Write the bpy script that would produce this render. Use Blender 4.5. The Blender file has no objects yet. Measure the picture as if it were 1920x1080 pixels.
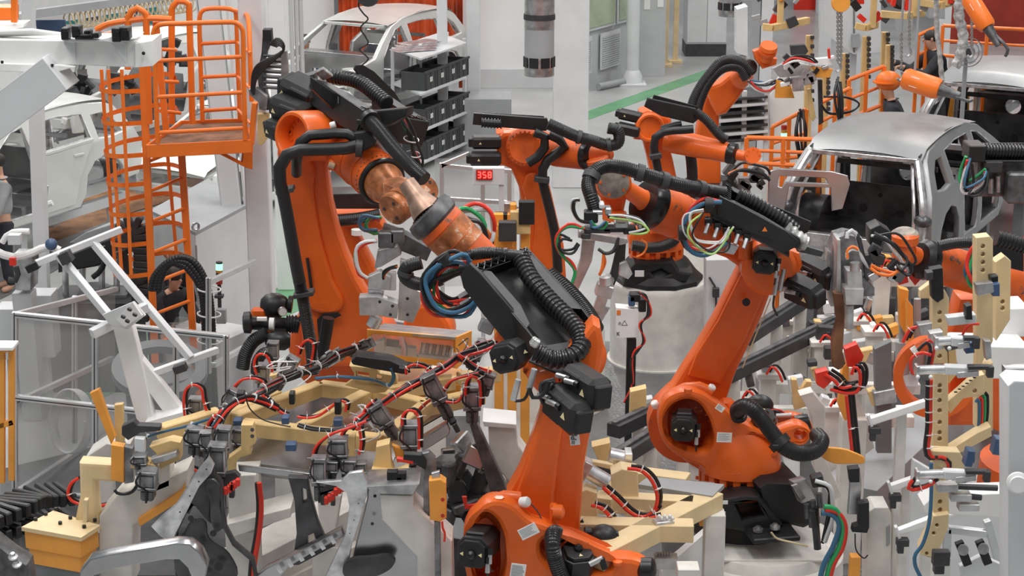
import bpy,bmesh,math,random
from mathutils import Vector,Matrix,Quaternion
R = math.radians
PI = math.pi
rnd = random.Random(7)
scene = bpy.context.scene
COL = scene.collection

# ------------------------------------------------------------------ camera, sky, light, exposure
F_PX = 3500.0
PITCH = R(16.0)
CAM = Vector((0,0,6.6))
cam_data = bpy.data.cameras.new('camera')
cam_data.sensor_width = 36.0
cam_data.lens = 36.0 * F_PX / 1920.0
cam_data.clip_end = 200
cam = bpy.data.objects.new('camera',cam_data)
COL.objects.link(cam)
cam.location = CAM
cam.rotation_euler = (R(90) - PITCH,0,0)
scene.camera = cam

world = bpy.data.worlds.new('hall_light')
scene.world = world
world.use_nodes = True
wn = world.node_tree
wn.nodes.clear()
w_out = wn.nodes.new('ShaderNodeOutputWorld')
w_bg = wn.nodes.new('ShaderNodeBackground')
w_tc = wn.nodes.new('ShaderNodeTexCoord')
w_sep = wn.nodes.new('ShaderNodeSeparateXYZ')
w_ramp = wn.nodes.new('ShaderNodeValToRGB')
wn.links.new(w_tc.outputs['Generated'],w_sep.inputs[0])
wn.links.new(w_sep.outputs['Z'],w_ramp.inputs[0])
el = w_ramp.color_ramp.elements
el[0].position = 0.0; el[0].color = (.30,.30,.31,1)
el[1].position = 1.0; el[1].color = (.95,.97,1.0,1)
e = w_ramp.color_ramp.elements.new(.25); e.color = (.42,.43,.44,1)
e = w_ramp.color_ramp.elements.new(.6); e.color = (.75,.77,.80,1)
wn.links.new(w_ramp.outputs[0],w_bg.inputs[0])
w_bg.inputs[1].default_value = 0.50
wn.links.new(w_bg.outputs[0],w_out.inputs[0])

def hall_lamp(x,y,z,sx,sy,power,col=(1,.98,.95),rot=(0,0,0)):
    ld = bpy.data.lights.new('ceiling_lamp','AREA')
    ld.shape = 'RECTANGLE'; ld.size = sx; ld.size_y = sy
    ld.energy = power; ld.color = col
    lo = bpy.data.objects.new('ceiling_lamp',ld)
    lo.location = (x,y,z); lo.rotation_euler = rot
    COL.objects.link(lo)
    return lo
# rows of high-bay strip lamps over the hall
for lx,ly in ((-6,9),(0,9),(6,9),(-6,18),(1,18),(8,18),(-9,27),(0,27),(9,27),(-10,37),(0,37),(10,37)):
    hall_lamp(lx,ly,12.5,1.6,5.0,330 if ly < 30 else 520)

scene.view_settings.view_transform = 'Standard'
scene.view_settings.look = 'None'
scene.view_settings.gamma = 1.0
scene.view_settings.use_curve_mapping = False
scene.view_settings.exposure = 0.28

# ------------------------------------------------------------------ pixel of the photograph -> ray
CT,ST = math.cos(PITCH),math.sin(PITCH)
def ray(x,y):
    u,v = x - 960.0,540.0 - y
    return Vector((u,F_PX * CT + v * ST,-F_PX * ST + v * CT))
def P(x,y,Y):
    d = ray(x,y); return CAM + d * (Y / d.y)
def G(x,y,z=0.0):
    d = ray(x,y); return CAM + d * ((z - CAM.z) / d.z)
def mpp(x,y,Y):
    return Y / ray(x,y).y
class Pl:
    """a plane in the place: through the point seen at x,y at distance Y, turned by yaw / tilted"""
    def __init__(s,x,y,Y,yaw=0.0,tilt=0.0):
        s.o = P(x,y,Y)
        rot = Matrix.Rotation(R(yaw),3,'Z') @ Matrix.Rotation(R(tilt),3,'X')
        s.u = rot @ Vector((1,0,0)); s.n = rot @ Vector((0,-1,0)); s.v = rot @ Vector((0,0,1))
    def pt(s,x,y):
        d = ray(x,y); t = (s.o - CAM).dot(s.n) / d.dot(s.n)
        return CAM + d * t
    def uv(s,x,y):
        q = s.pt(x,y) - s.o
        return (q.dot(s.u),q.dot(s.v))
    def at(s,u,v,w=0.0):
        return s.o + s.u * u + s.v * v + s.n * w

# ------------------------------------------------------------------ materials
MATS = {}
def mat(name,col,rough=.5,metal=0.0,var=.06,vs=3.0,bump=0.0,bs=60.0,emit=None,alpha=None,trans=0,stain=None,spec=None,coat=0):
    m = bpy.data.materials.new(name); m.use_nodes = True
    nt = m.node_tree; b = nt.nodes['Principled BSDF']
    b.inputs['Roughness'].default_value = rough
    b.inputs['Metallic'].default_value = metal
    if spec is not None:b.inputs['Specular IOR Level'].default_value = spec
    if coat:b.inputs['Coat Weight'].default_value = coat
    c = (col[0],col[1],col[2],1)
    tc = nt.nodes.new('ShaderNodeTexCoord')
    if var or stain:
        n = nt.nodes.new('ShaderNodeTexNoise'); n.inputs['Scale'].default_value = vs; n.inputs['Detail'].default_value = 6
        nt.links.new(tc.outputs['Object'],n.inputs['Vector'])
        rp = nt.nodes.new('ShaderNodeValToRGB')
        k0,k1 = 1 - var * 2.2,1 + var
        rp.color_ramp.elements[0].position = .3; rp.color_ramp.elements[0].color = tuple(min(1,x * k0) for x in col) + (1,)
        rp.color_ramp.elements[1].position = .65; rp.color_ramp.elements[1].color = tuple(min(1,x * k1) for x in col) + (1,)
        nt.links.new(n.outputs['Fac'],rp.inputs[0])
        outc = rp.outputs[0]
        if stain:
            n2 = nt.nodes.new('ShaderNodeTexNoise'); n2.inputs['Scale'].default_value = stain[2]; n2.inputs['Detail'].default_value = 9
            n2.inputs['Roughness'].default_value = .68
            nt.links.new(tc.outputs['Object'],n2.inputs['Vector'])
            r2 = nt.nodes.new('ShaderNodeValToRGB')
            r2.color_ramp.elements[0].position = stain[1]; r2.color_ramp.elements[0].color = (0,0,0,1)
            r2.color_ramp.elements[1].position = min(1,stain[1] + .06); r2.color_ramp.elements[1].color = (1,1,1,1)
            nt.links.new(n2.outputs['Fac'],r2.inputs[0])
            mx = nt.nodes.new('ShaderNodeMix'); mx.data_type = 'RGBA'
            nt.links.new(r2.outputs[0],mx.inputs['Factor'])
            nt.links.new(outc,mx.inputs['A']); mx.inputs['B'].default_value = tuple(stain[0]) + (1,)
            outc = mx.outputs['Result']
        nt.links.new(outc,b.inputs['Base Color'])
    else:
        b.inputs['Base Color'].default_value = c
    if bump:
        n3 = nt.nodes.new('ShaderNodeTexNoise'); n3.inputs['Scale'].default_value = bs
        nt.links.new(tc.outputs['Object'],n3.inputs['Vector'])
        bp = nt.nodes.new('ShaderNodeBump'); bp.inputs['Strength'].default_value = bump; bp.inputs['Distance'].default_value = .01
        nt.links.new(n3.outputs['Fac'],bp.inputs['Height']); nt.links.new(bp.outputs[0],b.inputs['Normal'])
    if emit:
        b.inputs['Emission Color'].default_value = tuple(emit[:3]) + (1,); b.inputs['Emission Strength'].default_value = emit[3]
    if alpha is not None:b.inputs['Alpha'].default_value = alpha
    if trans:b.inputs['Transmission Weight'].default_value = trans
    MATS[name] = m
    return m
mat('orange',(.82,.135,.012),.42,var=.07,vs=2.2,coat=.15)
mat('orange_dirty',(.74,.118,.012),.48,var=.12,vs=5,stain=((.12,.085,.065),.60,7),bump=.05)
mat('patina',(.50,.17,.06),.36,.3,var=.3,vs=9,stain=((.72,.50,.36),.57,8),bump=.1)
mat('disc_grey',(.34,.30,.26),.5,.4,var=.25,vs=14,stain=((.55,.16,.04),.60,8))
mat('cone_metal',(.42,.27,.20),.42,.6,var=.2,vs=10)
mat('rail_orange',(.88,.190,.018),.38,var=.05)
mat('amber',(.86,.36,.055),.45,var=.07)
mat('cream',(.72,.50,.22),.5,var=.06,vs=5,stain=((.45,.33,.18),.68,9))
mat('cream_pale',(.78,.60,.34),.5,var=.05,vs=5)
mat('black',(.012,.012,.013),.5,var=.15,vs=20)
mat('black_gloss',(.010,.010,.011),.28,var=.1)
mat('black_plastic',(.016,.016,.017),.42,var=.2,vs=6,bump=.03,bs=200)
mat('hose_black',(.014,.014,.015),.40,var=.1)
mat('hose_ridge',(.020,.020,.022),.30,var=.1)
mat('tray_floor',(.05,.05,.052),.34,.2,var=.3,vs=3,stain=((.20,.20,.20),.63,3.2))
mat('charcoal',(.042,.042,.045),.5,var=.15,vs=8)
mat('dark_steel',(.13,.13,.135),.40,.5,var=.25,vs=10)
mat('blued_steel',(.27,.27,.28),.38,.6,var=.25,vs=12)
mat('steel',(.52,.52,.53),.32,.85,var=.2,vs=9)
mat('bright_steel',(.74,.74,.75),.30,.85,var=.22,vs=9)
mat('cast_alu',(.62,.62,.62),.42,.7,var=.15,vs=8)
mat('alu_profile',(.66,.67,.68),.35,.8,var=.05)
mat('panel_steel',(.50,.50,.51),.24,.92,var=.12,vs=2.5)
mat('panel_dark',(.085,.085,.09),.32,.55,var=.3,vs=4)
mat('body_grey',(.36,.365,.37),.42,.55,var=.06,vs=2)
mat('body_silver',(.74,.75,.72),.35,.45,var=.05,vs=2)
mat('body_white',(.80,.81,.78),.40,.15,var=.04,vs=2)
mat('white',(.86,.86,.85),.45,var=.03,vs=3)
mat('white_worn',(.74,.72,.67),.55,var=.08,vs=5,stain=((.38,.30,.22),.66,6))
mat('white_column',(.70,.71,.72),.5,var=.05,vs=2)
mat('wall_white',(.88,.88,.87),.6,var=.02,vs=1)
mat('grey_paint',(.52,.53,.54),.45,var=.04,vs=2)
mat('grey_light',(.64,.65,.66),.45,var=.04,vs=2)
mat('grey_mid',(.34,.35,.36),.5,var=.06,vs=2)
mat('grey_dark',(.17,.175,.18),.5,var=.1,vs=3)
mat('red',(.70,.030,.012),.4,var=.06)
mat('red_hose',(.78,.040,.020),.35,var=0)
mat('orange_cable',(.90,.20,.03),.4,var=0)
mat('blue_hose',(.045,.15,.26),.35,var=0)
mat('green_hose',(.03,.36,.12),.35,var=0)
mat('white_hose',(.80,.80,.78),.4,var=0)
mat('yellow_green',(.45,.70,.20),.4,var=0)
mat('blue_part',(.055,.10,.20),.4,var=.1)
mat('beige_coil',(.62,.50,.32),.5,var=.1)
mat('teal',(.02,.22,.22),.5,var=.1)
mat('navy_panel',(.035,.065,.13),.4,var=.1)
mat('label_white',(.84,.84,.82),.5,var=0)
mat('label_print',(.10,.10,.11),.5,var=0)
mat('sticker_orange',(.85,.22,.03),.5,var=0)
mat('warn_yellow',(.88,.76,.42),.5,var=0)
mat('skin',(.55,.30,.20),.5,var=.05)
mat('hair',(.02,.018,.016),.6,var=.1)
mat('cloth_dark',(.022,.024,.030),.8,var=.2,vs=8)
mat('cloth_blue',(.06,.12,.25),.8,var=.2)
mat('cloth_grey',(.35,.35,.36),.8,var=.2)
mat('rust_floor',(.34,.17,.08),.7,var=.25,vs=3)
mat('chain',(.42,.41,.39),.4,.8,var=.1)
mat('film_grey',(.55,.55,.54),.3,.3,var=.3,vs=14,bump=.6,bs=40)
mat('led_red',(.5,.02,.02),.4,var=0,emit=(1,.06,.05,3.0))
mat('led_green',(.05,.5,.15),.4,var=0,emit=(.25,1,.45,2.0))
mat('led_amber',(.5,.2,.02),.4,var=0,emit=(1,.5,.12,1.6))
mat('screen_blue',(.3,.34,.5),.3,var=0,emit=(.65,.7,1,.8))
mat('lamp_lens_red',(.35,.02,.015),.25,var=0)
mat('lamp_lens_amber',(.55,.22,.03),.25,var=0)
mat('window_green',(.42,.50,.36),.25,var=.12,vs=1.5)
mat('bin_grey',(.055,.057,.06),.5,var=.1)
mat('cardboard',(.62,.50,.33),.7,var=.06)

def clear_mat(name,col,fac,rough=.08):
    m = bpy.data.materials.new(name); m.use_nodes = True
    nt = m.node_tree; nt.nodes.clear()
    o = nt.nodes.new('ShaderNodeOutputMaterial'); t = nt.nodes.new('ShaderNodeBsdfTransparent'); g = nt.nodes.new('ShaderNodeBsdfPrincipled')
    g.inputs['Base Color'].default_value = tuple(col) + (1,); g.inputs['Roughness'].default_value = rough
    tc = nt.nodes.new('ShaderNodeTexCoord'); n = nt.nodes.new('ShaderNodeTexNoise'); n.inputs['Scale'].default_value = 1.3
    nt.links.new(tc.outputs['Object'],n.inputs['Vector'])
    mr = nt.nodes.new('ShaderNodeMapRange'); mr.inputs['To Min'].default_value = fac * .6; mr.inputs['To Max'].default_value = fac * 1.4
    nt.links.new(n.outputs['Fac'],mr.inputs['Value'])
    x = nt.nodes.new('ShaderNodeMixShader')
    nt.links.new(mr.outputs[0],x.inputs[0]); nt.links.new(t.outputs[0],x.inputs[1]); nt.links.new(g.outputs[0],x.inputs[2]); nt.links.new(x.outputs[0],o.inputs[0])
    MATS[name] = m
clear_mat('plexi',(.50,.51,.51),.20)
clear_mat('plexi_clear',(.75,.75,.72),.22)

def striped_mat(name,ca,cb,scale,axis=0,width=.5,rough=.5,metal=0):
    m = bpy.data.materials.new(name); m.use_nodes = True
    nt = m.node_tree; b = nt.nodes['Principled BSDF']; b.inputs['Roughness'].default_value = rough; b.inputs['Metallic'].default_value = metal
    tc = nt.nodes.new('ShaderNodeTexCoord'); s = nt.nodes.new('ShaderNodeSeparateXYZ')
    nt.links.new(tc.outputs['Object'],s.inputs[0])
    a = nt.nodes.new('ShaderNodeMath'); a.operation = 'MULTIPLY'; a.inputs[1].default_value = scale
    nt.links.new(s.outputs[axis],a.inputs[0])
    f = nt.nodes.new('ShaderNodeMath'); f.operation = 'FRACT'; nt.links.new(a.outputs[0],f.inputs[0])
    g = nt.nodes.new('ShaderNodeMath'); g.operation = 'GREATER_THAN'; g.inputs[1].default_value = width; nt.links.new(f.outputs[0],g.inputs[0])
    mx = nt.nodes.new('ShaderNodeMix'); mx.data_type = 'RGBA'
    nt.links.new(g.outputs[0],mx.inputs['Factor']); mx.inputs['A'].default_value = tuple(ca) + (1,); mx.inputs['B'].default_value = tuple(cb) + (1,)
    nt.links.new(mx.outputs['Result'],b.inputs['Base Color'])
    MATS[name] = m

# ------------------------------------------------------------------ mesh builder
def frame(d,up=Vector((0,0,1))):
    d = Vector(d).normalized(); up = Vector(up)
    s = d.cross(up)
    if s.length < 1e-4:s = d.cross(Vector((0,1,0)))
    s.normalize(); t = s.cross(d)
    return d,s,t
def smooth_path(pts,step):
    pts = [Vector(p) for p in pts]
    if len(pts) < 3:
        n = max(2,int((pts[1] - pts[0]).length / step)); return [pts[0].lerp(pts[1],i / n) for i in range(n + 1)]
    q = [2 * pts[0] - pts[1]] + pts + [2 * pts[-1] - pts[-2]]
    dense = []
    for i in range(1,len(q) - 2):
        a,b,c,d = q[i - 1],q[i],q[i + 1],q[i + 2]
        n = 14
        for k in range(n):
            t = k / n
            dense.append(.5 * ((2 * b) + (c - a) * t + (2 * a - 5 * b + 4 * c - d) * t * t + (3 * b - a - 3 * c + d) * t ** 3))
    dense.append(pts[-1])
    L = [0]
    for i in range(1,len(dense)):L.append(L[-1] + (dense[i] - dense[i - 1]).length)
    n = max(3,int(L[-1] / step)); out = []; j = 0
    for i in range(n + 1):
        t = L[-1] * i / n
        while j < len(L) - 2 and L[j + 1] < t:j += 1
        w = (t - L[j]) / max(1e-9,L[j + 1] - L[j])
        out.append(dense[j].lerp(dense[j + 1],min(1,w)))
    return out
class MB:
    def __init__(s):s.v = []; s.f = []; s.mi = []; s.cur = 0; s.mats = []
    def mat(s,name):
        if name not in s.mats:s.mats.append(name)
        s.cur = s.mats.index(name); return s
    def add(s,vs,fs):
        o = len(s.v); s.v.extend(vs)
        for f in fs:s.f.append([i + o for i in f]); s.mi.append(s.cur)
        return s
    def box(s,c,size,rot=None,ch=.004):
        c = Vector(c); hx,hy,hz = [d / 2 for d in size]; ch = min(ch,hx * .45,hy * .45,hz * .45)
        rot = rot or Matrix.Identity(3)
        vs = []; idx = {}
        for sx in (-1,1):
            for sy in (-1,1):
                for sz in (-1,1):
                    for a in range(3):
                        p = [sx * (hx - (ch if a != 0 else 0)),sy * (hy - (ch if a != 1 else 0)),sz * (hz - (ch if a != 2 else 0))]
                        idx[(sx,sy,sz,a)] = len(vs); vs.append(c + rot @ Vector(p))
        fs = []
        for a in range(3):
            for sg in (-1,1):
                o = [i for i in range(3) if i != a]; q = []
                for (m_,n_) in ((-1,-1),(1,-1),(1,1),(-1,1)):
                    k = [0,0,0]; k[a] = sg; k[o[0]] = m_; k[o[1]] = n_; q.append(idx[(k[0],k[1],k[2],a)])
                fl = (sg > 0) ^ (a == 1)
                fs.append(q if fl else q[::-1])
        for a in range(3):
            o = [i for i in range(3) if i != a]
            for m_ in (-1,1):
                for n_ in (-1,1):
                    k = [0,0,0]; k[o[0]] = m_; k[o[1]] = n_
                    k0 = list(k); k0[a] = -1; k1 = list(k); k1[a] = 1
                    q = [idx[tuple(k0) + (o[0],)],idx[tuple(k1) + (o[0],)],idx[tuple(k1) + (o[1],)],idx[tuple(k0) + (o[1],)]]
                    fl = (m_ * n_ > 0) ^ (a == 1)
                    fs.append(q[::-1] if fl else q)
        for sx in (-1,1):
            for sy in (-1,1):
                for sz in (-1,1):
                    q = [idx[(sx,sy,sz,a)] for a in range(3)]
                    fs.append(q if sx * sy * sz > 0 else q[::-1])
        return s.add(vs,fs)
    def beam(s,p0,p1,w,h,up=(0,0,1),ch=.004,ext=0.0):
        p0 = Vector(p0); p1 = Vector(p1); d,sd,t = frame(p1 - p0,up)
        rot = Matrix((sd,d,t)).transposed()
        return s.box((p0 + p1) / 2,(w,(p1 - p0).length + ext,h),rot,ch)
    def cyl(s,p0,p1,r0,r1=None,n=20,cap=True,ch=0.0):
        p0 = Vector(p0); p1 = Vector(p1); r1 = r0 if r1 is None else r1
        L = (p1 - p0).length
        prof = [(0,r0),(L,r1)]
        if ch:prof = [(0,r0 - ch),(ch,r0),(L - ch,r1),(L,r1 - ch)]
        return s.lathe(p0,p1 - p0,prof,n,cap)
    def lathe(s,p0,axis,prof,n=24,cap=True,sx=1.0,sy=1.0,up=(0,0,1)):
        p0 = Vector(p0); d,a,b = frame(axis,up)
        vs = []
        for t,r in prof:
            for k in range(n):
                an = 2 * PI * k / n
                vs.append(p0 + d * t + a * (math.cos(an) * r * sx) + b * (math.sin(an) * r * sy))
        fs = []
        for i in range(len(prof) - 1):
            for k in range(n):
                k2 = (k + 1) % n
                fs.append([i * n + k,i * n + k2,(i + 1) * n + k2,(i + 1) * n + k])
        if cap:
            fs.append(list(range(n))[::-1]); fs.append([(len(prof) - 1) * n + k for k in range(n)])
        return s.add(vs,fs)
    def ring(s,c,axis,ro,ri,h,n=28):
        prof = [(0,ri),(0,ro),(h,ro),(h,ri),(0,ri)]
        return s.lathe(c,axis,prof,n,cap=False)
    def sphere(s,c,r,n=16,m=10,rot=None):
        if not hasattr(r,'__len__'):r = (r,r,r)
        c = Vector(c); rot = rot or Matrix.Identity(3)
        vs = [c + rot @ Vector((0,0,-r[2]))]
        for i in range(1,m):
            th = PI * i / m
            for k in range(n):
                an = 2 * PI * k / n
                vs.append(c + rot @ Vector((r[0] * math.sin(th) * math.cos(an),r[1] * math.sin(th) * math.sin(an),-r[2] * math.cos(th))))
        vs.append(c + rot @ Vector((0,0,r[2])))
        fs = []
        for k in range(n):fs.append([0,1 + (k + 1) % n,1 + k])
        for i in range(m - 2):
            for k in range(n):
                a = 1 + i * n; k2 = (k + 1) % n
                fs.append([a + k,a + k2,a + n + k2,a + n + k])
        a = 1 + (m - 2) * n; top = len(vs) - 1
        for k in range(n):fs.append([a + k,a + (k + 1) % n,top])
        return s.add(vs,fs)
    def sweep(s,path,radf,n=8,cap=True,closed=False):
        vs = []; m = len(path); prev = None
        for i,p in enumerate(path):
            if closed:d = (path[(i + 1) % m] - path[i - 1])
            else:d = path[min(i + 1,m - 1)] - path[max(i - 1,0)]
            if d.length < 1e-9:d = Vector((0,0,1))
            d.normalize()
            if prev is None:
                _,a,b = frame(d)
            else:
                a = prev - d * prev.dot(d)
                if a.length < 1e-6:_,a,b = frame(d)
                a.normalize(); b = a.cross(d)
            prev = a; r = radf(i) if callable(radf) else radf
            for k in range(n):
                an = 2 * PI * k / n
                vs.append(p + a * (math.cos(an) * r) + b * (math.sin(an) * r))
        fs = []
        for i in range(m if closed else m - 1):
            j = (i + 1) % m
            for k in range(n):
                k2 = (k + 1) % n
                fs.append([i * n + k,j * n + k,j * n + k2,i * n + k2])
        if cap and not closed:
            fs.append(list(range(n))); fs.append([(m - 1) * n + k for k in range(n)][::-1])
        return s.add(vs,fs)
    def tube(s,pts,r,n=8,step=None,smooth=True,closed=False):
        pts = [Vector(p) for p in pts]
        path = smooth_path(pts,step or max(r * 2.2,.012)) if (smooth and not closed) else pts
        return s.sweep(path,r,n,closed=closed)
    def hose(s,pts,r,pitch=.012,depth=.14,n=14):
        path = smooth_path(pts,pitch / 4)
        rr = [1,1,1 - depth,1 - depth]
        return s.sweep(path,lambda i:r * rr[i % 4],n)
    def slab(s,pl,outline,thick,bev=.01,holes=(),smooth=(),w=0.0,flip=False,res=4):
        """closed outline (pixels on plane pl, or (u,v) if pl.raw) -> solid of real thickness behind the plane"""
        cu = bpy.data.curves.new('tmp','CURVE'); cu.dimensions = '2D'; cu.fill_mode = 'BOTH'
        bev = min(bev,thick * .45)
        cu.extrude = thick / 2 - bev; cu.bevel_depth = bev; cu.offset = -bev; cu.bevel_resolution = 1; cu.resolution_u = res
        loops = [(outline,'o' in smooth)] + [(h,'h' in smooth) for h in holes]
        for lp,sm in loops:
            pts = [pl.uv(*p) for p in lp]
            if sm:
                sp = cu.splines.new('BEZIER'); sp.bezier_points.add(len(pts) - 1)
                for bp,q in zip(sp.bezier_points,pts):
                    bp.co = (q[0],q[1],0); bp.handle_left_type = bp.handle_right_type = 'AUTO'
            else:
                sp = cu.splines.new('POLY'); sp.points.add(len(pts) - 1)
                for bp,q in zip(sp.points,pts):bp.co = (q[0],q[1],0,1)
            sp.use_cyclic_u = True
        ob = bpy.data.objects.new('tmp',cu)
        me = ob.to_mesh()
        vs = [pl.o + pl.u * v.co.x + pl.v * v.co.y + pl.n * (v.co.z - thick / 2 + w) for v in me.vertices]
        fs = [list(p.vertices) for p in me.polygons]
        ob.to_mesh_clear(); bpy.data.objects.remove(ob); bpy.data.curves.remove(cu)
        return s.add(vs,fs)
    def grid(s,rows,close_u=False):
        m = len(rows[0]); vs = [p for r in rows for p in r]; fs = []
        for i in range(len(rows) - 1):
            for k in range(m if close_u else m - 1):
                k2 = (k + 1) % m
                fs.append([i * m + k,i * m + k2,(i + 1) * m + k2,(i + 1) * m + k])
        return s.add(vs,fs)
    def bolts(s,c,axis,rad,n,r=.008,h=.006,a0=0,a1=360):
        d,a,b = frame(axis)
        for k in range(n):
            an = R(a0 + (a1 - a0) * k / n)
            p = Vector(c) + a * (math.cos(an) * rad) + b * (math.sin(an) * rad)
            s.cyl(p,p + d * h,r,n=6)
        return s
    def bolt_at(s,p,d,r=.01,h=.012):
        d = Vector(d).normalized(); return s.cyl(Vector(p),Vector(p) + d * h,r,n=6)
    def text(s,body,o,u,v,h,mat='label_print',font_bold=0.0,ext=.0015,align='CENTER',shear=0):
        cu = bpy.data.curves.new('tmp','FONT'); cu.body = body; cu.size = h; cu.extrude = ext; cu.offset = font_bold
        cu.align_x = align; cu.align_y = 'CENTER'; cu.resolution_u = 2
        ob = bpy.data.objects.new('tmp',cu); me = ob.to_mesh(); s.mat(mat)
        u = Vector(u).normalized(); v = Vector(v).normalized(); n = u.cross(v)
        if me:
            s.add([Vector(o) + u * q.co.x + v * q.co.y + n * q.co.z for q in me.vertices],[list(p.vertices) for p in me.polygons])
            ob.to_mesh_clear()
        bpy.data.objects.remove(ob); bpy.data.curves.remove(cu)
        return s

WORLD = {}
def nice(name):return name
def wpos(o):
    return WORLD.get(o.as_pointer(),Vector((0,0,0)))
def build(name,mb,material=None,parent=None,label=None,cat=None,group=None,kind=None,angle=35):
    me = bpy.data.meshes.new(name)
    if not mb.mats:
        mb.mats = [material or 'white']
    elif material and mb.mats and material not in mb.mats:
        pass
    if parent is None:
        xs = [v[0] for v in mb.v]; ys = [v[1] for v in mb.v]; zs = [v[2] for v in mb.v]
        org = Vector(((min(xs) + max(xs)) / 2,(min(ys) + max(ys)) / 2,min(zs)))
    else:
        xs = [v[0] for v in mb.v]; ys = [v[1] for v in mb.v]; zs = [v[2] for v in mb.v]
        org = Vector(((min(xs) + max(xs)) / 2,(min(ys) + max(ys)) / 2,(min(zs) + max(zs)) / 2))
    me.from_pydata([tuple(Vector(v) - org) for v in mb.v],[],mb.f)
    for m in mb.mats:me.materials.append(MATS[m])
    if len(mb.mats) > 1:me.polygons.foreach_set('material_index',mb.mi)
    me.polygons.foreach_set('use_smooth',[True] * len(me.polygons))
    me.update()
    bm = bmesh.new(); bm.from_mesh(me); bmesh.ops.recalc_face_normals(bm,faces=bm.faces); bm.to_mesh(me); bm.free()
    try:me.set_sharp_from_angle(angle=R(angle))
    except Exception:pass
    o = bpy.data.objects.new(name,me); COL.objects.link(o)
    if parent is not None:
        o.parent = parent; o.location = org - wpos(parent)
    else:o.location = org
    WORLD[o.as_pointer()] = org
    if label:o['label'] = label
    if cat:o['category'] = cat
    if group:o['group'] = group
    if kind:o['kind'] = kind
    return o
def part(name,mb,material,parent,label=None,kind=None):
    if not mb.mats:mb.mats = [material]
    return build(name,mb,material,parent,label=label,kind=kind)
def single(name,mb,material,label,cat,group=None,kind=None):
    if not mb.mats:mb.mats = [material]
    return build(name,mb,material,None,label,cat,group,kind)
def struct(name,mb,material,parent=None):
    if not mb.mats:mb.mats = [material]
    return build(name,mb,material,parent,kind=None if parent else 'structure')
def thing(name,loc,label,cat,group=None,kind=None):
    o = bpy.data.objects.new(name,None); o.empty_display_size = .1; COL.objects.link(o)
    o.location = Vector(loc); WORLD[o.as_pointer()] = Vector(loc)
    if label:o['label'] = label
    if cat:o['category'] = cat
    if group:o['group'] = group
    if kind:o['kind'] = kind
    return o
def copy_tree(o,parent=None,loc=None,rotz=None,label=None,scale=None):
    c = o.copy(); COL.objects.link(c)
    if parent is not None:c.parent = parent
    if loc is not None:c.location = Vector(loc); WORLD[c.as_pointer()] = Vector(loc)
    if rotz is not None:c.rotation_euler = (0,0,rotz)
    if scale is not None:c.scale = (scale,) * 3
    if label:c['label'] = label
    for ch in list(o.children):copy_tree(ch,c)
    return c
def mix(a,b,t):return Vector(a).lerp(Vector(b),t)
def jit(p,a):return Vector(p) + Vector((rnd.uniform(-a,a),rnd.uniform(-a,a),rnd.uniform(-a,a)))
def PP(Y,*xy):
    """list of pixels at one distance; entries may carry their own distance as a third value"""
    return [P(q[0],q[1],q[2] if len(q) > 2 else Y) for q in xy]
def cable_ties(mb,path_pts,r,n,mat_='white_hose',spike=.03):
    path = smooth_path(path_pts,.02); mb.mat(mat_)
    for i in range(n):
        k = int((i + .5) * len(path) / n); k = min(k,len(path) - 2)
        d,a,b = frame(path[k + 1] - path[k])
        mb.cyl(path[k] - d * .003,path[k] + d * .003,r,n=8)
        if spike:mb.beam(path[k] + b * r * .8,path[k] + b * (r + spike) + a * spike * .4,.003,.003,ch=0)
# ------------------------------------------------------------------ the hall
HA = Vector((0.42,0.9075,0)).normalized()
HB = Vector((HA.y,-HA.x,0))
m = MB().box((0,30,-.05),(80,64,.1),ch=0)
mat('floor_concrete',(.40,.405,.40),.28,var=.10,vs=.8,stain=((.36,.36,.35),.62,1.6))
struct('floor',m,'floor_concrete')
def floor_patch(name,px,material,z=.004,th=.004,kind=True,label=None,cat=None):
    pts = [G(x,y,z) for x,y in px]
    vs = pts + [p - Vector((0,0,th)) for p in pts]; n = len(pts)
    mb = MB(); mb.add(vs,[list(range(n)),list(range(n,2 * n))[::-1]] + [[i,(i + 1) % n,n + (i + 1) % n,n + i] for i in range(n)])
    return struct(name,mb,material)
mat('floor_green',(.12,.33,.16),.35,var=.12,vs=1.5)
mat('floor_dark',(.085,.087,.09),.45,.3,var=.3,vs=2)
mat('floor_tread',(.24,.245,.25),.4,.6,var=.15,vs=2,bump=.9,bs=28)
floor_patch('trim_1',[(1085,214),(1360,118),(1362,132),(1085,231)],'floor_green')
floor_patch('trim_2',[(40,700),(640,500),(700,520),(160,760)],'floor_green')
floor_patch('trim_3',[(1120,640),(1400,640),(1480,900),(1500,1079),(900,1079),(1040,760)],'floor_tread',.012,.008)
floor_patch('trim_4',[(1500,560),(1890,560),(1890,840),(1700,990),(1560,1079),(1500,1079)],'floor_dark',.016,.008)
floor_patch('trim_5',[(1560,1079),(1700,960),(1860,900),(1919,1079)],'floor_tread',.024,.008)
floor_patch('trim_6',[(0,880),(420,780),(900,780),(900,1079),(0,1079)],'floor_dark',.008,.006)
# dirty brown pit beside the left line, and its white kerb
floor_patch('trim_7',[(80,400),(400,290),(470,300),(470,330),(240,400),(60,470)],'rust_floor',.010,.006)
floor_patch('trim_8',[(60,470),(240,400),(250,420),(80,520),(0,560),(0,500)],'floor_tread',.014,.006)

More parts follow.
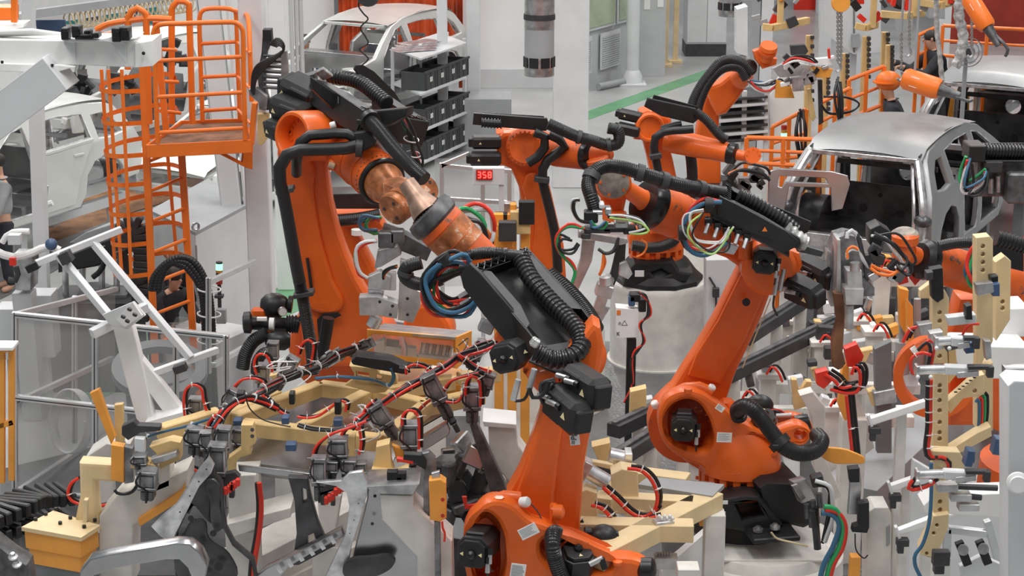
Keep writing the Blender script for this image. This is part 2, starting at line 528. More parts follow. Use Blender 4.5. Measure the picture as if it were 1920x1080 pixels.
def wall(name,a,b,z0,z1,th,material):
    a = Vector(a); b = Vector(b); a.z = b.z = (z0 + z1) / 2
    return struct(name,MB().beam(a,b,th,z1 - z0,ch=0),material)
wall('wall_back',P(-420,0,38),P(1052,0,38),0,12,.2,'wall_white')
wall('wall_right',P(1000,0,52),P(2400,0,52),0,14,.2,'grey_light')
struct('baseboard_back',MB().beam(P(880,200,37.8) * Vector((1,1,0)) + Vector((0,0,.2)) if False else Vector((P(880,0,37.86).x,37.86,.2)),Vector((P(1052,0,37.86).x,37.86,.2)),.06,.4),'grey_light')

def column(name,x0,x1,yb,material,depth=None,label=None,cat='column',ztop=12,Y=None,base=True,zb=0.0):
    Yc = Y if Y else G((x0 + x1) / 2,yb).y
    c = P((x0 + x1) / 2,yb,Yc); w = (x1 - x0) * mpp((x0 + x1) / 2,yb,Yc); d = depth or w
    z0 = zb
    mb = MB().box((c.x,Yc,(z0 + ztop) / 2),(w,d,ztop - z0),ch=.012)
    if base:mb.box((c.x,Yc,z0 + .015),(w * 1.7,d * 1.7,.03)); [mb.bolt_at((c.x + sx * w * .7,Yc + sy * d * .7,z0 + .03),(0,0,1),.018,.03) for sx in (-1,1) for sy in (-1,1)]
    return single(name,mb,material,label,cat)
column('support_column',474,518,640,'white_column',Y=18.6,label='broad pale grey column rising beside the orange ladder platform',base=False)
column('support_column',514,545,300,'white',Y=23,label='slimmer white column just behind the broad pale one',base=False)
column('steel_post',822,841,285,'grey_light',label='slim grey steel post standing in front of the parts rack')
column('steel_post',876,901,262,'grey_light',label='grey steel post standing behind the right end of the parts rack')
column('support_column',1036,1101,300,'white_column',Y=29,label='wide pale column to the right of the hanging silver duct',base=False)
# three grey conduits by the column
for k,(x,w,t) in enumerate(((548,8,'leftmost of the three grey pipes beside the white column'),(557,7,'middle of the three grey pipes beside the white column'),(566,9,'rightmost of the three grey pipes beside the white column'))):
    c = P(x,100,22.4 + .05 * k)
    single('pipe',MB().cyl((c.x,c.y,0),(c.x,c.y,12),w / 2 * mpp(x,100,22.4),n=14),'grey_paint',t,'pipe','vertical grey pipes')
# leaning brace behind the platform
mb = MB(); a0,a1 = P(440,420,20.5),P(385,-60,20.5)
mb.beam(a0,a1,.21,.21,up=(0,-1,0)); mb.beam(a0 + Vector((.14,.1,0)),a1 + Vector((.2,.1,0)),.03,.26,up=(0,-1,0))
mb.beam(a0 + Vector((-.12,.1,0)),a1 + Vector((-.14,.1,0)),.02,.24,up=(0,-1,0))
single('leaning_brace',mb,'white_column','leaning white steel brace behind the orange platform cage','brace')

# ------------------------------------------------------------------ red strip curtains on the back wall
def curtain(x0,x1,yb,Y,label,pitch=.24):
    a = P(x0,yb,Y); b = P(x1,yb,Y); n = max(4,int((b.x - a.x) / pitch)) * 6
    rows = []
    for z in (a.z,a.z + 3,11.5):
        rows.append([Vector((a.x + (b.x - a.x) * i / n,Y + .05 * math.sin(i * PI / 3),z)) for i in range(n + 1)])
    mb = MB().grid(rows); back = [[p + Vector((0,.015,0)) for p in r] for r in rows]; mb.grid(back)
    return single('strip_curtain',mb,'curtain_red',label,'curtain')
mat('curtain_red',(.62,.085,.02),.45,var=.25,vs=2)
curtain(635,700,118,37.4,'red ribbed curtain hanging left of the fan cable')
curtain(700,856,92,37.3,'wide red ribbed curtain above the silver car body')
curtain(857,869,165,37.25,'narrow strip of red curtain behind the parts rack')
single('curtain_frame',MB().box((P(632,60,37.2).x,37.2,6),(.08,.1,12)),'grey_dark','dark vertical frame at the left edge of the red curtain','frame')

# ------------------------------------------------------------------ cubicle and wall panels behind the green lane
qa,qb = G(1090,174),G(1250,122)
ax = (qb - qa); ax.z = 0; L = ax.length; ax.normalize(); nrm = Vector((-ax.y,ax.x,0))
th = thing('inspection_booth',qa,'grey panelled booth with wide pale green windows and louvred vents','booth')
def on_wall(x,z,d=0):return qa + ax * x + Vector((0,0,z)) + nrm * d
part('wall_panel',MB().beam(on_wall(0,1.9,.1),on_wall(L,1.9,.1),.12,3.8,ch=0),'grey_mid' if False else 'grey_paint',th)
for i,(u0,u1) in enumerate(((.03,.36),(.38,.62))):
    w = MB().beam(on_wall(L * u0,2.15,-.01),on_wall(L * u1,2.15,-.01),.03,1.9)
    fr = part('window_frame',w,'grey_light',th)
    part('window_pane',MB().beam(on_wall(L * u0 + .07,2.15,-.04),on_wall(L * u1 - .07,2.15,-.04),.02,1.76),'window_green',fr)
for i,(u0,u1) in enumerate(((.02,.10),(.20,.42))):
    w = part('vent_frame',MB().beam(on_wall(L * u0,.72,-.01),on_wall(L * u1,.72,-.01),.03,.75),'grey_light',th)
    lv = MB()
    for k in range(14):lv.beam(on_wall(L * u0 + .05,.42 + k * .045,-.035),on_wall(L * u1 - .05,.42 + k * .045,-.035),.015,.025,ch=0)
    part('louvre',lv,'grey_paint',w)
def pipe_col(x,yb,r,material,label,ztop=12):
    c = G(x,yb)
    mb = MB().cyl(c,(c.x,c.y,ztop),r,n=20); mb.lathe(c,(0,0,1),[(0,r * 1.5),(.18,r * 1.5),(.3,r * 1.05)],n=20)
    mb.box(c + Vector((0,0,.02)),(r * 4,r * 4,.04))
    return single('round_column',mb,material,label,'column')
pipe_col(1185,158,.14,'grey_light','round grey pipe column standing at the booth corner')
single('floor_duct',MB().cyl(G(1122,170) + Vector((0,0,.08)),G(1178,158) + Vector((0,0,.08)),.07),'grey_mid','dark grey duct lying on the floor along the booth','duct')
# notice board with papers
nb = thing('notice_board',G(1215,140),'tall grey panel pinned with white papers beyond the round column','panel')
c0 = G(1222,143)
part('board',MB().box(c0 + Vector((0,0,2)),(.55,.06,4)),'grey_paint',nb)
for k,(dx,dz) in enumerate(((-.13,2.0),(.02,2.15),(.15,2.0),(-.13,2.5),(.02,2.62),(.15,2.55),(-.13,1.6),(.15,1.65))):
    part('paper',MB().box(c0 + Vector((dx,-.04,dz)),(.125,.004,.36),ch=0),'label_white',nb)
def cabinet_on_posts(x,yb,h,label):
    c = G(x,yb); t = thing('operator_console',c,label,'control panel','control panels on cream posts')
    part('post',MB().box(c + Vector((0,0,.9)),(.11,.11,1.8)).box(c + Vector((0,0,.03)),(.3,.3,.06)),'cream_pale',t)
    part('housing',MB().box(c + Vector((-.02,0,2.15)),(.34,.2,h)),'grey_light',t)
    part('screen',MB().box(c + Vector((-.02,-.105,2.38)),(.16,.01,.18)),'screen_blue',t)
    for k in (-1,0,1):part('indicator_light',MB().sphere(c + Vector((k * .07 - .02,-.11,1.86)),.022,8,6),'led_green',t)
cabinet_on_posts(1247,124,1.0,'control panel with lit screen and green lights, left of the pair')
cabinet_on_posts(1266,117,1.0,'control panel with lit screen and green lights, right of the pair')
# tall switch cabinet
c = G(1322,104); t = thing('switch_cabinet',c,'tall grey double-door switch cabinet on a black plinth','cabinet')
part('plinth',MB().box(c + Vector((0,.3,.14)),(.92,.9,.28)),'charcoal',t)
bd = part('body',MB().box(c + Vector((0,.3,1.5)),(.9,.9,2.44)),'grey_paint',t)
part('door',MB().box(c + Vector((-.22,-.16,1.5)),(.43,.02,2.36)),'grey_light',t)
part('door',MB().box(c + Vector((.23,-.16,1.5)),(.43,.02,2.36)),'grey_light',t)
part('cooling_unit',MB().box(c + Vector((-.30,-.22,2.1)),(.4,.14,.55)),'grey_light',t)
# hanging silver duct
def hanging_duct(x,yb,rp,Y,label,ytop=-60):
    r = rp * mpp(x,yb,Y); a = P(x,yb,Y); top = P(x,ytop,Y); s = mpp(x,yb,Y)
    t = thing('spot_duct',a,label,'duct')
    up = Vector((0,0,1)); hz = lambda px:(yb - px) * s
    part('outlet',MB().lathe(a,up,[(0,r),(hz(yb - 33),r * 1.0),(hz(yb - 33),r * .98)],n=32,cap=False),'steel',t)
    for k in range(8):
        an = k * PI / 4 + .4; d = Vector((math.cos(an),math.sin(an),0)); tt = Vector((-d.y,d.x,0))
        part('outlet_slot',MB().beam(a + d * r - tt * .06 + up * .18,a + d * r + tt * .06 + up * .18,.012,.13,up=up,ch=0),'black',t)
    part('sleeve',MB().cyl(a + up * (33 * s),a + up * (88 * s),r * .99,n=32),'grey_mid',t)
    part('tube',MB().cyl(a + up * (88 * s),(a.x,a.y,12),r,n=32),'steel',t)
    part('band',MB().ring(a + up * (105 * s),up,r * 1.06,r * .9,.05,32).ring(a + up * (111 * s),up,r * 1.04,r * .9,.03,32),'charcoal',t)
hanging_duct(1011,141,28,24,'silver round duct hanging beside the wide pale column')
hanging_duct(1368,30,21,33,'short end of a silver duct hanging at the top edge')
single('door_label',MB().box(P(981,188,37.8),(.18,.02,.1)),'grey_mid','small grey plate low on the white wall','plate')
# red wall and door at the far right
mat('wall_red',(.33,.03,.015),.5,var=.2,vs=1)
wall('wall_far',P(1765,0,44),P(2100,0,44),0,12,.15,'wall_red')
wall('door_1',P(1489,0,50),P(1530,0,50),0,6,.1,'red')
struct('trim_9',MB().beam((P(1530,0,49.5).x,49.5,3),(P(1630,0,49.5).x,49.5,3),.1,6,ch=0),'grey_paint')
# ------------------------------------------------------------------ robot pieces
def tri(mb,c,u,v,n,s,mat_='warn_yellow'):
    mb.mat(mat_); c = Vector(c)
    a = [c + u * (s * math.cos(k) ) + v * (s * math.sin(k)) for k in (PI / 2,PI * 7 / 6,PI * 11 / 6)]
    return mb.add(a + [p - n * .003 for p in a],[[0,1,2],[5,4,3],[0,1,4,3],[1,2,5,4],[2,0,3,5]])
def motor(par,c,face,size=.2,depth=.28,up=(0,0,1),label=None,conn=True,topplate=True,tris='h'):
    """servo motor: octagonal cover facing `face`, cap in the middle, two warning triangles, cable plugs"""
    d,s,t = frame(face,up); c = Vector(c); h = size / 2
    pl = Pl(960,540,5); pl.o = c; pl.u = -s if False else s; pl.v = t; pl.n = d
    pl.u = t.cross(d)
    pl.uv = lambda x,y:(x,y)
    mb = MB(); k = h * .42
    octo = [(-h,-h + k),(-h + k,-h),(h - k,-h),(h,-h + k),(h,h - k),(h - k,h),(-h + k,h),(-h,h - k)]
    mb.mat('black_plastic').slab(pl,octo,depth,.012)
    mb.mat('black').slab(pl,[(x * .86,y * .86) for x,y in octo],.035,.01,w=.03)
    if topplate:mb.mat('black').box(c - d * depth * .45 + t * h * 1.0,(size * .62,depth * .62,size * .22),Matrix((pl.u,-d,t)).transposed(),.01)
    o = part('motor',mb,'black_plastic',par,label)
    part('motor_cap',MB().lathe(c + d * .03,d,[(0,h * .3),(.02,h * .27),(.035,h * .12)],n=14),'black_gloss',o)
    for sg in ((-1,1) if tris == 'h' else (1,)):
        w = MB(); a = pl.u * sg; tri(w,c + d * .034 + pl.u * (sg * h * .6),t,-pl.u,d,h * .15)
        part('warning_triangle',w,'warn_yellow',o)
    if topplate:
        part('type_plate',MB().box(c - d * depth * .45 + t * (h * 1.12),(size * .45,depth * .34,.004),Matrix((pl.u,-d,t)).transposed(),0),'label_white',o)
    if conn:
        for j,(uu,vv) in enumerate(((1.12,.05),(1.0,-.55))):
            q = c + pl.u * (h * uu) + t * (h * vv) + d * .0
            mb = MB().mat('steel'); mb.cyl(q,q - t * h * .62,h * .16,n=12); mb.mat('black_gloss').cyl(q,q + t * h * .42,h * .2,n=12); mb.mat('hose_black').tube([q - t * h * .6,q - t * h * 1.1 - d * .02,q - t * h * 1.4 - d * .1],h * .08)
            part('cable_plug',mb,'steel',o)
    return o
def motor_pack(par,a,b,w,h,up=(0,0,1),tri_at=.75,plugs=0,label=None):
    """long black servo motor from a to b"""
    a = Vector(a); b = Vector(b); d,s,t = frame(b - a,up)
    mb = MB().mat('black_plastic').beam(a,b,w,h,up=up,ch=min(w,h) * .2)
    mb.mat('black').beam(a + (b - a) * .08,a + (b - a) * .62,w * 1.06,h * .8,up=up,ch=.01)
    mb.mat('black').beam(b - d * .01,b + d * .03,w * .7,h * .7,up=up,ch=.015)
    o = part('motor',mb,'black_plastic',par,label)
    c = a.lerp(b,tri_at); ss = s if (CAM - c).dot(s) > 0 else -s
    tt = t if t.z > 0 else -t
    wt = MB(); tri(wt,c + ss * (w * .5 + .006),tt.cross(ss),tt,ss,h * .13); part('warning_triangle',wt,'warn_yellow',o)
    for k in range(plugs):
        q = a.lerp(b,.25 + .28 * k) + ss * w * .5 + tt * h * .18
        mb = MB().mat('steel').cyl(q,q + (ss * .25 - tt * .1 - d * 1).normalized() * .09,.019,n=10).mat('black_gloss').cyl(q,q + d * .035,.024,n=10)
        part('cable_plug',mb,'steel',o)
    if plugs:part('brake_button',MB().cyl(a + ss * w * .5,a + ss * (w * .5 + .012),.014,n=12),'red',o)
    return o
def corr_hose(par,pts,r,name='corrugated_hose',pitch=.022,depth=.16,n=16,mat_='hose_ridge',label=None):
    return part(name,MB().hose(pts,r,pitch,depth,n),mat_,par,label)
def clamp_band(par,p,d,r,name='hose_clamp',mat_='black_plastic',w=.05):
    d = Vector(d).normalized()
    mb = MB().ring(Vector(p) - d * w / 2,d,r * 1.25,r * .9,w,20)
    _,s,t = frame(d); mb.box(Vector(p) + s * r * 1.25,(.05,.03,.03))
    return part(name,mb,mat_,par)
def tray(par,o,a,b,depth,hose_pts,r,wall_cut=.18,hp=.024,mesh_end=True,flip=1,latch=True):
    """open black channel that carries the dress-pack hose: floor, two walls with cut corners, mesh end"""
    o = Vector(o); a = Vector(a); b = Vector(b)
    ad = a.normalized(); nn = (a.cross(b)).normalized() * flip
    if nn.dot(CAM - o) < 0:nn = -nn
    bd = nn.cross(ad); bd = bd if bd.dot(b) > 0 else -bd
    L = a.length; W = b.dot(bd)
    t = part('dress_pack_tray',MB().mat('tray_floor').add([o - nn * depth,o + ad * L - nn * depth,o + ad * L + bd * W - nn * depth,o + bd * W - nn * depth] + [o - nn * (depth + .012),o + ad * L - nn * (depth + .012),o + ad * L + bd * W - nn * (depth + .012),o + bd * W - nn * (depth + .012)],
        [[0,1,2,3],[7,6,5,4],[0,1,5,4],[1,2,6,5],[2,3,7,6],[3,0,4,7]]),'black_plastic',par)
    for k,(q,sg) in enumerate(((o,1),(o + bd * W,-1))):
        pl = Pl(960,540,5); pl.o = q; pl.u = ad; pl.v = nn; pl.n = -bd * sg if False else ad.cross(nn); pl.uv = lambda x,y:(x,y)
        c = L * wall_cut
        out = [(0,-depth),(L * .93,-depth),(L,-depth * .55),(L,-depth * .15),(L - c,0),(0,0)]
        wm = MB().mat('black_plastic').slab(pl,out,.016,.004)
        # folded lip on top of the wall
        lipw = W * .22
        lip = [o2 for o2 in ()]
        q1 = q + ad * (.02); q2 = q + ad * (L - c); q3 = q2 + bd * sg * lipw * .55 - ad * c * .2; q4 = q1 + bd * sg * lipw + ad * .08
        q5 = q + ad * (L * .55) + bd * sg * lipw
        vs = [q1,q2,q3,q5,q4]; wm.mat('charcoal').add(vs + [v - nn * .006 for v in vs],[[0,1,2,3,4],[9,8,7,6,5],[0,1,6,5],[1,2,7,6],[2,3,8,7],[3,4,9,8],[4,0,5,9]])
        part('tray_wall',wm,'black_plastic',t)
    # end plate with wire mesh on top
    mb = MB().mat('black_plastic').beam(o - nn * depth / 2,o + bd * W - nn * depth / 2,.02,depth,up=nn)
    if mesh_end:
        mb.mat('black_gloss'); n = 8
        for i in range(n):
            p0 = o + bd * (W * i / n) + nn * .012; p1 = o + bd * (W * (i + 1) / n) + nn * .012
            mb.beam(p0,p1 + ad * .07,.006,.006,ch=0); mb.beam(p0 + ad * .07,p1,.006,.006,ch=0)
        mb.beam(o + ad * .07,o + bd * W + ad * .07,.008,.008); mb.beam(o,o + bd * W,.008,.008)
    part('tray_end',mb,'black_plastic',t)
    if hose_pts:corr_hose(t,hose_pts,r,pitch=hp)
    return t,ad,bd,nn,L,W
def cable_loop(par,pts,r,colours,spread,name='cable',n=8,seed=0,label=None,ties=0):
    """one cable per colour, laid loosely along the same run"""
    rr = random.Random(seed + len(pts)); out = []
    pts = [Vector(p) for p in pts]
    for i,c in enumerate(colours):
        off = Vector((rr.uniform(-1,1),rr.uniform(-1,1),rr.uniform(-1,1))) * spread
        q = [p + off * (.35 if j in (0,len(pts) - 1) else 1) + Vector((rr.uniform(-1,1),rr.uniform(-1,1),rr.uniform(-1,1))) * spread * .35 for j,p in enumerate(pts)]
        mb = MB().mat(c).tube(q,r * rr.uniform(.85,1.1),n)
        if i == 0 and ties:cable_ties(mb,pts,r + spread * 1.0,ties)
        out.append(part(name,mb,c,par,label=None))
    return out
def drum(mb,c,axis,r,L,n=36,inner=.72,lip=.02,recess=.08):
    """open round casting: rim, recess, bolt circle; open end at c, body along -axis"""
    d = Vector(axis).normalized()
    mb.lathe(c,-d,[(recess,0.001),(recess,r * inner),(lip,r * (inner + .06)),(0,r * (inner + .12)),(0,r * .95),(lip,r),(L,r),(L,.001)],n=n,cap=False)
    mb.bolts(Vector(c) - d * recess,d,r * inner * .86,18,r * .055,.012)
    return mb
# ------------------------------------------------------------------ right foreground robot
Y3 = 13.2
base3 = G(1420,1000,.9)
r3 = thing('industrial_robot',(base3.x,base3.y,.9),'large orange robot on the white round plinth at lower right, leaning right','robot')
# black bolted base
pb = Pl(1440,940,12.75)
bm_ = MB().mat('black').slab(pb,[(1345,940),(1395,930),(1425,932),(1468,985),(1455,1008),(1400,1000),(1345,990)],.26,.03,holes=[[(1380,948),(1418,940),(1432,968),(1393,978)]])
p5 = Pl(1500,940,12.85,yaw=12)
bm_.mat('black').slab(p5,[(1424,915),(1440,906),(1508,908),(1535,978),(1508,992),(1450,978),(1432,945)],.5,.03)
c0 = P(1392,932,13.25)
bm_.mat('black').lathe(c0 + Vector((0,0,-.42)),(0,0,1),[(0,.42),(.05,.42),(.30,.36),(.40,.33)],n=36)
b_ = part('base',bm_,'black',r3)
ft = MB().mat('black'); q = P(1440,998,12.72)
ft.box(q + Vector((.02,0,0)),(.36,.3,.04),Matrix.Rotation(R(10),3,'Z'),.01); ft.mat('steel')
for x,y in ((1421,996),(1453,991)):
    k = P(x,y,12.68); ft.cyl(k,k + Vector((0,0,.022)),.038,n=18); ft.cyl(k,k + Vector((0,0,.04)),.02,n=6)
part('base_foot',ft,'black',b_)
part('sticker',MB().mat('label_white').box(P(1352,942,12.72),(.10,.004,.03)),'label_white',b_)
# rotating ring with castellations
mb = MB().mat('orange'); cr = P(1385,905,13.25)
mb.lathe(cr + Vector((0,0,-.04)),(0,0,1),[(0,.30),(.02,.305),(.06,.30),(.06,.25),(.17,.25),(.17,.315),(.26,.31),(.40,.27),(.5,.2)],n=48)
for k in range(18):
    an = 2 * PI * k / 18; d = Vector((math.cos(an),math.sin(an),0)); t_ = Vector((-d.y,d.x,0))
    mb.box(cr + d * .28 + Vector((0,0,.075)),(.05,.055,.12),Matrix((d,t_,Vector((0,0,1)))).transposed(),.004)
    mb.cyl(cr + d * .315 + Vector((0,0,-.005)),cr + d * .335 + Vector((0,0,-.005)),.015,n=8)
part('slewing_ring',mb,'orange',r3)
# carousel casting with the motor window
pc = Pl(1300,800,13.05)
out = [(1234,793),(1238,767),(1252,745),(1284,733),(1312,737),(1338,752),(1362,769),(1380,786),(1402,797),(1430,808),(1458,806),(1478,800),(1496,796),(1510,801),(1521,812),(1517,826),(1507,834),(1488,834),(1471,845),(1440,868),(1448,884),(1424,897),(1370,900),(1322,892),(1318,880),(1287,865),(1254,842),(1240,820)]
hole = [(1245,806),(1250,774),(1274,753),(1303,753),(1323,775),(1335,804),(1337,832),(1320,849),(1288,845),(1258,829)]
h2 = [(1398,823),(1442,827),(1456,842),(1421,847)]
h3 = [(1492,812),(1505,808),(1511,818),(1504,827),(1493,824)]
mb = MB().mat('orange').slab(pc,out,.16,.028,holes=[hole,h2,h3],smooth=('o','h'))
pc2 = Pl(1300,800,13.24)
mb.slab(pc2,[(1244,792),(1256,755),(1284,741),(1330,752),(1372,786),(1430,815),(1500,805),(1512,822),(1440,862),(1420,895),(1330,890),(1260,840)],.24,.03,holes=[hole],smooth=('o','h'))
mb.slab(Pl(1300,800,13.46),[(1244,792),(1256,755),(1284,741),(1330,752),(1360,786),(1370,850),(1330,880),(1260,840)],.10,.03,smooth=('o',))
# upper strut of the rear fork
mb.slab(Pl(1460,790,13.5),[(1460,786),(1505,783),(1524,800),(1520,824),(1498,812),(1460,800)],.12,.02,smooth=('o',))
mb.mat('orange').bolts(P(1290,800,13.35),(0,-1,0),.165,20,.010,.012)
for x,y in ((1290,736),):
    k = P(x,y,13.02); mb.cyl(k,k + Vector((0,0,.03)),.03,n=6)
part('carousel',mb,'orange',r3)
mb = MB().mat('orange_dirty'); ax3 = Vector((0,-1,0)); ca = P(1288,800,13.4)
mb.ring(ca - ax3 * .0,-ax3,.295,.2,.2,40)
part('joint_collar',mb,'orange_dirty',r3)
motor(r3,P(1282,805,12.93),(-.12,-1,.12),.19,.26)
motor(r3,P(1434,782,13.15),(.1,-.35,1),.17,.18,up=(1,0,.3),conn=False,topplate=False,label='black motor lying in the rear fork')
# labels on the casting
def sheet(par,x,y,Y,w,h,rotdeg=0,lines=6,name='sticker',off=.0,yaw=0):
    pl = Pl(x,y,Y,yaw); a = R(rotdeg); u = pl.u * math.cos(a) + pl.v * math.sin(a); v = pl.n.cross(u); v = -v if v.z < 0 else v
    mb = MB().mat('label_white'); rot = Matrix((u,-pl.n,v)).transposed(); c = pl.o + pl.n * .003
    mb.box(c,(w,.003,h),rot,0); mb.mat('grey_mid')
    rr = random.Random(int(x + y))
    for k in range(lines):
        ww = w * rr.uniform(.5,.85); mb.box(c + v * (h * (.38 - .8 * k / max(1,lines))) + pl.n * .002 + u * (-(w * .9 - ww) / 2 * .8),(ww,.001,h * .05),rot,0)
    return part(name,mb,'label_white',par)
sheet(r3,1350,765,12.87,.062,.045,-35)
sheet(r3,1358,820,12.87,.11,.075,-2)
# embossed arrows low on the casting
mb = MB(); mb.mat('orange_dirty'); o_ = P(1374,890,12.86)
for k in range(5):mb.box(o_ + Vector((-.05 + k * .025,0,0)),(.012,.006,.012))
part('embossed_mark',mb,'orange_dirty',r3)
# link arm
pl_ = Pl(1360,640,13.46)
lo = [(1392,498),(1370,540),(1342,598),(1310,652),(1278,702),(1262,728),(1240,748),(1237,770),(1265,800),(1330,800),(1362,752),(1379,702),(1404,650),(1430,592),(1448,542),(1462,500),(1440,480)]
mb = MB().mat('orange').slab(pl_,lo,.22,.03)
mb.slab(Pl(1360,640,13.42),[(1396,502),(1346,602),(1306,664),(1290,705),(1352,722),(1368,690),(1398,640),(1438,545),(1450,505)],.05,.02)
a_ = part('link_arm',mb,'orange',r3)
k = P(1399,566,13.34); part('arm_hole',MB().cyl(k,k + Vector((0,-.012,0)),.030,n=24),'black',a_)
mb = MB(); mb.mat('cream_pale')
part('scale_strip',MB().beam(P(1445,560,13.3),P(1392,690,13.3),.004,.022,up=(0,-1,0)),'cream_pale',a_)
for x,y,w_ in ((1329,733,1),(1232,763,-1)):
    k = P(x,y,13.2); part('rubber_stop',MB().cyl(k,k + Vector((w_ * .03,-.02,.045)),.030,n=14,ch=.008),'white_hose',a_)
mb = MB().mat('orange').tube(PP(13.2,(1244,762),(1262,738),(1290,727),(1322,727),(1334,736)),.045,12); part('stop_bumper_arm',mb,'orange',a_)
mb = MB(); k = P(1368,762,13.3); mb.cyl(k,k + Vector((0.05,-.12,.02)),.05,n=20,ch=.01); mb.box(k + Vector((-.02,0,0)),(.1,.1,.12),ch=.02)
part('lug',mb,'orange',a_)
# forearm casting round the elbow
pf = Pl(1430,490,13.3)
mb = MB().mat('orange').slab(pf,[(1338,468),(1352,440),(1400,436),(1500,475),(1506,500),(1484,548),(1470,548),(1440,520),(1392,506)],.3,.03)
k = P(1398,470,13.0); mb.cyl(k + Vector((0,0,-.06)),k + Vector((0,0,.08)),.05,n=20)
k = P(1432,484,13.4); mb.mat('orange').lathe(k,(0,-1,0),[(0,.2),(.3,.2),(.33,.17)],n=36)
el3 = part('elbow_casting',mb,'orange',r3)
motor(r3,P(1434,492,12.88),(-.12,-1,.1),.175,.2,up=(.08,0,1),topplate=False)
part('cable_plug',MB().mat('steel').cyl(P(1462,545,12.95),P(1470,505,12.95),.017,n=12).cyl(P(1452,553,12.95),P(1458,515,12.95),.017,n=12).mat('hose_black').tube(PP(12.95,(1452,553),(1450,575),(1458,592)),.008),'steel',r3)
motor_pack(r3,P(1478,532,13.15),P(1535,560,12.95),.16,.19,up=(0,-.5,1),plugs=2)
motor_pack(r3,P(1500,496,13.45),P(1556,524,13.25),.16,.19,up=(0,-.5,1),plugs=2)
# forearm tube
fa,fb = P(1385,455,13.3),P(1226,386,12.95)
mb = MB().mat('orange_dirty'); L = (fb - fa).length
mb.lathe(fa,fb - fa,[(-.1,.12),(0,.135),(L * .38,.148),(L * .4,.156),(L * .97,.170),(L,.165)],n=40)
mb.ring(fa + (fb - fa) * .72,fb - fa,.169,.1,.004)
ft3 = part('forearm',mb,'orange_dirty',r3)
mb = MB().mat('black_gloss').lathe(fb,fb - fa,[(-.01,.172),(.0,.178),(.07,.178),(.10,.16),(.11,.10)],n=40)
part('wrist_cover',mb,'black_gloss',r3);
wa,wb = P(1218,382,12.93),P(1168,350,12.8)
mb = MB().mat('orange').lathe(wa,wb - wa,[(0,.10),(.09,.068),(.22,.06),(.26,.06)],n=28)
for s_ in (-1,1):mb.beam(wa + Vector((0,-.02,.02 * s_)),wb,.05,.05)
part('wrist_neck',mb,'orange',r3)
wc = P(1150,342,12.75); wax = Vector((-.05,-1,.12)).normalized()
mb = MB().mat('orange').lathe(wc + wax * .0,-wax,[(0,.118),(.03,.128),(.26,.125),(.28,.11)],n=40)
mb.slab(Pl(1150,370,12.85),[(1118,345),(1118,362),(1126,372),(1130,398),(1168,404),(1173,380),(1180,350)],.18,.02)
w3 = part('wrist_housing',mb,'orange',r3)
mb = MB().mat('disc_grey').lathe(wc + wax * .012,-wax,[(0,.105),(.004,.112),(.02,.112)],n=40)
mb.mat('orange').bolts(wc + wax * .012,wax,.09,5,.011,.008)
part('wrist_disc',mb,'disc_grey',w3)
mb = MB().mat('orange'); k = P(1152,403,12.78); mb.cyl(k + Vector((0,0,-.03)),k + Vector((0,0,.02)),.085,n=32); mb.bolts(k + Vector((0,0,-.032)),(0,0,-1),.07,12,.008,.01)
part('tool_flange',mb,'orange',w3)
# dress pack tray
tr = tray(r3,P(1352,370,12.75),P(1500,447,12.70) - P(1352,370,12.75),P(1380,354,13.1) - P(1352,370,12.75),.15,
     PP(12.93,(1385,366),(1410,378),(1440,396),(1470,415),(1490,432)),.055,hp=.030)
part('tray_skirt',MB().mat('black_plastic').slab(Pl(1420,410,12.72),[(1344,392),(1350,368),(1384,384),(1470,430),(1500,447),(1503,458),(1495,467),(1472,460),(1409,437),(1346,406)],.06,.008),'black_plastic',tr[0])
part('tray_skirt',MB().mat('black_plastic').slab(Pl(1450,390,13.15),[(1380,372),(1380,355),(1521,416),(1515,436),(1500,440)],.02,.005),'black_plastic',tr[0])
k = P(1434,431,12.69); w = MB(); tri(w,k,Vector((1,0,0)),Vector((0,0,1)),Vector((0,-1,0)),.022,'sticker_orange'); part('warning_triangle',w,'sticker_orange',tr[0])
part('tray_outrigger',MB().slab(Pl(1520,470,12.9),[(1498,458),(1545,472),(1540,482),(1495,472)],.1,.006),'charcoal',tr[0])
part('wrapping_film',MB().mat('film_grey').hose(PP(12.85,(1472,430),(1485,440),(1500,452),(1512,457)),.065,.05,.18,14),'film_grey',r3,label='crumpled silver film wrapped round the hose end')
# main hose from the tray to the wrist and tool
hp = PP(12.85,(1358,362),(1320,356,12.8),(1280,348,12.7),(1240,337,12.65),(1200,324,12.6),(1165,314,12.6),(1135,312,12.6),(1112,324,12.55),(1103,345,12.5),(1108,368,12.45),(1116,392,12.45))
corr_hose(r3,hp,.050,pitch=.014,depth=.08)
for i,j in ((1,.2),(2,.9),(4,.0),(7,.3)):
    q = hp[i].lerp(hp[i + 1],j); part('hose_clamp',MB().ring(q - (hp[i + 1] - hp[i]).normalized() * .025,hp[i + 1] - hp[i],.062,.04,.05,20),'charcoal',r3)
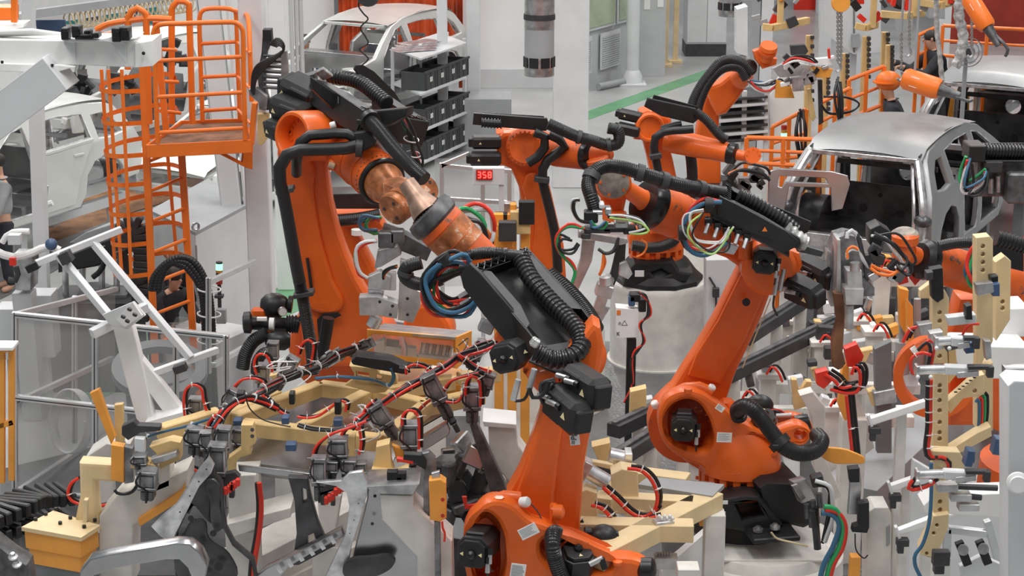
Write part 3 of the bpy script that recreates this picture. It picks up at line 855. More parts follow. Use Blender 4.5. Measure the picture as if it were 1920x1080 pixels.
# coloured loop beside the forearm
lp = PP(12.7,(1352,378),(1325,378),(1298,392),(1282,418),(1281,444),(1294,464),(1318,472),(1345,465),(1362,448))
cable_loop(r3,lp,.015,['red_hose','blue_hose','hose_black'],.035,seed=3)
lp2 = PP(12.62,(1320,400),(1300,415),(1296,440),(1310,462),(1340,470),(1362,458),(1372,430))
cable_loop(r3,lp2,.007,['white_hose','yellow_green','grey_light','hose_black','white_hose'],.05,seed=4)
for x,y in ((1329,385),(1280,436)):part('cable_strap',MB().cyl(P(x - 8,y,12.66),P(x + 8,y,12.66),.055,n=14),'black',r3)
mb = MB().mat('black'); mb.beam(P(1322,408,12.8),P(1405,442,12.8),.04,.03)
for x,y in ((1328,420),(1345,428),(1362,436),(1384,440),(1400,448)):
    mb.mat('steel').cyl(P(x,y,12.74),P(x - 6,y + 18,12.7),.016,n=10).mat('black').box(P(x,y - 4,12.76),(.05,.05,.05))
part('connector_rail',mb,'black',r3)
part('bracket',MB().slab(Pl(1380,470,12.8),[(1366,456),(1386,462),(1376,478),(1356,474)],.06,.006),'steel',r3)
# big hose over the carousel
hp = PP(12.75,(1386,782,13.0),(1384,768,12.95),(1402,762,12.8),(1424,780,12.75),(1446,810,12.7),(1470,838,12.65),(1500,850,12.65),(1528,845,12.7),(1540,828,12.8),(1532,816,13.0))
corr_hose(r3,hp,.060,pitch=.013,depth=.07,n=20)
clamp_band(r3,P(1462,830,12.68),hp[5] - hp[4],.066,w=.06)
part('gas_bottle',MB().sphere(P(1424,760,13.6),(.11,.09,.085),20,14).cyl(P(1440,768,13.6),P(1456,774,13.6),.03),'hose_black',r3)
cable_loop(r3,PP(13.4,(1440,770),(1462,772),(1478,784),(1490,790)),.008,['red_hose','hose_black','hose_black'],.02,seed=8)
part('fitting_block',MB().mat('steel').box(P(1470,785,13.3),(.1,.06,.06)).mat('cast_alu').cyl(P(1455,780,13.25),P(1484,778,13.25),.018),'steel',r3)
mb = MB().lathe(P(1518,790,13.35),(-.6,0,-.2),[(0,.06),(.06,.075),(.1,.075)],n=24); part('end_cap',mb,'black_gloss',r3)
# plug panel at the back of the base
mb = MB().mat('cast_alu').slab(Pl(1510,925,12.7,yaw=25),[(1488,905),(1512,898),(1530,935),(1505,945)],.08,.01).mat('steel').slab(Pl(1500,925,12.62,yaw=25),[(1486,912),(1496,908),(1512,934),(1502,940)],.03,.005)
mb.mat('charcoal').box(P(1532,900,12.7),(.09,.08,.09),Matrix.Rotation(R(-15),3,'Y'),.01)
part('plug_panel',mb,'cast_alu',r3)
mb = MB().mat('dark_steel')
for x,y in ((1512,945),(1524,938),(1536,925),(1520,962),(1530,955)):
    mb.cyl(P(x,y,12.62),P(x + 2,y + 26,12.62),.022,n=12)
part('heavy_connector',mb,'dark_steel',r3)
cable_loop(r3,PP(12.6,(1526,955),(1530,985),(1532,1030)),.028,['hose_black','charcoal'],.03,seed=2)
cable_loop(r3,PP(12.5,(1530,905),(1552,912),(1560,945),(1555,975),(1545,1015)),.016,['grey_light','hose_black','hose_black'],.04,seed=5)
for c_,o1 in (('green_hose',0),('red_hose',6),('blue_hose',-12)):
    part('supply_hose',MB().tube(PP(12.4,(1545 + o1 * .4,950 + abs(o1)),(1566 + o1 * .5,955 + abs(o1) * .8),(1581 + o1 * .6,985),(1574 + o1,1025),(1556 + o1,1060),(1545 + o1,1110)),.020,10),c_,r3)
part('earth_wire',MB().tube(PP(12.55,(1446,998),(1458,1010),(1490,1018),(1515,1024)),.008,6),'beige_coil',r3)

# white round plinth
pc_ = P(1432,1000,13.05)
mb = MB().lathe((pc_.x,pc_.y,0),(0,0,1),[(0,.62),(.02,.62),(.80,.60),(.82,.57),(.86,.56),(.9,.54)],n=64)
mb.box((pc_.x + .0,pc_.y,.905),(.9,.9,.02),ch=.01)
single('robot_plinth',mb,'white_worn','white round steel plinth under the right foreground robot','plinth')
# ------------------------------------------------------------------ front centre robot
b2 = P(1010,1180,11.3)
r2 = thing('industrial_robot',(b2.x,11.3,.95),'large orange robot at the bottom centre, black hose tray on top, arm reaching up left','robot')
single('robot_plinth',MB().lathe((b2.x,11.4,0),(0,0,1),[(0,.62),(.85,.6),(.93,.56)],n=48),'white_worn','round plinth under the bottom centre robot, below the frame','plinth')
part('base',MB().lathe((b2.x,11.4,.93),(0,0,1),[(0,.5),(.06,.5),(.2,.38),(.3,.36)],n=40),'black',r2)
hole = [(878,1010),(884,985),(895,970),(910,963),(926,971),(940,994),(947,1030),(946,1070),(936,1100),(915,1112),(893,1096),(881,1060)]
out = [(871,1010),(879,978),(896,955),(914,942),(934,939),(962,948),(996,977),(1020,984),(1040,993),(1089,1017),(1140,1043),(1200,1052),(1216,1064),(1218,1086),(1195,1100),(1140,1120),(1080,1150),(1040,1190),(960,1190),(900,1150),(876,1080)]
cav = [(1014,1024),(1024,1011),(1055,1012),(1110,1033),(1150,1062),(1138,1074),(1100,1076),(1060,1072),(1030,1060)]
mb = MB().mat('orange').slab(Pl(960,1030,10.95),out,.16,.032,holes=[hole,cav],smooth=('o','h'))
mb.slab(Pl(960,1030,11.13),[(882,1010),(897,962),(932,947),(990,982),(1040,1000),(1140,1050),(1200,1060),(1200,1090),(1080,1140),(960,1170),(900,1130),(880,1080)],.26,.03,holes=[hole],smooth=('o','h'))
mb.slab(Pl(960,1030,11.42),[(882,1010),(897,962),(932,947),(980,982),(1000,1060),(960,1150),(900,1120)],.08,.02,smooth=('o',))
k = P(936,942,11.0); mb.cyl(k,k + Vector((0,0,.035)),.032,n=6)
k = P(1158,1058,10.93); mb.cyl(k,k + Vector((0,0,.02)),.03,n=18)
part('carousel',mb,'orange',r2)
mb = MB().mat('orange').bolts(P(915,1030,11.3),(0,-1,0),.15,22,.010,.014); part('bolt_circle',mb,'orange',r2)
motor(r2,P(886,1037,10.78),(-.25,-1,.12),.20,.32)
motor(r2,P(1083,1036,10.95),(.1,-.35,1),.20,.18,up=(1,.2,.2),conn=False,topplate=False)
part('cable_plug',MB().mat('cast_alu').cyl(P(1106,1058,10.78),P(1130,1046,10.78),.018).mat('black').cyl(P(1128,1047,10.78),P(1134,1066,10.78),.02),'cast_alu',r2)
sheet(r2,991,996,10.77,.12,.075,28)
sheet(r2,971,1072,10.77,.095,.11,-8,9)
# link arm
lo = [(982,702),(1000,728),(1018,748),(1012,785),(995,835),(972,893),(950,932),(960,960),(1000,990),(1060,1012),(1087,1008),(1091,940),(1095,880),(1108,805),(1122,720),(1132,648),(1126,615),(1112,606),(1085,640),(1035,690)]
mb = MB().mat('orange').slab(Pl(1040,880,11.3),lo,.24,.035)
mb.slab(Pl(1040,880,11.26),[(1020,770),(1005,820),(985,880),(965,935),(1000,975),(1040,1000),(1040,930),(1050,850),(1060,770)],.06,.03)
a2 = part('link_arm',mb,'orange',r2)
part('stop_bumper_arm',MB().mat('orange').tube(PP(11.12,(898,962),(912,945),(932,934),(958,930),(976,934)),.042,12),'orange',a2)
k = P(984,939,11.05); part('rubber_stop',MB().lathe(k - Vector((.02,0,.01)),(.8,-.6,.3),[(0,.034),(.04,.036),(.055,.028),(.06,.01)],n=16),'white_hose',a2)
mb = MB(); k = P(1050,965,11.05); mb.lathe(k + Vector((-.05,0,.02)),(1,0,-.1),[(0,.05),(.06,.052),(.08,.02)],n=20); mb.box(k + Vector((-.04,.04,-.03)),(.05,.1,.16),ch=.015)
part('lug',mb,'orange',a2)
pl = Pl(1077,817,11.05,0); lb = MB().mat('label_white').box(pl.o,(.062,.004,.125),Matrix.Rotation(R(-6),3,'Y'),0)
u_ = Vector((math.sin(R(-6)) * -1 * -1,0,1)).normalized() if False else Vector((.105,0,1)).normalized()
lb.text('=PLC',pl.o + Vector((0,-.004,0)),u_,Vector((-1,0,.105)).normalized(),.052,font_bold=.0006)
part('name_label',lb,'label_white',a2,label='white label lettered =PLC')
part('sealing_strip',MB().mat('dark_steel').tube(PP(11.04,(995,944),(1010,962),(1020,985)),.005,6),'dark_steel',a2)
# elbow and forearm
e2 = P(1085,668,12.0)
mb = MB().mat('orange').sphere(e2,(.19,.19,.19),28,18).slab(Pl(1060,690,11.75),[(980,700),(1010,660),(1110,600),(1132,650),(1120,720),(1060,760),(1018,750)],.3,.04)
part('elbow_casting',mb,'orange',r2)
fa,fb = P(1010,600,12.35),P(818,414,12.42)
L = (fb - fa).length
mb = MB().mat('orange_dirty').lathe(fa,fb - fa,[(0,.15),(L * .5,.155),(L * .96,.168),(L,.16)],n=44)
mb.ring(fa + (fb - fa) * .80,fb - fa,.170,.1,.004); mb.ring(fa + (fb - fa) * .93,fb - fa,.172,.1,.004)
fr2 = part('forearm',mb,'orange_dirty',r2)
part('worn_patch',MB().mat('patina').lathe(fa + (fb - fa) * .72,fb - fa,[(0,.164),(L * .2,.1712)],n=44,cap=False),'patina',fr2)
part('wrist_ring',MB().lathe(fb,fb - fa,[(-.02,.165),(0,.182),(.05,.184),(.09,.172),(.10,.12)],n=44),'dark_steel',fr2)
nk = P(788,372,12.5)
mb = MB().mat('cone_metal').lathe(fb + (fb - fa).normalized() * .08,nk - fb,[(0,.115),(.05,.105),(.16,.068),(.26,.062)],n=32)
mb.mat('charcoal').bolts(fb + (fb - fa).normalized() * .095,fb - fa,.118,26,.007,.01)
part('wrist_neck',mb,'cone_metal',r2)
motor(r2,P(946,672,11.2),(-.3,-1,.15),.19,.22,topplate=False,conn=False,up=(-.3,0,1))
part('cable_plug',MB().mat('cast_alu').cyl(P(972,712,11.05),P(962,750,11.05),.02).cyl(P(1002,692,11.05),P(992,730,11.05),.02).mat('hose_black').tube(PP(11.05,(962,748),(968,752),(984,748),(992,730)),.01).tube(PP(10.95,(992,728),(1000,746),(1020,738),(1030,715)),.014),'cast_alu',r2)
motor_pack(r2,P(1070,708,11.15),P(1128,744,10.85),.17,.22,up=(.3,-.4,1),plugs=2)
motor_pack(r2,P(1036,742,11.1),P(1092,790,10.8),.17,.22,up=(.3,-.4,1),plugs=2)
cable_loop(r2,PP(11.0,(1040,712),(1022,722),(1020,745),(1040,762),(1058,752)),.013,['hose_black','hose_black','charcoal'],.03,seed=3)
# tray with the big corrugated hose
T0 = P(884,500,11.95)
hp = [P(978,488,11.98),P(997,524,11.82),P(1031,563,11.68),P(1062,594,11.55),P(1085,622,11.42),P(1090,648,11.30),P(1072,668,11.22),P(1035,674,11.2),P(1005,660,11.2)]
tr = tray(r2,T0,P(1012,648,11.30) - T0,P(998,478,12.1) - T0,.13,hp,.062,wall_cut=.2,hp=.036)
# outer cheek of the tray and belly plate
part('tray_skirt',MB().mat('black_plastic').slab(Pl(930,590,11.6,yaw=-18),[(862,516),(880,494),(900,512),(1010,640),(1018,652),(992,676),(955,650),(905,590),(868,540)],.05,.01),'black_plastic',tr[0])
bp = [P(992,676,11.28),P(1062,706,11.24),P(1104,688,11.3),P(1102,650,11.4),P(1070,640,11.45),P(1010,650,11.4)]
part('belly_plate',MB().add(bp + [q - Vector((0,0,.012)) for q in bp],[[0,1,2,3,4,5],[11,10,9,8,7,6]] + [[i,(i + 1) % 6,6 + (i + 1) % 6,6 + i] for i in range(6)]),'charcoal',tr[0])
wt = MB(); wp = P(985,660,11.15); tri(wt,wp,Vector((1,0,.3)).normalized(),Vector((-.3,0,1)).normalized(),Vector((0,-1,0)),.016); part('warning_triangle',wt,'warn_yellow',tr[0])
part('wrapping_film',MB().mat('film_grey').box(P(1003,642,11.12),(.06,.05,.06),Matrix.Rotation(.6,3,'Y'),.02),'film_grey',tr[0],label='crumpled silver tape on the tray corner')
part('tread_cover',MB().mat('hose_ridge').hose(PP(11.75,(1030,515,12.1),(1060,540,12.0),(1090,572,11.85),(1108,598,11.7),(1118,618,11.6)),.055,.02,.12,20),'hose_ridge',r2)
# dress hose towards the wrist
hp = PP(12.1,(985,482,12.0),(950,478),(920,474),(885,478,12.15),(860,490,12.1))
corr_hose(r2,hp,.042,pitch=.016,depth=.1)
hp = PP(11.95,(885,500),(857,505),(825,520),(800,532),(775,530),(759,517),(765,500),(790,492))
corr_hose(r2,hp,.046,pitch=.016,depth=.03,mat_='hose_black')
for i in (2,5):part('hose_clamp',MB().ring(hp[i],hp[i + 1] - hp[i],.056,.04,.03,18),'charcoal',r2)
lp = PP(11.8,(880,492),(858,482),(832,486),(806,500),(790,528),(792,558),(812,580),(842,588),(872,580),(890,562))
cable_loop(r2,lp,.014,['blue_hose','red_hose','hose_black','blue_hose'],.04,seed=5)
lp = PP(11.85,(858,500),(830,504),(812,522),(810,548),(826,568),(850,575),(876,566))
cable_loop(r2,lp,.012,['red_hose','hose_black','green_hose','red_hose','hose_black'],.04,seed=6)
for s_ in range(4):
    o = s_ * 7
    part('cable',MB().tube(PP(11.9,(806 + o,530 + o),(826 + o * .5,548 + o),(850,560 + o * .6),(872,548 + o * .5),(884,540 + o * .6)),.010,8),'hose_black',r2)
for x,y in ((868,552),(872,566)):part('fitting',MB().cyl(P(x - 8,y + 5,11.8),P(x + 8,y - 5,11.8),.015,n=10),'steel',r2)
part('cable_strap',MB().cyl(P(828,480,11.78),P(840,494,11.78),.05,n=14),'black',r2)
part('plug_box',MB().mat('grey_mid').box(P(912,612,11.75),(.1,.08,.08),Matrix.Rotation(.4,3,'Y'),.01).mat('orange').box(P(940,628,11.7),(.07,.06,.09),Matrix.Rotation(.5,3,'Y'),.01),'grey_mid',r2)
# accumulator, hose and cap over the rear fork
mb = MB().mat('hose_black').sphere(P(1131,1007,11.3),(.100,.09,.085),24,16).cyl(P(1110,1006,11.3),P(1096,1012,11.3),.04).cyl(P(1152,1003,11.3),P(1160,1002,11.3),.03).box(P(1103,1012,11.3),(.06,.08,.16),ch=.01)
part('gas_bottle',mb,'hose_black',r2)
mb = MB().mat('hose_black').cyl(P(1092,1018,11.4),P(1180,1052,11.2),.055,n=20); part('balancer_cylinder',mb,'hose_black',r2)
part('sticker',MB().cyl(P(1152,1040,11.15),P(1186,1051,11.15),.034,n=18),'label_white',r2)
part('end_cap',MB().lathe(P(1196,1068,11.0),(1,-.15,.05),[(0,.05),(.02,.078),(.09,.08),(.11,.06),(.12,.02)],n=26),'black_gloss',r2)
hp = PP(10.85,(1050,1003,11.1),(1038,1000,10.95),(1036,1020),(1040,1045),(1050,1075),(1066,1105),(1090,1130))
corr_hose(r2,hp,.052,pitch=.015,depth=.1)
# ------------------------------------------------------------------ left robot
b1 = P(640,700,15.1)
r1 = thing('industrial_robot',(b1.x,15.1,.9),'tall orange robot at centre left with thick black hoses running down its arm','robot')
single('robot_plinth',MB().lathe((b1.x,15.2,0),(0,0,1),[(0,.62),(.85,.6),(.9,.56)],n=40),'white_worn','round plinth under the centre left robot, mostly hidden by the welding fixture','plinth')
part('base',MB().lathe((b1.x,15.2,.9),(0,0,1),[(0,.55),(.06,.55),(.2,.42),(.36,.40),(.4,.3)],n=40),'black',r1)
lo = [(519,290),(522,245),(540,222),(566,214),(600,235),(612,262),(613,330),(620,385),(632,435),(648,480),(668,525),(690,562),(712,600),(716,640),(700,690),(560,690),(566,640),(563,600),(556,545),(547,480),(538,415),(527,350)]
mb = MB().mat('orange').slab(Pl(580,450,14.75),lo,.30,.04)
mb.slab(Pl(580,450,14.70),[(532,300),(560,288),(584,300),(588,360),(600,440),(622,520),(640,580),(588,584),(566,560),(555,480),(542,400)],.06,.03,smooth=('o',))
a1 = part('link_arm',mb,'orange',r1)
mb = MB().mat('orange').slab(Pl(620,640,14.9),[(562,590),(600,580),(650,588),(700,600),(740,640),(745,720),(570,720)],.5,.05,smooth=('o',))
mb.mat('black').slab(Pl(620,600,14.69),[(594,600),(606,588),(634,586),(640,592),(622,600),(610,620),(612,650),(598,640)],.02,.004)
part('carousel',mb,'orange',r1)
mb = MB().mat('orange_dirty'); o_ = P(602,569,14.67)
for k in range(5):mb.box(o_ + Vector((-.05 + k * .022,0,0)),(.010,.008,.014 if k in (0,4) else .009))
part('embossed_mark',mb,'orange_dirty',a1)
part('scuff_mark',MB().mat('black').tube(PP(14.68,(576,484),(580,510),(584,540)),.014,6),'black',a1)
# elbow drum
da = Vector((-.62,-.75,.12)).normalized(); dc = P(547,256,14.35)
mb = drum(MB().mat('orange'),dc,da,.20,.62,recess=.12)
mb.ring(dc - da * .34,-da,.208,.1,.03,40); mb.ring(dc - da * .5,-da,.212,.1,.02,40)
mb.bolts(dc - da * .305,-da,.18,26,.011,.03)
mb.mat('orange').slab(Pl(600,200,14.8),[(560,215),(572,175),(592,168),(640,200),(655,230),(650,262),(600,240)],.34,.04,smooth=('o',))
eb = part('elbow_casting',mb,'orange',r1)
for (x,y),(x2,y2) in (((622,238),(628,252)),((625,300),(621,318))):
    mb = MB().mat('orange').cyl(P(x,y,14.4),P(x2,y2,14.4),.038,n=16,ch=.01); o = part('stop_post',mb,'orange',eb)
part('rubber_stop',MB().cyl(P(619,236,14.36),P(630,233,14.36),.028,n=12,ch=.006),'white_hose',eb)
part('rubber_stop',MB().cyl(P(616,308,14.36),P(628,312,14.36),.026,n=12,ch=.006),'beige_coil',eb)
# forearm, ring and worn wrist
fa,fb = P(636,268,14.75),P(716,340,14.05); L = (fb - fa).length
mb = MB().mat('orange_dirty').lathe(fa,fb - fa,[(0,.19),(L * .4,.195),(L * .8,.185),(L,.175)],n=44)
mb.ring(fa + (fb - fa) * .55,fb - fa,.197,.1,.004); mb.ring(fa + (fb - fa) * .8,fb - fa,.192,.1,.004); mb.mat('dark_steel').bolts(fa + (fb - fa) * .9,fb - fa,.18,30,.006,.008)
f1 = part('forearm',mb,'orange_dirty',r1)
rg = [fb + (frame(fb - fa)[1] * math.cos(k * PI / 16) + frame(fb - fa)[2] * math.sin(k * PI / 16)) * .172 for k in range(32)]
part('wrist_ring',MB().tube(rg,.024,10,closed=True,smooth=False),'black_gloss',f1)
wv = (fb - fa).normalized(); w0 = fb + wv * .0
mb = MB().mat('patina').lathe(w0,wv,[(0,.16),(.06,.158),(.14,.13),(.25,.11),(.36,.10)],n=40)
w1 = part('wrist_housing',mb,'patina',r1)
def wrist_disc(par,c,ax,r,th,mt='patina'):
    ax = Vector(ax).normalized(); mb = MB().mat(mt).lathe(c - ax * th / 2,ax,[(0,r * .9),(.012,r),(th * .45,r),(th * .48,r * .93),(th * .6,r * .93),(th * .63,r),(th - .012,r),(th,r * .92)],n=40)
    mb.mat('charcoal').bolts(c + ax * th / 2,ax,r * .55,3,.014,.006)
    mb.mat('black').bolts(c,ax,r * .96,0)
    return part('wrist_disc',mb,mt,par)
wrist_disc(w1,P(745,386,13.35),(-.55,-.75,-.28),.125,.14)
wrist_disc(w1,P(796,357,13.5),(.65,-.6,.35),.10,.10)
part('wrist_yoke',MB().mat('patina').beam(P(735,350,13.7),P(790,372,13.35),.2,.16,ch=.05),'patina',w1)
# motors behind the elbow
motor_pack(r1,P(602,190,14.75),P(538,158,14.95),.26,.22,up=(0,-.3,1),tri_at=.82)
motor_pack(r1,P(580,215,14.65),P(522,193,14.85),.26,.20,up=(0,-.3,1),tri_at=.8)
motor_pack(r1,P(560,250,14.6),P(512,234,14.8),.24,.16,up=(0,-.3,1),tri_at=.8)
# tray on top
T0 = P(588,143,14.75)
hp = [P(618,143,15.05),P(642,146,15.0),P(664,150,14.9),P(684,160,14.8),P(704,176,14.65),P(726,194,14.5)]
tr = tray(r1,P(684,208,14.1),T0 - P(684,208,14.1),P(762,200,14.75) - P(684,208,14.1),.20,hp,.062,wall_cut=.12,hp=.034)
part('tray_skirt',MB().mat('black_plastic').slab(Pl(630,190,14.42,yaw=42),[(586,146),(684,210),(670,243),(655,232),(586,168)],.04,.01),'black_plastic',tr[0])
part('front_plate',MB().mat('black_plastic').slab(Pl(715,225,14.02,yaw=-30),[(670,243),(684,210),(764,202),(762,217),(730,236),(700,240),(675,246)],.10,.012),'black_plastic',tr[0])
part('tray_skirt',MB().slab(Pl(710,165,15.0,yaw=38),[(664,130),(668,122),(680,121),(702,134),(740,172),(758,200),(748,203),(732,196),(690,165)],.02,.005),'black_plastic',tr[0])
part('tray_flap',MB().slab(Pl(585,150,14.9),[(566,146),(590,138),(592,160),(584,166)],.2,.006),'charcoal',tr[0])
part('wrapping_film',MB().mat('film_grey').slab(Pl(600,140,14.7,0,50),[(590,138),(606,130),(624,144),(606,152)],.03,.008),'film_grey',tr[0],label='crumpled silver film on the tray corner')
part('scratched_mark',MB().mat('grey_mid').box(P(634,188,14.35),(.002,.02,.05)),'grey_mid',tr[0])
# heavy hose to the wrist
hp = [P(694,226,14.0),P(712,245,13.85),P(740,280,13.6),P(770,312,13.4),P(796,336,13.3)]
corr_hose(r1,hp,.055,pitch=.012,depth=.08,n=20); clamp_band(r1,hp[0],hp[1] - hp[0],.066)
lp = PP(14.2,(752,214),(762,232),(772,252),(778,275),(786,300),(790,318))
cable_loop(r1,lp,.011,['hose_black','green_hose','red_hose','hose_black','charcoal','hose_black','hose_black'],.035,seed=2)
for x,y in ((771,262),(775,290)):part('cable_tie',MB().ring(P(x,y,14.2),(.2,-.2,1),.062,.056,.008,20),'white_hose',r1)
# two smooth hoses down the arm
hp1 = PP(14.1,(672,262),(655,252),(630,250),(604,252),(580,254),(564,266),(557,292),(556,325,14.3))
part('smooth_hose',MB().tube(hp1,.042,14),'hose_black',r1)
hp2 = PP(14.05,(676,272),(650,278),(606,280),(564,281),(540,289),(526,308),(524,335),(531,365),(538,400),(545,440),(554,490),(562,530))
part('smooth_hose',MB().tube(hp2,.050,16),'hose_black',r1)
corr_hose(r1,PP(14.1,(562,530),(568,560),(575,600),(583,650),(588,700)),.050,pitch=.013,depth=.07)
part('hose_bracket',MB().mat('black_plastic').slab(Pl(690,268,14.0),[(664,250),(690,246),(706,262),(704,274),(680,286),(668,284)],.14,.02),'black_plastic',r1)
part('hose_clamp',MB().ring(P(668,276,14.03),(1,0,-.1),.075,.05,.05,20),'charcoal',r1)
for x,y,w_ in ((535,356,30),(570,550,34)):part('hose_clamp',MB().beam(P(x - w_ * .55,y + 3,14.1),P(x + w_ * .55,y - 3,14.1),.13,.035),'charcoal',r1)
part('smooth_hose',MB().tube(PP(14.35,(616,596),(612,620),(608,645),(596,675)),.05,14),'hose_black',r1)
# pressure bottles beside the base
q = P(516,573,14.5)
mb = MB().mat('hose_black').lathe(P(488,574,14.5),P(545,572,14.5) - P(488,574,14.5),[(0,.02),(.01,.06),(.05,.095),(.1,.105),(.16,.10),(.21,.07),(.24,.03)],n=28).cyl(P(540,570,14.5),P(548,571,14.5),.07)
part('gas_bottle',mb,'hose_black',r1)
mb = MB().mat('hose_black').cyl(P(462,605,14.3),P(548,609,14.4),.055,n=24).lathe(P(455,605,14.25),(1,.1,0),[(0,.05),(.01,.085),(.06,.09),(.075,.06)],n=28); part('balancer_cylinder',mb,'hose_black',r1)
corr_hose(r1,PP(14.35,(538,608),(552,608),(562,610)),.075,pitch=.02,depth=.15)
part('sticker',MB().cyl(P(505,607,14.25),P(514,607.5,14.25),.050,n=20),'label_white',r1)
part('sticker',MB().box(P(491,598,14.25),(.08,.03,.03)),'label_white',r1)
mb = MB().mat('orange').box(P(486,595,14.45),(.12,.08,.16),ch=.02).box(P(498,625,14.45),(.12,.08,.12),ch=.02); part('mounting_lug',mb,'orange',r1)
part('gas_bottle',MB().lathe(P(497,638,14.2),(1,.1,-.05),[(0,.03),(.03,.065),(.07,.078),(.16,.078),(.2,.05)],n=24),'hose_black',r1)
k = P(529,583,14.3); gg = part('pressure_gauge',MB().cyl(k,k + Vector((.01,-.03,0)),.036,n=20),'steel',r1)
part('dial',MB().cyl(k + Vector((.01,-.03,0)),k + Vector((.011,-.033,0)),.030,n=20),'label_white',gg)
corr_hose(r1,PP(14.2,(500,625),(475,640),(460,665),(455,690)),.055,pitch=.016,depth=.06,mat_='hose_black')
corr_hose(r1,PP(14.1,(520,660),(495,662),(482,680),(480,700)),.045,pitch=.016,depth=.06,mat_='hose_black')
# ------------------------------------------------------------------ middle robot standing behind (forearm to the right)
def stub_base(r,x,y,Y,zt,label,vis=True):
    c = P(x,y,Y)
    single('robot_plinth',MB().lathe((c.x,Y,0),(0,0,1),[(0,.6),(zt - .08,.58),(zt - .02,.56),(zt,.5)],n=48),'white_worn',label,'plinth')
    part('base',MB().lathe((c.x,Y,zt),(0,0,1),[(0,.5),(.06,.5),(.2,.38),(.3,.34)],n=36),'black',r)
    return c
b4 = P(1030,600,18.6)
r4 = thing('industrial_robot',(b4.x,18.6,.9),'orange robot behind the centre, black cover on top and forearm pointing right','robot')
stub_base(r4,1030,600,18.6,.9,'round plinth of the robot beside the red number display')
mb = MB().mat('orange').slab(Pl(1000,400,18.3),[(930,262),(944,248),(985,246),(1008,258),(1012,285),(1018,312),(1032,360),(1046,420),(1058,470),(1062,530),(1050,700),(990,700),(984,560),(984,470),(980,400),(972,350),(958,318),(930,306)],.3,.04)
mb.slab(Pl(1000,400,18.25),[(985,330),(1005,325),(1020,380),(1035,440),(1046,500),(1010,500),(1002,420)],.05,.03,smooth=('o',))
part('link_arm',mb,'orange',r4)
mb = MB().mat('orange_dirty'); c = P(984,277,18.2); mb.lathe(c,(0,-1,.1),[(-.1,.19),(0,.19),(.02,.17),(.03,.15),(.02,.10),(.02,.001)],n=40); mb.bolts(c + Vector((0,-.02,0)),(0,-1,.1),.165,24,.009,.012)
mb.mat('orange').slab(Pl(985,280,18.35),[(930,250),(975,240),(1040,262),(1052,290),(1040,306),(1000,312),(930,312)],.34,.04)
part('elbow_casting',mb,'orange',r4)
motor_pack(r4,P(940,266,18.2),P(884,266,18.2),.18,.12,tri_at=.7); motor_pack(r4,P(940,297,18.1),P(880,297,18.1),.18,.12,tri_at=.7)
fa,fb = P(1030,284,18.3),P(1100,291,18.0)
mb = MB().mat('orange_dirty').lathe(fa,fb - fa,[(0,.13),(.1,.145),((fb - fa).length,.145)],n=32); f4 = part('forearm',mb,'orange_dirty',r4)
part('wrist_cover',MB().lathe(fb,fb - fa,[(0,.15),(.02,.152),(.06,.14),(.08,.08)],n=32),'black_gloss',f4)
mb = MB().mat('orange_dirty').lathe(fb + Vector((.05,0,0)),Vector((1,-.3,.1)),[(0,.12),(.12,.10),(.2,.06),(.22,.02)],n=24); mb.cyl(P(1120,298,17.8),P(1122,305,17.8),.11,n=24)
part('wrist_housing',mb,'orange_dirty',r4)
mb = MB().mat('black_plastic').slab(Pl(960,228,18.05),[(888,212),(1026,222),(1030,236),(1024,246),(950,240),(886,234)],.05,.01)
mb.slab(Pl(960,225,18.35),[(892,210),(1020,218),(1020,230),(900,222)],.02,.004)
tt = part('dress_pack_tray',mb,'black_plastic',r4)
corr_hose(tt,PP(18.0,(903,230),(935,232),(940,232)),.05,pitch=.03,depth=.2)
hp = PP(17.8,(1028,232),(1052,243),(1082,256),(1112,264),(1138,272),(1156,270),(1161,258),(1156,244),(1140,240))
part('smooth_hose',MB().hose(hp,.058,.016,.05,14),'hose_black',r4)
for i in (2,4):part('hose_clamp',MB().ring(hp[i],hp[i + 1] - hp[i],.068,.05,.04,18),'charcoal',r4)
for pts in (((1002,248),(1018,252),(1024,268),(1014,288),(998,302),(990,306)),((1030,252),(1050,262),(1060,272),(1046,286),(1030,296),(1018,316),(1016,330),(1022,360),(1032,400),(1042,450),(1046,510))):
    part('smooth_hose',MB().tube(PP(18.0,*pts),.048,12),'hose_black',r4)
part('hose_clamp',MB().beam(P(1002,334,17.95),P(1030,338,17.95),.12,.05),'charcoal',r4)
part('scale_strip',MB().beam(P(985,370,18.0),P(991,425,18.0),.004,.02,up=(0,-1,0)),'cream_pale',r4)

# ------------------------------------------------------------------ robot on the big grey plinth
r5c = P(1234,520,20.1)
r5 = thing('industrial_robot',(r5c.x,20.1,.95),'orange robot on the large grey plinth behind the centre, forearm pointing right','robot')
mb = MB().lathe((r5c.x,20.1,0),(0,0,1),[(0,.53),(.86,.53),(.90,.535),(.93,.52),(.94,.48)],n=64)
mb.lathe((r5c.x,20.1,.0),(0,0,1),[(0,.56),(.03,.56)],n=48)
single('robot_plinth',mb,'grey_mid' if False else 'white_worn','large grey round plinth behind the small white control box','plinth')
bb = MB().mat('black').lathe((r5c.x,20.1,.94),(0,0,1),[(0,.50),(.05,.50),(.12,.42),(.24,.33),(.27,.30)],n=10)
bb.mat('black').slab(Pl(1225,500,19.7),[(1168,534),(1176,508),(1190,494),(1262,488),(1274,508),(1300,512),(1286,528),(1262,534)],.5,.03,holes=[[(1222,512),(1240,505),(1254,514),(1232,522)]])
part('base',bb,'black',r5)
part('sticker',MB().box(P(1199,513,19.55),(.10,.01,.07)),'label_white',r5)
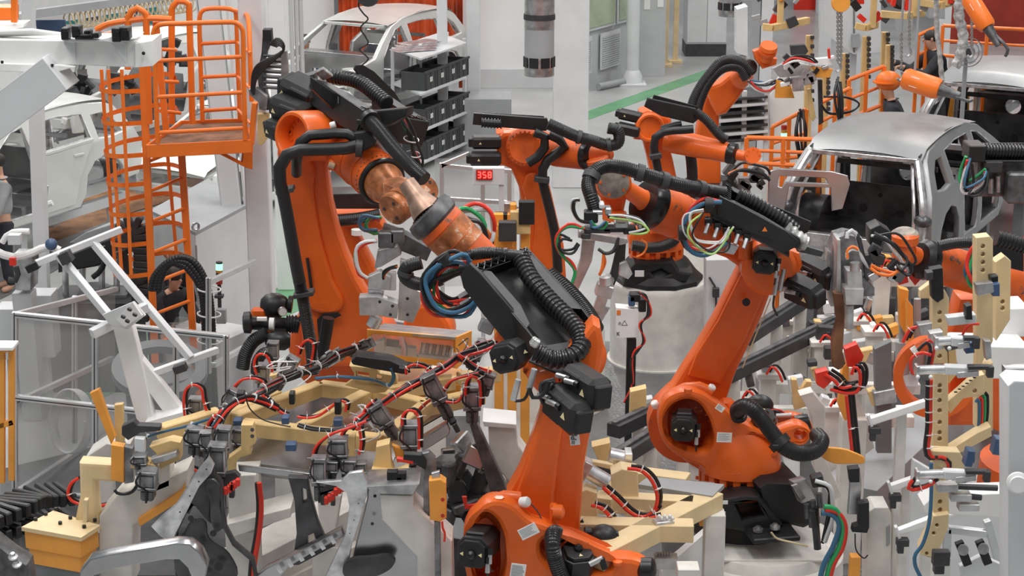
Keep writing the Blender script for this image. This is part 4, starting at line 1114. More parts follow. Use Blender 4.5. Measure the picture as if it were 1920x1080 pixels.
mb = MB().mat('orange').lathe((r5c.x - .03,20.1,1.2),(0,0,1),[(0,.30),(.05,.30),(.05,.26),(.12,.26),(.12,.31),(.2,.3),(.28,.26)],n=40)
for k in range(16):
    an = PI / 8 * k; mb.box((r5c.x - .03 + math.cos(an) * .28,20.1 + math.sin(an) * .28,1.29),(.05,.05,.12),Matrix.Rotation(an,3,'Z'))
mb.slab(Pl(1225,440,19.8),[(1178,452),(1200,420),(1230,400),(1270,420),(1276,450),(1262,470),(1190,470)],.4,.05,smooth=('o',))
part('carousel',mb,'orange',r5)
mb = MB().mat('orange').slab(Pl(1240,300,19.6),[(1196,226),(1206,210),(1228,206),(1244,222),(1250,255),(1262,300),(1268,330),(1290,400),(1290,440),(1220,440),(1224,350),(1214,300),(1204,260),(1190,262)],.3,.035)
part('link_arm',mb,'orange',r5)
mb = MB().mat('orange'); c = P(1219,240,19.4); mb.lathe(c,(0,-1,.1),[(-.1,.155),(0,.155),(.02,.14),(.02,.12),(.0,.11),(.0,.001)],n=36); mb.bolts(c + Vector((0,-.01,0)),(0,-1,.1),.125,22,.008,.01)
mb.slab(Pl(1230,240,19.6),[(1188,262),(1200,212),(1215,206),(1258,222),(1262,250),(1250,268)],.32,.03)
part('elbow_casting',mb,'orange',r5)
motor_pack(r5,P(1204,222,19.5),P(1160,212,19.55),.16,.10,tri_at=.7); motor_pack(r5,P(1200,248,19.4),P(1156,238,19.45),.16,.11,tri_at=.7)
fa,fb = P(1250,262,19.5),P(1372,288,19.2); L = (fb - fa).length
f5 = part('forearm',MB().mat('orange').lathe(fa,fb - fa,[(0,.13),(L * .4,.125),(L,.105)],n=32),'orange',r5)
part('wrist_cover',MB().lathe(fb - (fb - fa).normalized() * .04,fb - fa,[(0,.112),(.02,.118),(.08,.115),(.10,.07)],n=32),'black_gloss',f5)
mb = MB().mat('orange').lathe(fb,fb - fa,[(.05,.06),(.2,.05)],n=20).cyl(P(1408,293,19.2),P(1412,291,19.0),.085,n=24); mb.bolts(P(1412,291,19.0),(0,-1,0),.065,8,.008,.01); part('wrist_housing',mb,'orange',r5)
mb = MB().mat('black_plastic').slab(Pl(1255,205,19.2),[(1208,200),(1214,184),(1305,204),(1312,222),(1300,232),(1240,218)],.05,.01).slab(Pl(1265,190,19.5),[(1222,188),(1226,178),(1310,200),(1312,210)],.02,.004)
tt = part('dress_pack_tray',mb,'black_plastic',r5)
part('smooth_hose',MB().hose(PP(19.2,(1305,210),(1325,226),(1342,246),(1352,256),(1362,262)),.05,.016,.06,12),'hose_black',r5)
part('smooth_hose',MB().tube(PP(19.15,(1300,242),(1275,244),(1248,246),(1230,256),(1226,276),(1230,300),(1236,330)),.045,12),'hose_black',r5)
part('smooth_hose',MB().tube(PP(19.25,(1278,232),(1258,236),(1240,242)),.035,12),'hose_black',r5)
part('hose_clamp',MB().beam(P(1218,294,19.1),P(1240,290,19.1),.12,.05),'charcoal',r5)
corr_hose(r5,PP(19.5,(1185,460),(1215,464),(1240,462),(1262,452),(1274,436)),.06,pitch=.02,depth=.04,mat_='hose_black')
corr_hose(r5,PP(19.6,(1290,270),(1296,300),(1298,340),(1294,370)),.06,pitch=.02,depth=.04,mat_='hose_black')

# ------------------------------------------------------------------ far robot leaning to the right
b6 = P(1330,420,24)
r6 = thing('industrial_robot',(b6.x,24,.9),'farthest orange robot, its raised wrist above the cream tool frame','robot')
stub_base(r6,1330,420,24,.9,'round plinth of the farthest robot, hidden behind its neighbours')
mb = MB().mat('orange').slab(Pl(1330,280,23.8),[(1318,190),(1336,160),(1352,170),(1350,210),(1348,240),(1352,280),(1352,345),(1350,420),(1304,420),(1306,320),(1306,250)],.3,.04)
part('link_arm',mb,'orange',r6)
mb = MB().mat('orange').slab(Pl(1360,180,23.6),[(1322,165),(1350,155),(1378,132),(1398,140),(1404,158),(1382,190),(1362,214),(1345,218),(1335,200)],.3,.05)
mb.lathe(P(1385,150,23.5),P(1410,128,23.3) - P(1385,150,23.5),[(0,.13),(.15,.12)],n=28)
f6 = part('forearm',mb,'orange',r6)
part('wrist_cover',MB().sphere(P(1404,127,23.3),(.11,.11,.11)),'black_gloss',f6)
mb = MB().mat('orange').slab(Pl(1432,110,23.2),[(1412,96),(1424,92),(1440,108),(1458,110),(1456,122),(1430,130),(1416,112)],.16,.03)
mb.lathe(P(1436,112,23.2),P(1442,84,23.1) - P(1436,112,23.2),[(0,.085),(.1,.085),(.1,.11),(.14,.115),(.14,.10),(.17,.10),(.17,.115),(.22,.105)],n=28)
part('wrist_housing',mb,'orange_dirty',r6)
for pts in (((1410,135),(1395,120),(1372,112),(1352,116),(1330,140),(1312,165),(1300,190),(1295,215)),((1400,148),(1388,128),(1366,125),(1345,135),(1325,160),(1312,190),(1306,215))):
    part('smooth_hose',MB().hose(PP(23.2,*pts),.065,.02,.05,12),'hose_black',r6)
cable_loop(r6,PP(22.9,(1405,150),(1420,160),(1440,162),(1455,155),(1470,158)),.014,['red_hose','blue_hose','white_hose','hose_black','grey_light','hose_black'],.06,seed=4)

# ------------------------------------------------------------------ robot reaching in from the right edge
b7 = P(1980,700,14.6)
r7 = thing('industrial_robot',(b7.x,14.6,.9),'orange robot reaching in from the right behind the cream tool column','robot')
part('base',MB().lathe((b7.x,14.6,.01),(0,0,1),[(0,.6),(.9,.56),(.95,.4),(1.3,.3),(2.2,.2)],n=32),'orange',r7)
fa,fb = P(1850,520,14.3),P(1738,488,14.0); L = (fb - fa).length
f7 = part('forearm',MB().mat('orange_dirty').lathe(fa,fb - fa,[(-.3,.15),(0,.155),(L * .5,.158),(L,.15)],n=36),'orange_dirty',r7)
part('wrist_cover',MB().lathe(fb,fb - fa,[(-.02,.15),(0,.158),(.05,.157),(.09,.12),(.1,.07)],n=36),'black_gloss',f7)
mb = MB().mat('orange').lathe(P(1730,485,14.0),P(1698,472,13.9) - P(1730,485,14.0),[(0,.1),(.06,.07),(.16,.07)],n=24)
mb.lathe(P(1694,470,13.9),(0,-.1,1),[(-.06,.08),(-.02,.09),(.06,.09),(.07,.11),(.13,.11),(.15,.09)],n=32)
w7 = part('wrist_housing',mb,'orange',r7)
part('wrist_disc',MB().mat('disc_grey').lathe(P(1696,446,13.9),(-.1,-.2,1),[(0,.10),(.04,.105),(.06,.08)],n=32),'disc_grey',w7)
corr_hose(r7,PP(13.85,(1760,462),(1790,456),(1820,455),(1850,462),(1880,470)),.045,pitch=.016,depth=.06)
cable_loop(r7,PP(13.7,(1850,450),(1832,470),(1822,498),(1824,525),(1840,545)),.016,['blue_hose','green_hose','red_hose','hose_black','blue_hose','green_hose'],.05,seed=9)
mb = MB().mat('black_plastic').slab(Pl(1880,470,13.6),[(1846,466),(1862,452),(1920,468),(1920,510),(1880,500)],.2,.01)
t7 = part('dress_pack_tray',mb,'black_plastic',r7)
corr_hose(t7,PP(13.5,(1868,446),(1890,452),(1925,462)),.06,pitch=.03,depth=.2)
mb = MB().mat('orange')
mb.ring(P(1752,700,14.4),(-.2,-1,.1),.33,.25,.2,48)
mb.cyl(P(1720,655,14.2),P(1742,642,14.2),.05,n=16)
part('joint_collar',mb,'orange',r7)
part('rubber_stop',MB().cyl(P(1712,662,14.2),P(1722,655,14.2),.045,n=14),'white_hose',r7)
part('link_arm',MB().slab(Pl(1860,620,14.4),[(1780,640),(1800,560),(1830,560),(1925,540),(1925,800),(1780,800)],.3,.04),'orange',r7)

# ------------------------------------------------------------------ robot half hidden behind the left robot
b8 = P(690,660,17.3)
r8 = thing('industrial_robot',(b8.x,17.3,.9),'orange robot mostly hidden behind the tall left robot, with a black cover','robot')
stub_base(r8,720,700,17.3,.9,'plinth of the half hidden robot behind the tall left one')
mb = MB().mat('orange').slab(Pl(650,480,17.0),[(624,415),(645,400),(668,440),(700,500),(712,560),(720,700),(640,700),(634,560)],.3,.05)
mb.slab(Pl(660,420,16.9),[(620,400),(700,396),(722,430),(700,440),(640,425)],.3,.04)
part('link_arm',mb,'orange',r8)
mb = MB().mat('black_plastic').slab(Pl(670,378,16.6),[(616,364),(700,362),(722,372),(722,392),(616,392)],.3,.01)
part('dress_pack_tray',mb,'black_plastic',r8)
part('rubber_stop',MB().cyl(P(669,430,16.5),P(669,440,16.5),.05),'white_hose',r8)
corr_hose(r8,PP(16.6,(622,414),(650,412),(680,408),(712,402)),.055,pitch=.02,depth=.05,mat_='hose_black')
cable_loop(r8,PP(15.6,(712,412),(690,412),(680,425),(690,438),(712,434)),.016,['red_hose','blue_hose','green_hose','blue_hose'],.04,seed=1)
mb = MB().mat('orange').slab(Pl(810,600,14.9),[(775,575),(810,570),(832,590),(848,620),(846,660),(770,660)],.5,.05,smooth=('o',)); part('carousel',mb,'orange',r8)

# ------------------------------------------------------------------ orange base seen right of the centre beam of the back row
b9 = P(1900,300,18)
r9 = thing('industrial_robot',(b9.x + .4,18,.9),'robot at the right edge with a black tray and hanging coloured cables','robot')
part('base',MB().lathe((b9.x + .4,18,.01),(0,0,1),[(0,.5),(.9,.5),(1.2,.3),(2.3,.2)],n=24),'orange',r9)
mb = MB().mat('black_plastic').box(P(1826,283,17.6),(.16,.3,.16),ch=.01).box(P(1880,284,17.75),(.42,.02,.17)).box(P(1880,297,17.65),(.5,.3,.02))
t9 = part('dress_pack_tray',mb,'black_plastic',r9)
corr_hose(t9,PP(17.6,(1842,283),(1870,284),(1900,284),(1930,286)),.075,pitch=.03,depth=.2)
cable_loop(r9,PP(17.4,(1816,300),(1812,330),(1806,350),(1822,354),(1842,340),(1850,320)),.014,['red_hose','hose_black','blue_hose','white_hose','hose_black','green_hose','hose_black'],.06,seed=6)
mb = MB().mat('dark_steel').box(P(1875,330,17.7),(.5,.25,.36),ch=.02).box(P(1905,350,17.5),(.2,.2,.3),ch=.02).mat('steel').cyl(P(1872,330,17.5),P(1872,360,17.5),.025).cyl(P(1858,335,17.5),P(1858,362,17.5),.025).mat('charcoal').box(P(1862,312,17.5),(.16,.1,.1))
part('tool_head',mb,'dark_steel',r9)
part('forearm',MB().mat('orange').cyl(P(1900,312,17.9),P(1960,318,17.9),.18,n=28),'orange',r9)
# ------------------------------------------------------------------ car bodies
class RawPl(Pl):
    def __init__(s,o,u,v):
        s.o = Vector(o); s.u = Vector(u).normalized(); s.v = Vector(v).normalized(); s.n = s.u.cross(s.v)
    def uv(s,x,y):return (x,y)
def car(loc,fwd,material,inner,label,W=.90,rear_door=False,hood=False,cat='car',glass=False,sc=1.0):
    """bare body shell: rear at x=0, front at x=4.35; sides lean in above the waist"""
    f = Vector(fwd).normalized(); s = Vector((-f.y,f.x,0)); loc = Vector(loc)
    t = thing('unfinished_car',loc,label,cat)
    L = lambda x,y,z:loc + f * (x * sc) + s * (y * sc) + Vector((0,0,z * sc))
    def tum(y,z):return math.copysign(max(0.0,abs(y) - (max(0,z - .82) * .42) - (max(0,.25 - z) * .12)),y)
    out = [(.10,.28),(.02,.45),(.0,.72),(.10,.92),(.22,1.10),(.34,1.27),(.50,1.34),(.9,1.39),(1.5,1.42),(2.1,1.40),(2.55,1.30),(3.0,1.08),(3.36,.88),(3.9,.80),(4.25,.70),(4.35,.50),(4.32,.30),
           (4.12,.28),(4.08,.46),(3.94,.60),(3.72,.66),(3.50,.60),(3.36,.46),(3.32,.20),(3.2,.05),(1.35,.05),(1.24,.20),(1.18,.46),(1.02,.62),(.80,.68),(.58,.62),(.44,.46),(.40,.26)]
    q = [(.34,.93),(.62,.90),(.86,.92),(.86,1.22),(.62,1.22),(.46,1.12)]
    rd = [(1.02,.93),(1.32,.78),(1.42,.42),(1.50,.18),(2.02,.16),(2.06,.9),(2.02,1.29),(1.5,1.30),(1.02,1.26)]
    rd2 = [(1.02,.95),(2.04,.92),(2.0,1.29),(1.5,1.30),(1.02,1.26)]
    fd = [(2.22,.16),(3.10,.16),(3.16,.5),(3.12,.84),(2.78,1.06),(2.45,1.24),(2.2,1.28),(2.16,.8)]
    for sg in (1,-1):
        mb = MB().mat(material)
        # outlines get extra points so that the lean of the pillars follows the curve
        def dens(p):
            r = []
            for i in range(len(p)):
                a,b = p[i],p[(i + 1) % len(p)]; n = max(1,int(math.hypot(b[0] - a[0],b[1] - a[1]) / .12))
                r += [(a[0] + (b[0] - a[0]) * k / n,a[1] + (b[1] - a[1]) * k / n) for k in range(n)]
            return r
        pl = RawPl((0,0,0),(1,0,0),(0,0,1))
        mb.slab(pl,dens(out),.07,.012,holes=[dens(q),dens(rd2 if rear_door else rd),dens(fd)])
        mb.v = [L(v[0],tum(sg * (W - .035) - sg * .0 + v[1] * sg * -1 + (0),v[2]) if False else tum(sg * (W - abs(v[1])),v[2]),v[2]) for v in mb.v]
        o = part('side_panel',mb,material,t)
        if rear_door:
            mb = MB().mat(material).slab(pl,dens([(1.06,.9),(2.1,.88),(2.12,.3),(2.06,.12),(1.5,.12),(1.36,.42),(1.2,.72)]),.03,.008)
            mb.v = [L(v[0],sg * (W + .02) - v[1] * 0 - sg * abs(v[1]),v[2]) for v in mb.v]
            d = part('door',mb,material,t)
            part('door_handle',MB().beam(L(1.28,sg * (W + .035),.78),L(1.48,sg * (W + .035),.79),.02,.03),material,d)
            mb = MB(); mb.beam(L(1.05,sg * (W + .01),.93),L(2.1,sg * (W + .01),.91),.03,.04); part('waist_rail',mb,material,o)
        # wheel house, inner pillars
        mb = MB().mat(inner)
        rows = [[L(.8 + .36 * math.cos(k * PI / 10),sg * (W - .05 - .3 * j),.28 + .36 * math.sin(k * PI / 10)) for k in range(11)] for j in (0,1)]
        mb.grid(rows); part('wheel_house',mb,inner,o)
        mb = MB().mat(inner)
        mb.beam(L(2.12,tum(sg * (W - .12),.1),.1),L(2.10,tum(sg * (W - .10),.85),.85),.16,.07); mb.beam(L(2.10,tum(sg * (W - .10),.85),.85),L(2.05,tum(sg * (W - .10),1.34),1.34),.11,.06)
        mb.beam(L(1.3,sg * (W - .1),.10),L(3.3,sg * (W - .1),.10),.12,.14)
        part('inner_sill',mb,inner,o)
        # bright flange round the openings
        for ring in ((rd2 if rear_door else rd),fd):
            pts = [L(x,tum(sg * (W - .01),z),z) for x,z in dens(ring)]
            part('door_flange',MB().tube(pts,.012 * sc,6,smooth=False,closed=True),'bright_steel' if material != 'body_white' else material,o)
    # roof
    rows = []
    for i in range(15):
        x = .30 + 2.3 * i / 14; zr = 1.30 + .13 * math.sin(PI * min(1,max(0,(i + 2.2) / 17.0)))
        if i == 0:zr = 1.27
        rows.append([L(x,y * .665,zr + .045 * (1 - (y / 1.0) ** 2)) for y in (-1,-.96,-.9,-.6,-.3,0,.3,.6,.9,.96,1)])
    mb = MB().mat(material).grid(rows); mb.grid([[p - Vector((0,0,.02)) for p in r] for r in rows])
    rf = part('roof',mb,material,t)
    mb = MB().mat(inner)
    for sg in (-1,1):mb.tube([L(.3,sg * .63,1.31),L(1.4,sg * .64,1.425),L(2.6,sg * .62,1.30)],.012,6)
    part('roof_ditch',mb,inner,rf)
    part('roof_header',MB().mat('bright_steel' if material != 'body_white' else material).beam(L(.30,-.62,1.26),L(.30,.62,1.26),.06,.05),material,rf); part('roof_header',MB().beam(L(2.6,-.6,1.30),L(2.6,.6,1.30),.07,.05),material,rf)
    for x in (.9,1.5,2.1):part('roof_bow',MB().beam(L(x,-.6,1.37),L(x,.6,1.37),.07,.03),inner,rf)
    # tail opening: pillars, sill, lamp pockets
    hi = 'bright_steel' if material != 'body_white' else material
    mb = MB().mat(hi)
    for sg in (-1,1):
        mb.tube([L(.30,sg * .62,1.25),L(.16,sg * .70,1.05),L(.04,sg * .78,.8),L(.02,sg * .80,.55),L(.06,sg * .76,.34)],.045,8)
        mb.tube([L(.36,sg * .54,1.22),L(.22,sg * .60,1.02),L(.10,sg * .66,.8),L(.07,sg * .68,.55),L(.10,sg * .64,.36)],.022,6)
    mb.beam(L(.04,-.72,.30),L(.04,.72,.30),.10,.16); mb.beam(L(.02,-.8,.16),L(.02,.8,.16),.05,.18)
    part('tail_frame',mb,hi,t)
    for sg in (-1,1):
        k = L(.0,sg * .80,.66); mb = MB().mat(inner).sphere(k,(.10,.10,.07),14,8); o = part('lamp_pocket',mb,inner,t)
    # floor, rear seat panel, firewall, dash
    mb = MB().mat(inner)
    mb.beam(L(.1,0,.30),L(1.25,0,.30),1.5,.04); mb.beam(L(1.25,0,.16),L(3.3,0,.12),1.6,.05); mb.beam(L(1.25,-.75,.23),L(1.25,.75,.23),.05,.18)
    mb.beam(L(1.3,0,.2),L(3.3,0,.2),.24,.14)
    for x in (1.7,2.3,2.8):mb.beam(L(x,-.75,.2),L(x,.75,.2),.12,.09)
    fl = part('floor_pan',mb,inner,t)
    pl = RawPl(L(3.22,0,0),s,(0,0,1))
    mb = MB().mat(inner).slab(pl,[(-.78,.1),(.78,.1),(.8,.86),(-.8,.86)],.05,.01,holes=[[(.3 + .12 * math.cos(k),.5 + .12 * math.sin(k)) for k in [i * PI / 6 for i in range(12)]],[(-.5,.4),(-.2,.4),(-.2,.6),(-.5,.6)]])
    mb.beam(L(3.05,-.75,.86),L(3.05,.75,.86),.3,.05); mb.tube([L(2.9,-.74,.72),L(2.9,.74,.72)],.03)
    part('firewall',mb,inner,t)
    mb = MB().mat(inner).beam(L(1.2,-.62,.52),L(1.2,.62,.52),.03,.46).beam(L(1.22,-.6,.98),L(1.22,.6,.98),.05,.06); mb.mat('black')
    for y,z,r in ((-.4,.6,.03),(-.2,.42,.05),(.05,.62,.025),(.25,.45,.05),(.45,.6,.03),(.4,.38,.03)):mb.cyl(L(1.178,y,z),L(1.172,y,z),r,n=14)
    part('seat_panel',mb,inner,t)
    # front rails, crossmember
    mb = MB().mat(material)
    for sg in (-1,1):
        mb.beam(L(3.25,sg * .5,.38),L(4.3,sg * .5,.38),.1,.14); mb.beam(L(3.3,sg * .70,.78),L(4.2,sg * .66,.62),.08,.08); mb.cyl(L(3.72,sg * .58,.4),L(3.72,sg * .56,.74),.14,.11,n=20)
    mb.beam(L(4.28,-.7,.42),L(4.28,.7,.42),.08,.14); mb.beam(L(4.22,-.66,.66),L(4.22,.66,.66),.08,.05)
    part('front_rails',mb,material,t)
    if hood:
        rows = [[L(x,y * .74,z + .05 * (1 - y * y)) for y in (-1,-.9,-.5,0,.5,.9,1)] for x,z in ((3.1,.92),(3.5,.90),(3.9,.83),(4.25,.74),(4.33,.68))]
        part('hood',MB().mat(material).grid(rows),material,t)
        mb = MB().mat('black')
        for k in range(6):mb.beam(L(3.25 + .0,-.5 + k * .2,.955),L(3.6,-.5 + k * .2,.93),.03,.012)
        part('hood_slot',mb,'black',t)
    return t,L
HF = Vector((.47,.883,0)).normalized()
HS = Vector((-HF.y,HF.x,0))
rc = Vector((3.96,20.6,0)) - HF * .3
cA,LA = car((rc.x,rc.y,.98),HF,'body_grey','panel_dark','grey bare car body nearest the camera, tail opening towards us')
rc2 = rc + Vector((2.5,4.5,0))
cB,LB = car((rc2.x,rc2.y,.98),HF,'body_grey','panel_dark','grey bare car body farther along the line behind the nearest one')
# skids the bodies ride on
for q,lb in ((rc,'steel roller skid carrying the nearest grey car body'),(rc2,'steel roller skid carrying the farther grey car body')):
    o = Vector((q.x,q.y,0)); t = thing('car_skid',o,lb,'skid')
    for sg in (-1,1):
        part('runner',MB().beam(o + HS * (sg * .55) + Vector((0,0,.8)),o + HS * (sg * .55) + HF * 4.2 + Vector((0,0,.8)),.12,.12),'dark_steel',t)
        for x in (.3,2.0,3.8):part('post',MB().beam(o + HS * (sg * .55) + HF * x,o + HS * (sg * .55) + HF * x + Vector((0,0,.76)),.14,.14,up=HF),'grey_dark',t)
        for x in (.6,3.4):part('rest',MB().beam(o + HS * (sg * .55) + HF * x + Vector((0,0,.86)),o + HS * (sg * .55) + HF * x + Vector((0,0,1.0)),.08,.08,up=HF),'steel',t)
FL = Vector((-.46,-.888,0)).normalized()
lc = Vector((-6.15,26.0,0)) - FL * .3
cC,LC = car((lc.x,lc.y,.62),FL,'body_silver','panel_steel','pale silver car body with rear door fitted, at the left edge',rear_door=True)
ld = Vector((-2.72,32.3,0)) - FL * 2.6
cD,LD = car((ld.x,ld.y,.78),FL,'body_silver','panel_steel','silver car body with open windscreen in front of the red curtain')
le = Vector((-5.55,32.6,0))
cE,LE = car((le.x,le.y,.65),FL,'body_white','panel_steel','white car body seen through the orange cage, engine bay open')
lf = Vector((-3.05,30.2,0))
cF,LF = car((lf.x,lf.y,.1),FL,'body_white','panel_steel','white car front with slotted bonnet low behind the orange ladder',hood=True)
for q,z,lb in ((lc,.62,'steel track under the pale silver car body at the left edge'),(ld,.78,'steel track under the silver car body by the red curtain'),(le,.65,'steel track under the white car body behind the cage')):
    mb = MB().mat('grey_light')
    for sg in (-1,1):
        mb.beam(q + HS * (sg * .55) + Vector((0,0,z - .1)),q + HS * (sg * .55) + FL * 4.3 + Vector((0,0,z - .1)),.12,.14)
        for x in (.3,2.2,4.1):mb.beam(q + HS * (sg * .55) + FL * x,q + HS * (sg * .55) + FL * x + Vector((0,0,z - .16)),.12,.12,up=HF)
    single('car_track',mb,'grey_light',lb,'track')
# engine parts packed in the open bays
for LL,sd,t in ((LC,3,cC),(LE,5,cE)):
    rr = random.Random(sd)
    for k in range(26):
        c = LL(rr.uniform(2.4 if sd == 3 else 3.3,4.3),rr.uniform(-.7,.7),rr.uniform(.3,.8)); mt = rr.choice(['dark_steel','steel','white','charcoal','bright_steel'])
        if k % 3:part('bracket',MB().box(c,(rr.uniform(.06,.25),rr.uniform(.05,.2),rr.uniform(.04,.16)),Matrix.Rotation(rr.uniform(0,3),3,'Z') @ Matrix.Rotation(rr.uniform(-.6,.6),3,'X'),.01),mt,t)
        else:part('pipe',MB().tube([c,jit(c,.2),jit(c,.3),jit(c,.35)],.018),mt,t)
# ------------------------------------------------------------------ orange caged ladder with landing
YL = 18.0
def fl0(x,y,Y):q = P(x,y,Y); return Vector((q.x,Y,0))
lb = G(330,800)
lad = thing('caged_ladder',(P(330,500,YL).x,YL,0),'tall orange ladder inside round safety hoops below the landing','ladder')
# stiles and rungs run from the landing down to the floor
sl0,sl1 = (268,130),(296,800); sr0,sr1 = (340,280),(373,800)
def on(a,b,y):return (a[0] + (b[0] - a[0]) * (y - a[1]) / (b[1] - a[1]),y)
YA,YB = YL,YL + .35
part('stile',MB().beam(P(*on(sl0,sl1,120),YA),P(*on(sl0,sl1,800),YA),.045,.07),'rail_orange',lad)
part('stile',MB().beam(P(*on(sr0,sr1,285),YB),P(*on(sr0,sr1,780),YB),.045,.07),'rail_orange',lad)
for y in (304,360,417,475,532,590,645,700,755):
    part('rung',MB().cyl(P(*on(sl0,sl1,y),YA),P(*on(sr0,sr1,y - 27),YB),.018,n=10),'rail_orange',lad)
# hoops: half rings bulging left-back
hoops = [(160,1),(220,1),(280,1),(334,1),(390,1),(446,1),(504,1)]
for y,k in hoops:
    a = P(*on(sl0,sl1,y + 10),YA); b = P(*on(sr0,sr1,y - 10),YB)
    cc = (a + b) / 2; hx = (b - a) / 2; dv = Vector((-.35,.0,0)); left = P(188 + (y - 160) * .075,y - 2,YA + .1)
    pts = [a,mix(a,left,.55) + Vector((-.02,-.16,0)),left + Vector((.01,-.10,0)),left + Vector((0,.2,0)),left + Vector((.14,.5,0)),left + Vector((.42,.7,0)),b + Vector((-.1,.32,0)),b]
    pts[1].z = a.z;
    for i,p in enumerate(pts):p.z = a.z + (b.z - a.z) * i / 7
    path = smooth_path(pts,.05); mb = MB().mat('rail_orange')
    rows = [[p + Vector((0,0,-.022)),p + Vector((0,0,.022))] for p in path]; mb.grid(rows)
    c_ = Vector((sum(p.x for p in path) / len(path),sum(p.y for p in path) / len(path),0))
    mb.grid([[q + (Vector((c_.x,c_.y,q.z)) - q).normalized() * .006 for q in r] for r in rows])
    part('hoop',mb,'rail_orange',lad)
for x0,x1,y1,dy in ((190,216,505,.1),(203,228,512,-.08),(228,246,516,-.14),(300,332,490,.62)):
    part('cage_strap',MB().beam(P(x0,130,YA + dy),P(x1,y1,YA + dy),.035,.012,up=(0,-1,0)),'rail_orange',lad)
# tall hoops that rise over the landing (walk-through handrails)
for xl,xr,yt,yb,dy in ((240,274,15,130,0),(322,355,0,232,.5)):
    pts = PP(YA + dy,(xl,yb),(xl,yt + 30),(xl + 2,yt + 12),((xl + xr) / 2,yt),(xr - 2,yt + 10),(xr,yt + 26),(xr + 6,232))
    part('walk_through_rail',MB().tube(pts,.032,10),'rail_orange',lad)
part('top_hoop',MB().tube(PP(YA,(180,56),(205,44),(245,38),(285,34),(322,36)),.03,8),'rail_orange',lad)
part('top_hoop',MB().tube(PP(YA,(178,60),(195,66),(212,62)),.025,8),'rail_orange',lad)
for i,(x0,y0,x1,y1) in enumerate(((292,92,330,94),(296,152,334,154),(300,208,338,212))):
    part('rung',MB().cyl(P(x0,y0,YA + .1),P(x1,y1,YB),.018,n=8),'rail_orange',lad)
part('stile',MB().beam(P(292,40,YA + .1),P(312,250,YA + .1),.04,.06),'rail_orange',lad)
pf = thing('ladder_landing',P(380,262,YL),'orange landing platform with guard rails and worn brown deck above the ladder','platform')
c = [P(275,278,17.75),P(472,268,17.75),P(462,228,19.0),P(340,232,19.0)]
mb = MB().mat('rust_deck'); mat('rust_deck',(.22,.095,.045),.75,var=.35,vs=4)
mb.add(c + [p - Vector((0,0,.02)) for p in c],[[0,1,2,3],[7,6,5,4],[0,1,5,4],[1,2,6,5],[2,3,7,6],[3,0,4,7]])
part('deck',mb,'rust_deck',pf)
for a,b in ((0,1),(1,2),(2,3),(3,0)):
    part('edge_beam',MB().beam(c[a] - Vector((0,0,.03)),c[b] - Vector((0,0,.03)),.02,.13),'rail_orange',pf)
part('bracket',MB().slab(Pl(440,290,18.2,yaw=30),[(390,278),(404,278),(455,304),(458,275),(474,275),(474,318),(462,315)],.05,.005),'rail_orange',pf)
part('bracket_plate',MB().beam(P(472,270,17.8),P(478,192,17.8),.05,.10,up=(0,-1,0)),'rail_orange',pf)
def rail(name,pts,Y,r=.024,par=pf):part(name,MB().tube(PP(Y,*pts),r,10),'rail_orange',par)
rail('guard_rail',((296,268),(293,200),(290,110),(287,70),(291,52),(306,45),(340,44),(400,42),(440,42),(452,50),(456,66),(457,150),(460,262)),17.75)
for y0,y1 in ((114,106),(182,173),(249,240)):part('guard_bar',MB().cyl(P(293,y0,17.75),P(457,y1,17.75),.02,n=10),'rail_orange',pf)
rail('guard_rail',((380,228),(376,120),(374,40),(378,22),(392,16),(425,16),(438,20),(443,32),(446,120),(450,225)),18.95)
for y0,y1 in ((82,78),(145,141),(208,203)):part('guard_bar',MB().cyl(P(377,y0,18.95),P(446,y1,18.95),.02,n=10),'rail_orange',pf)
rail('guard_rail',((443,20,18.95),(458,26,18.6),(466,40,18.2),(469,110,18.0),(472,190,18.0)),18)
for y0,y1 in ((80,100),(144,166),(206,232)):part('guard_bar',MB().cyl(P(446,y0,18.9),P(470,y1,17.9),.016,n=8),'rail_orange',pf)
# ------------------------------------------------------------------ overhead white gantry arm, top left
ga = thing('gantry_arm',P(100,100,12.5),'white steel gantry arm with black clamps entering from the top left','gantry')
YG = 12.4
part('box_beam',MB().slab(Pl(120,100,YG),[(-60,74),(285,78),(285,124),(254,127),(140,122),(-60,116)],.30,.008),'white',ga)
part('end_plate',MB().slab(Pl(270,100,YG - .02),[(253,82),(286,76),(286,124),(253,127)],.34,.004),'white',ga)
part('top_plate',MB().slab(Pl(60,60,YG + .05,0,60),[(-60,62),(60,58),(120,66),(-60,72)],.02,.003),'white',ga)
for a,b in (((114,73),(252,71)),):
    part('shelf_plate',MB().slab(Pl(165,76,YG - .06),[(112,74),(190,74),(212,68),(240,72),(255,72),(230,80),(212,80),(196,78),(130,80)],.3,.004),'white',ga)
for pts in (((118,79),(142,114),(140,80)),((208,80),(236,118),(236,80))):part('gusset',MB().slab(Pl(140,90,YG - .03),pts,.02,.002),'white_column',ga)
part('flange_plate',MB().slab(Pl(50,125,YG - .05),[(-60,118),(108,122),(140,126),(104,136),(-60,133)],.36,.005),'white',ga)
part('diagonal_strut',MB().beam(P(115,130,YG),P(-60,262,YG + .1),.26,.26,up=(0,-1,0)),'white_column',ga)
for x,y in ((4,114),(98,120)):part('bolt',MB().cyl(P(x,y,YG - .1),P(x,y + 5,YG - .1),.01,n=6),'black',ga)
part('bolt_hole',MB().cyl(P(269,100,YG - .04),P(269,100,YG - .05),.012,n=12),'black',ga)
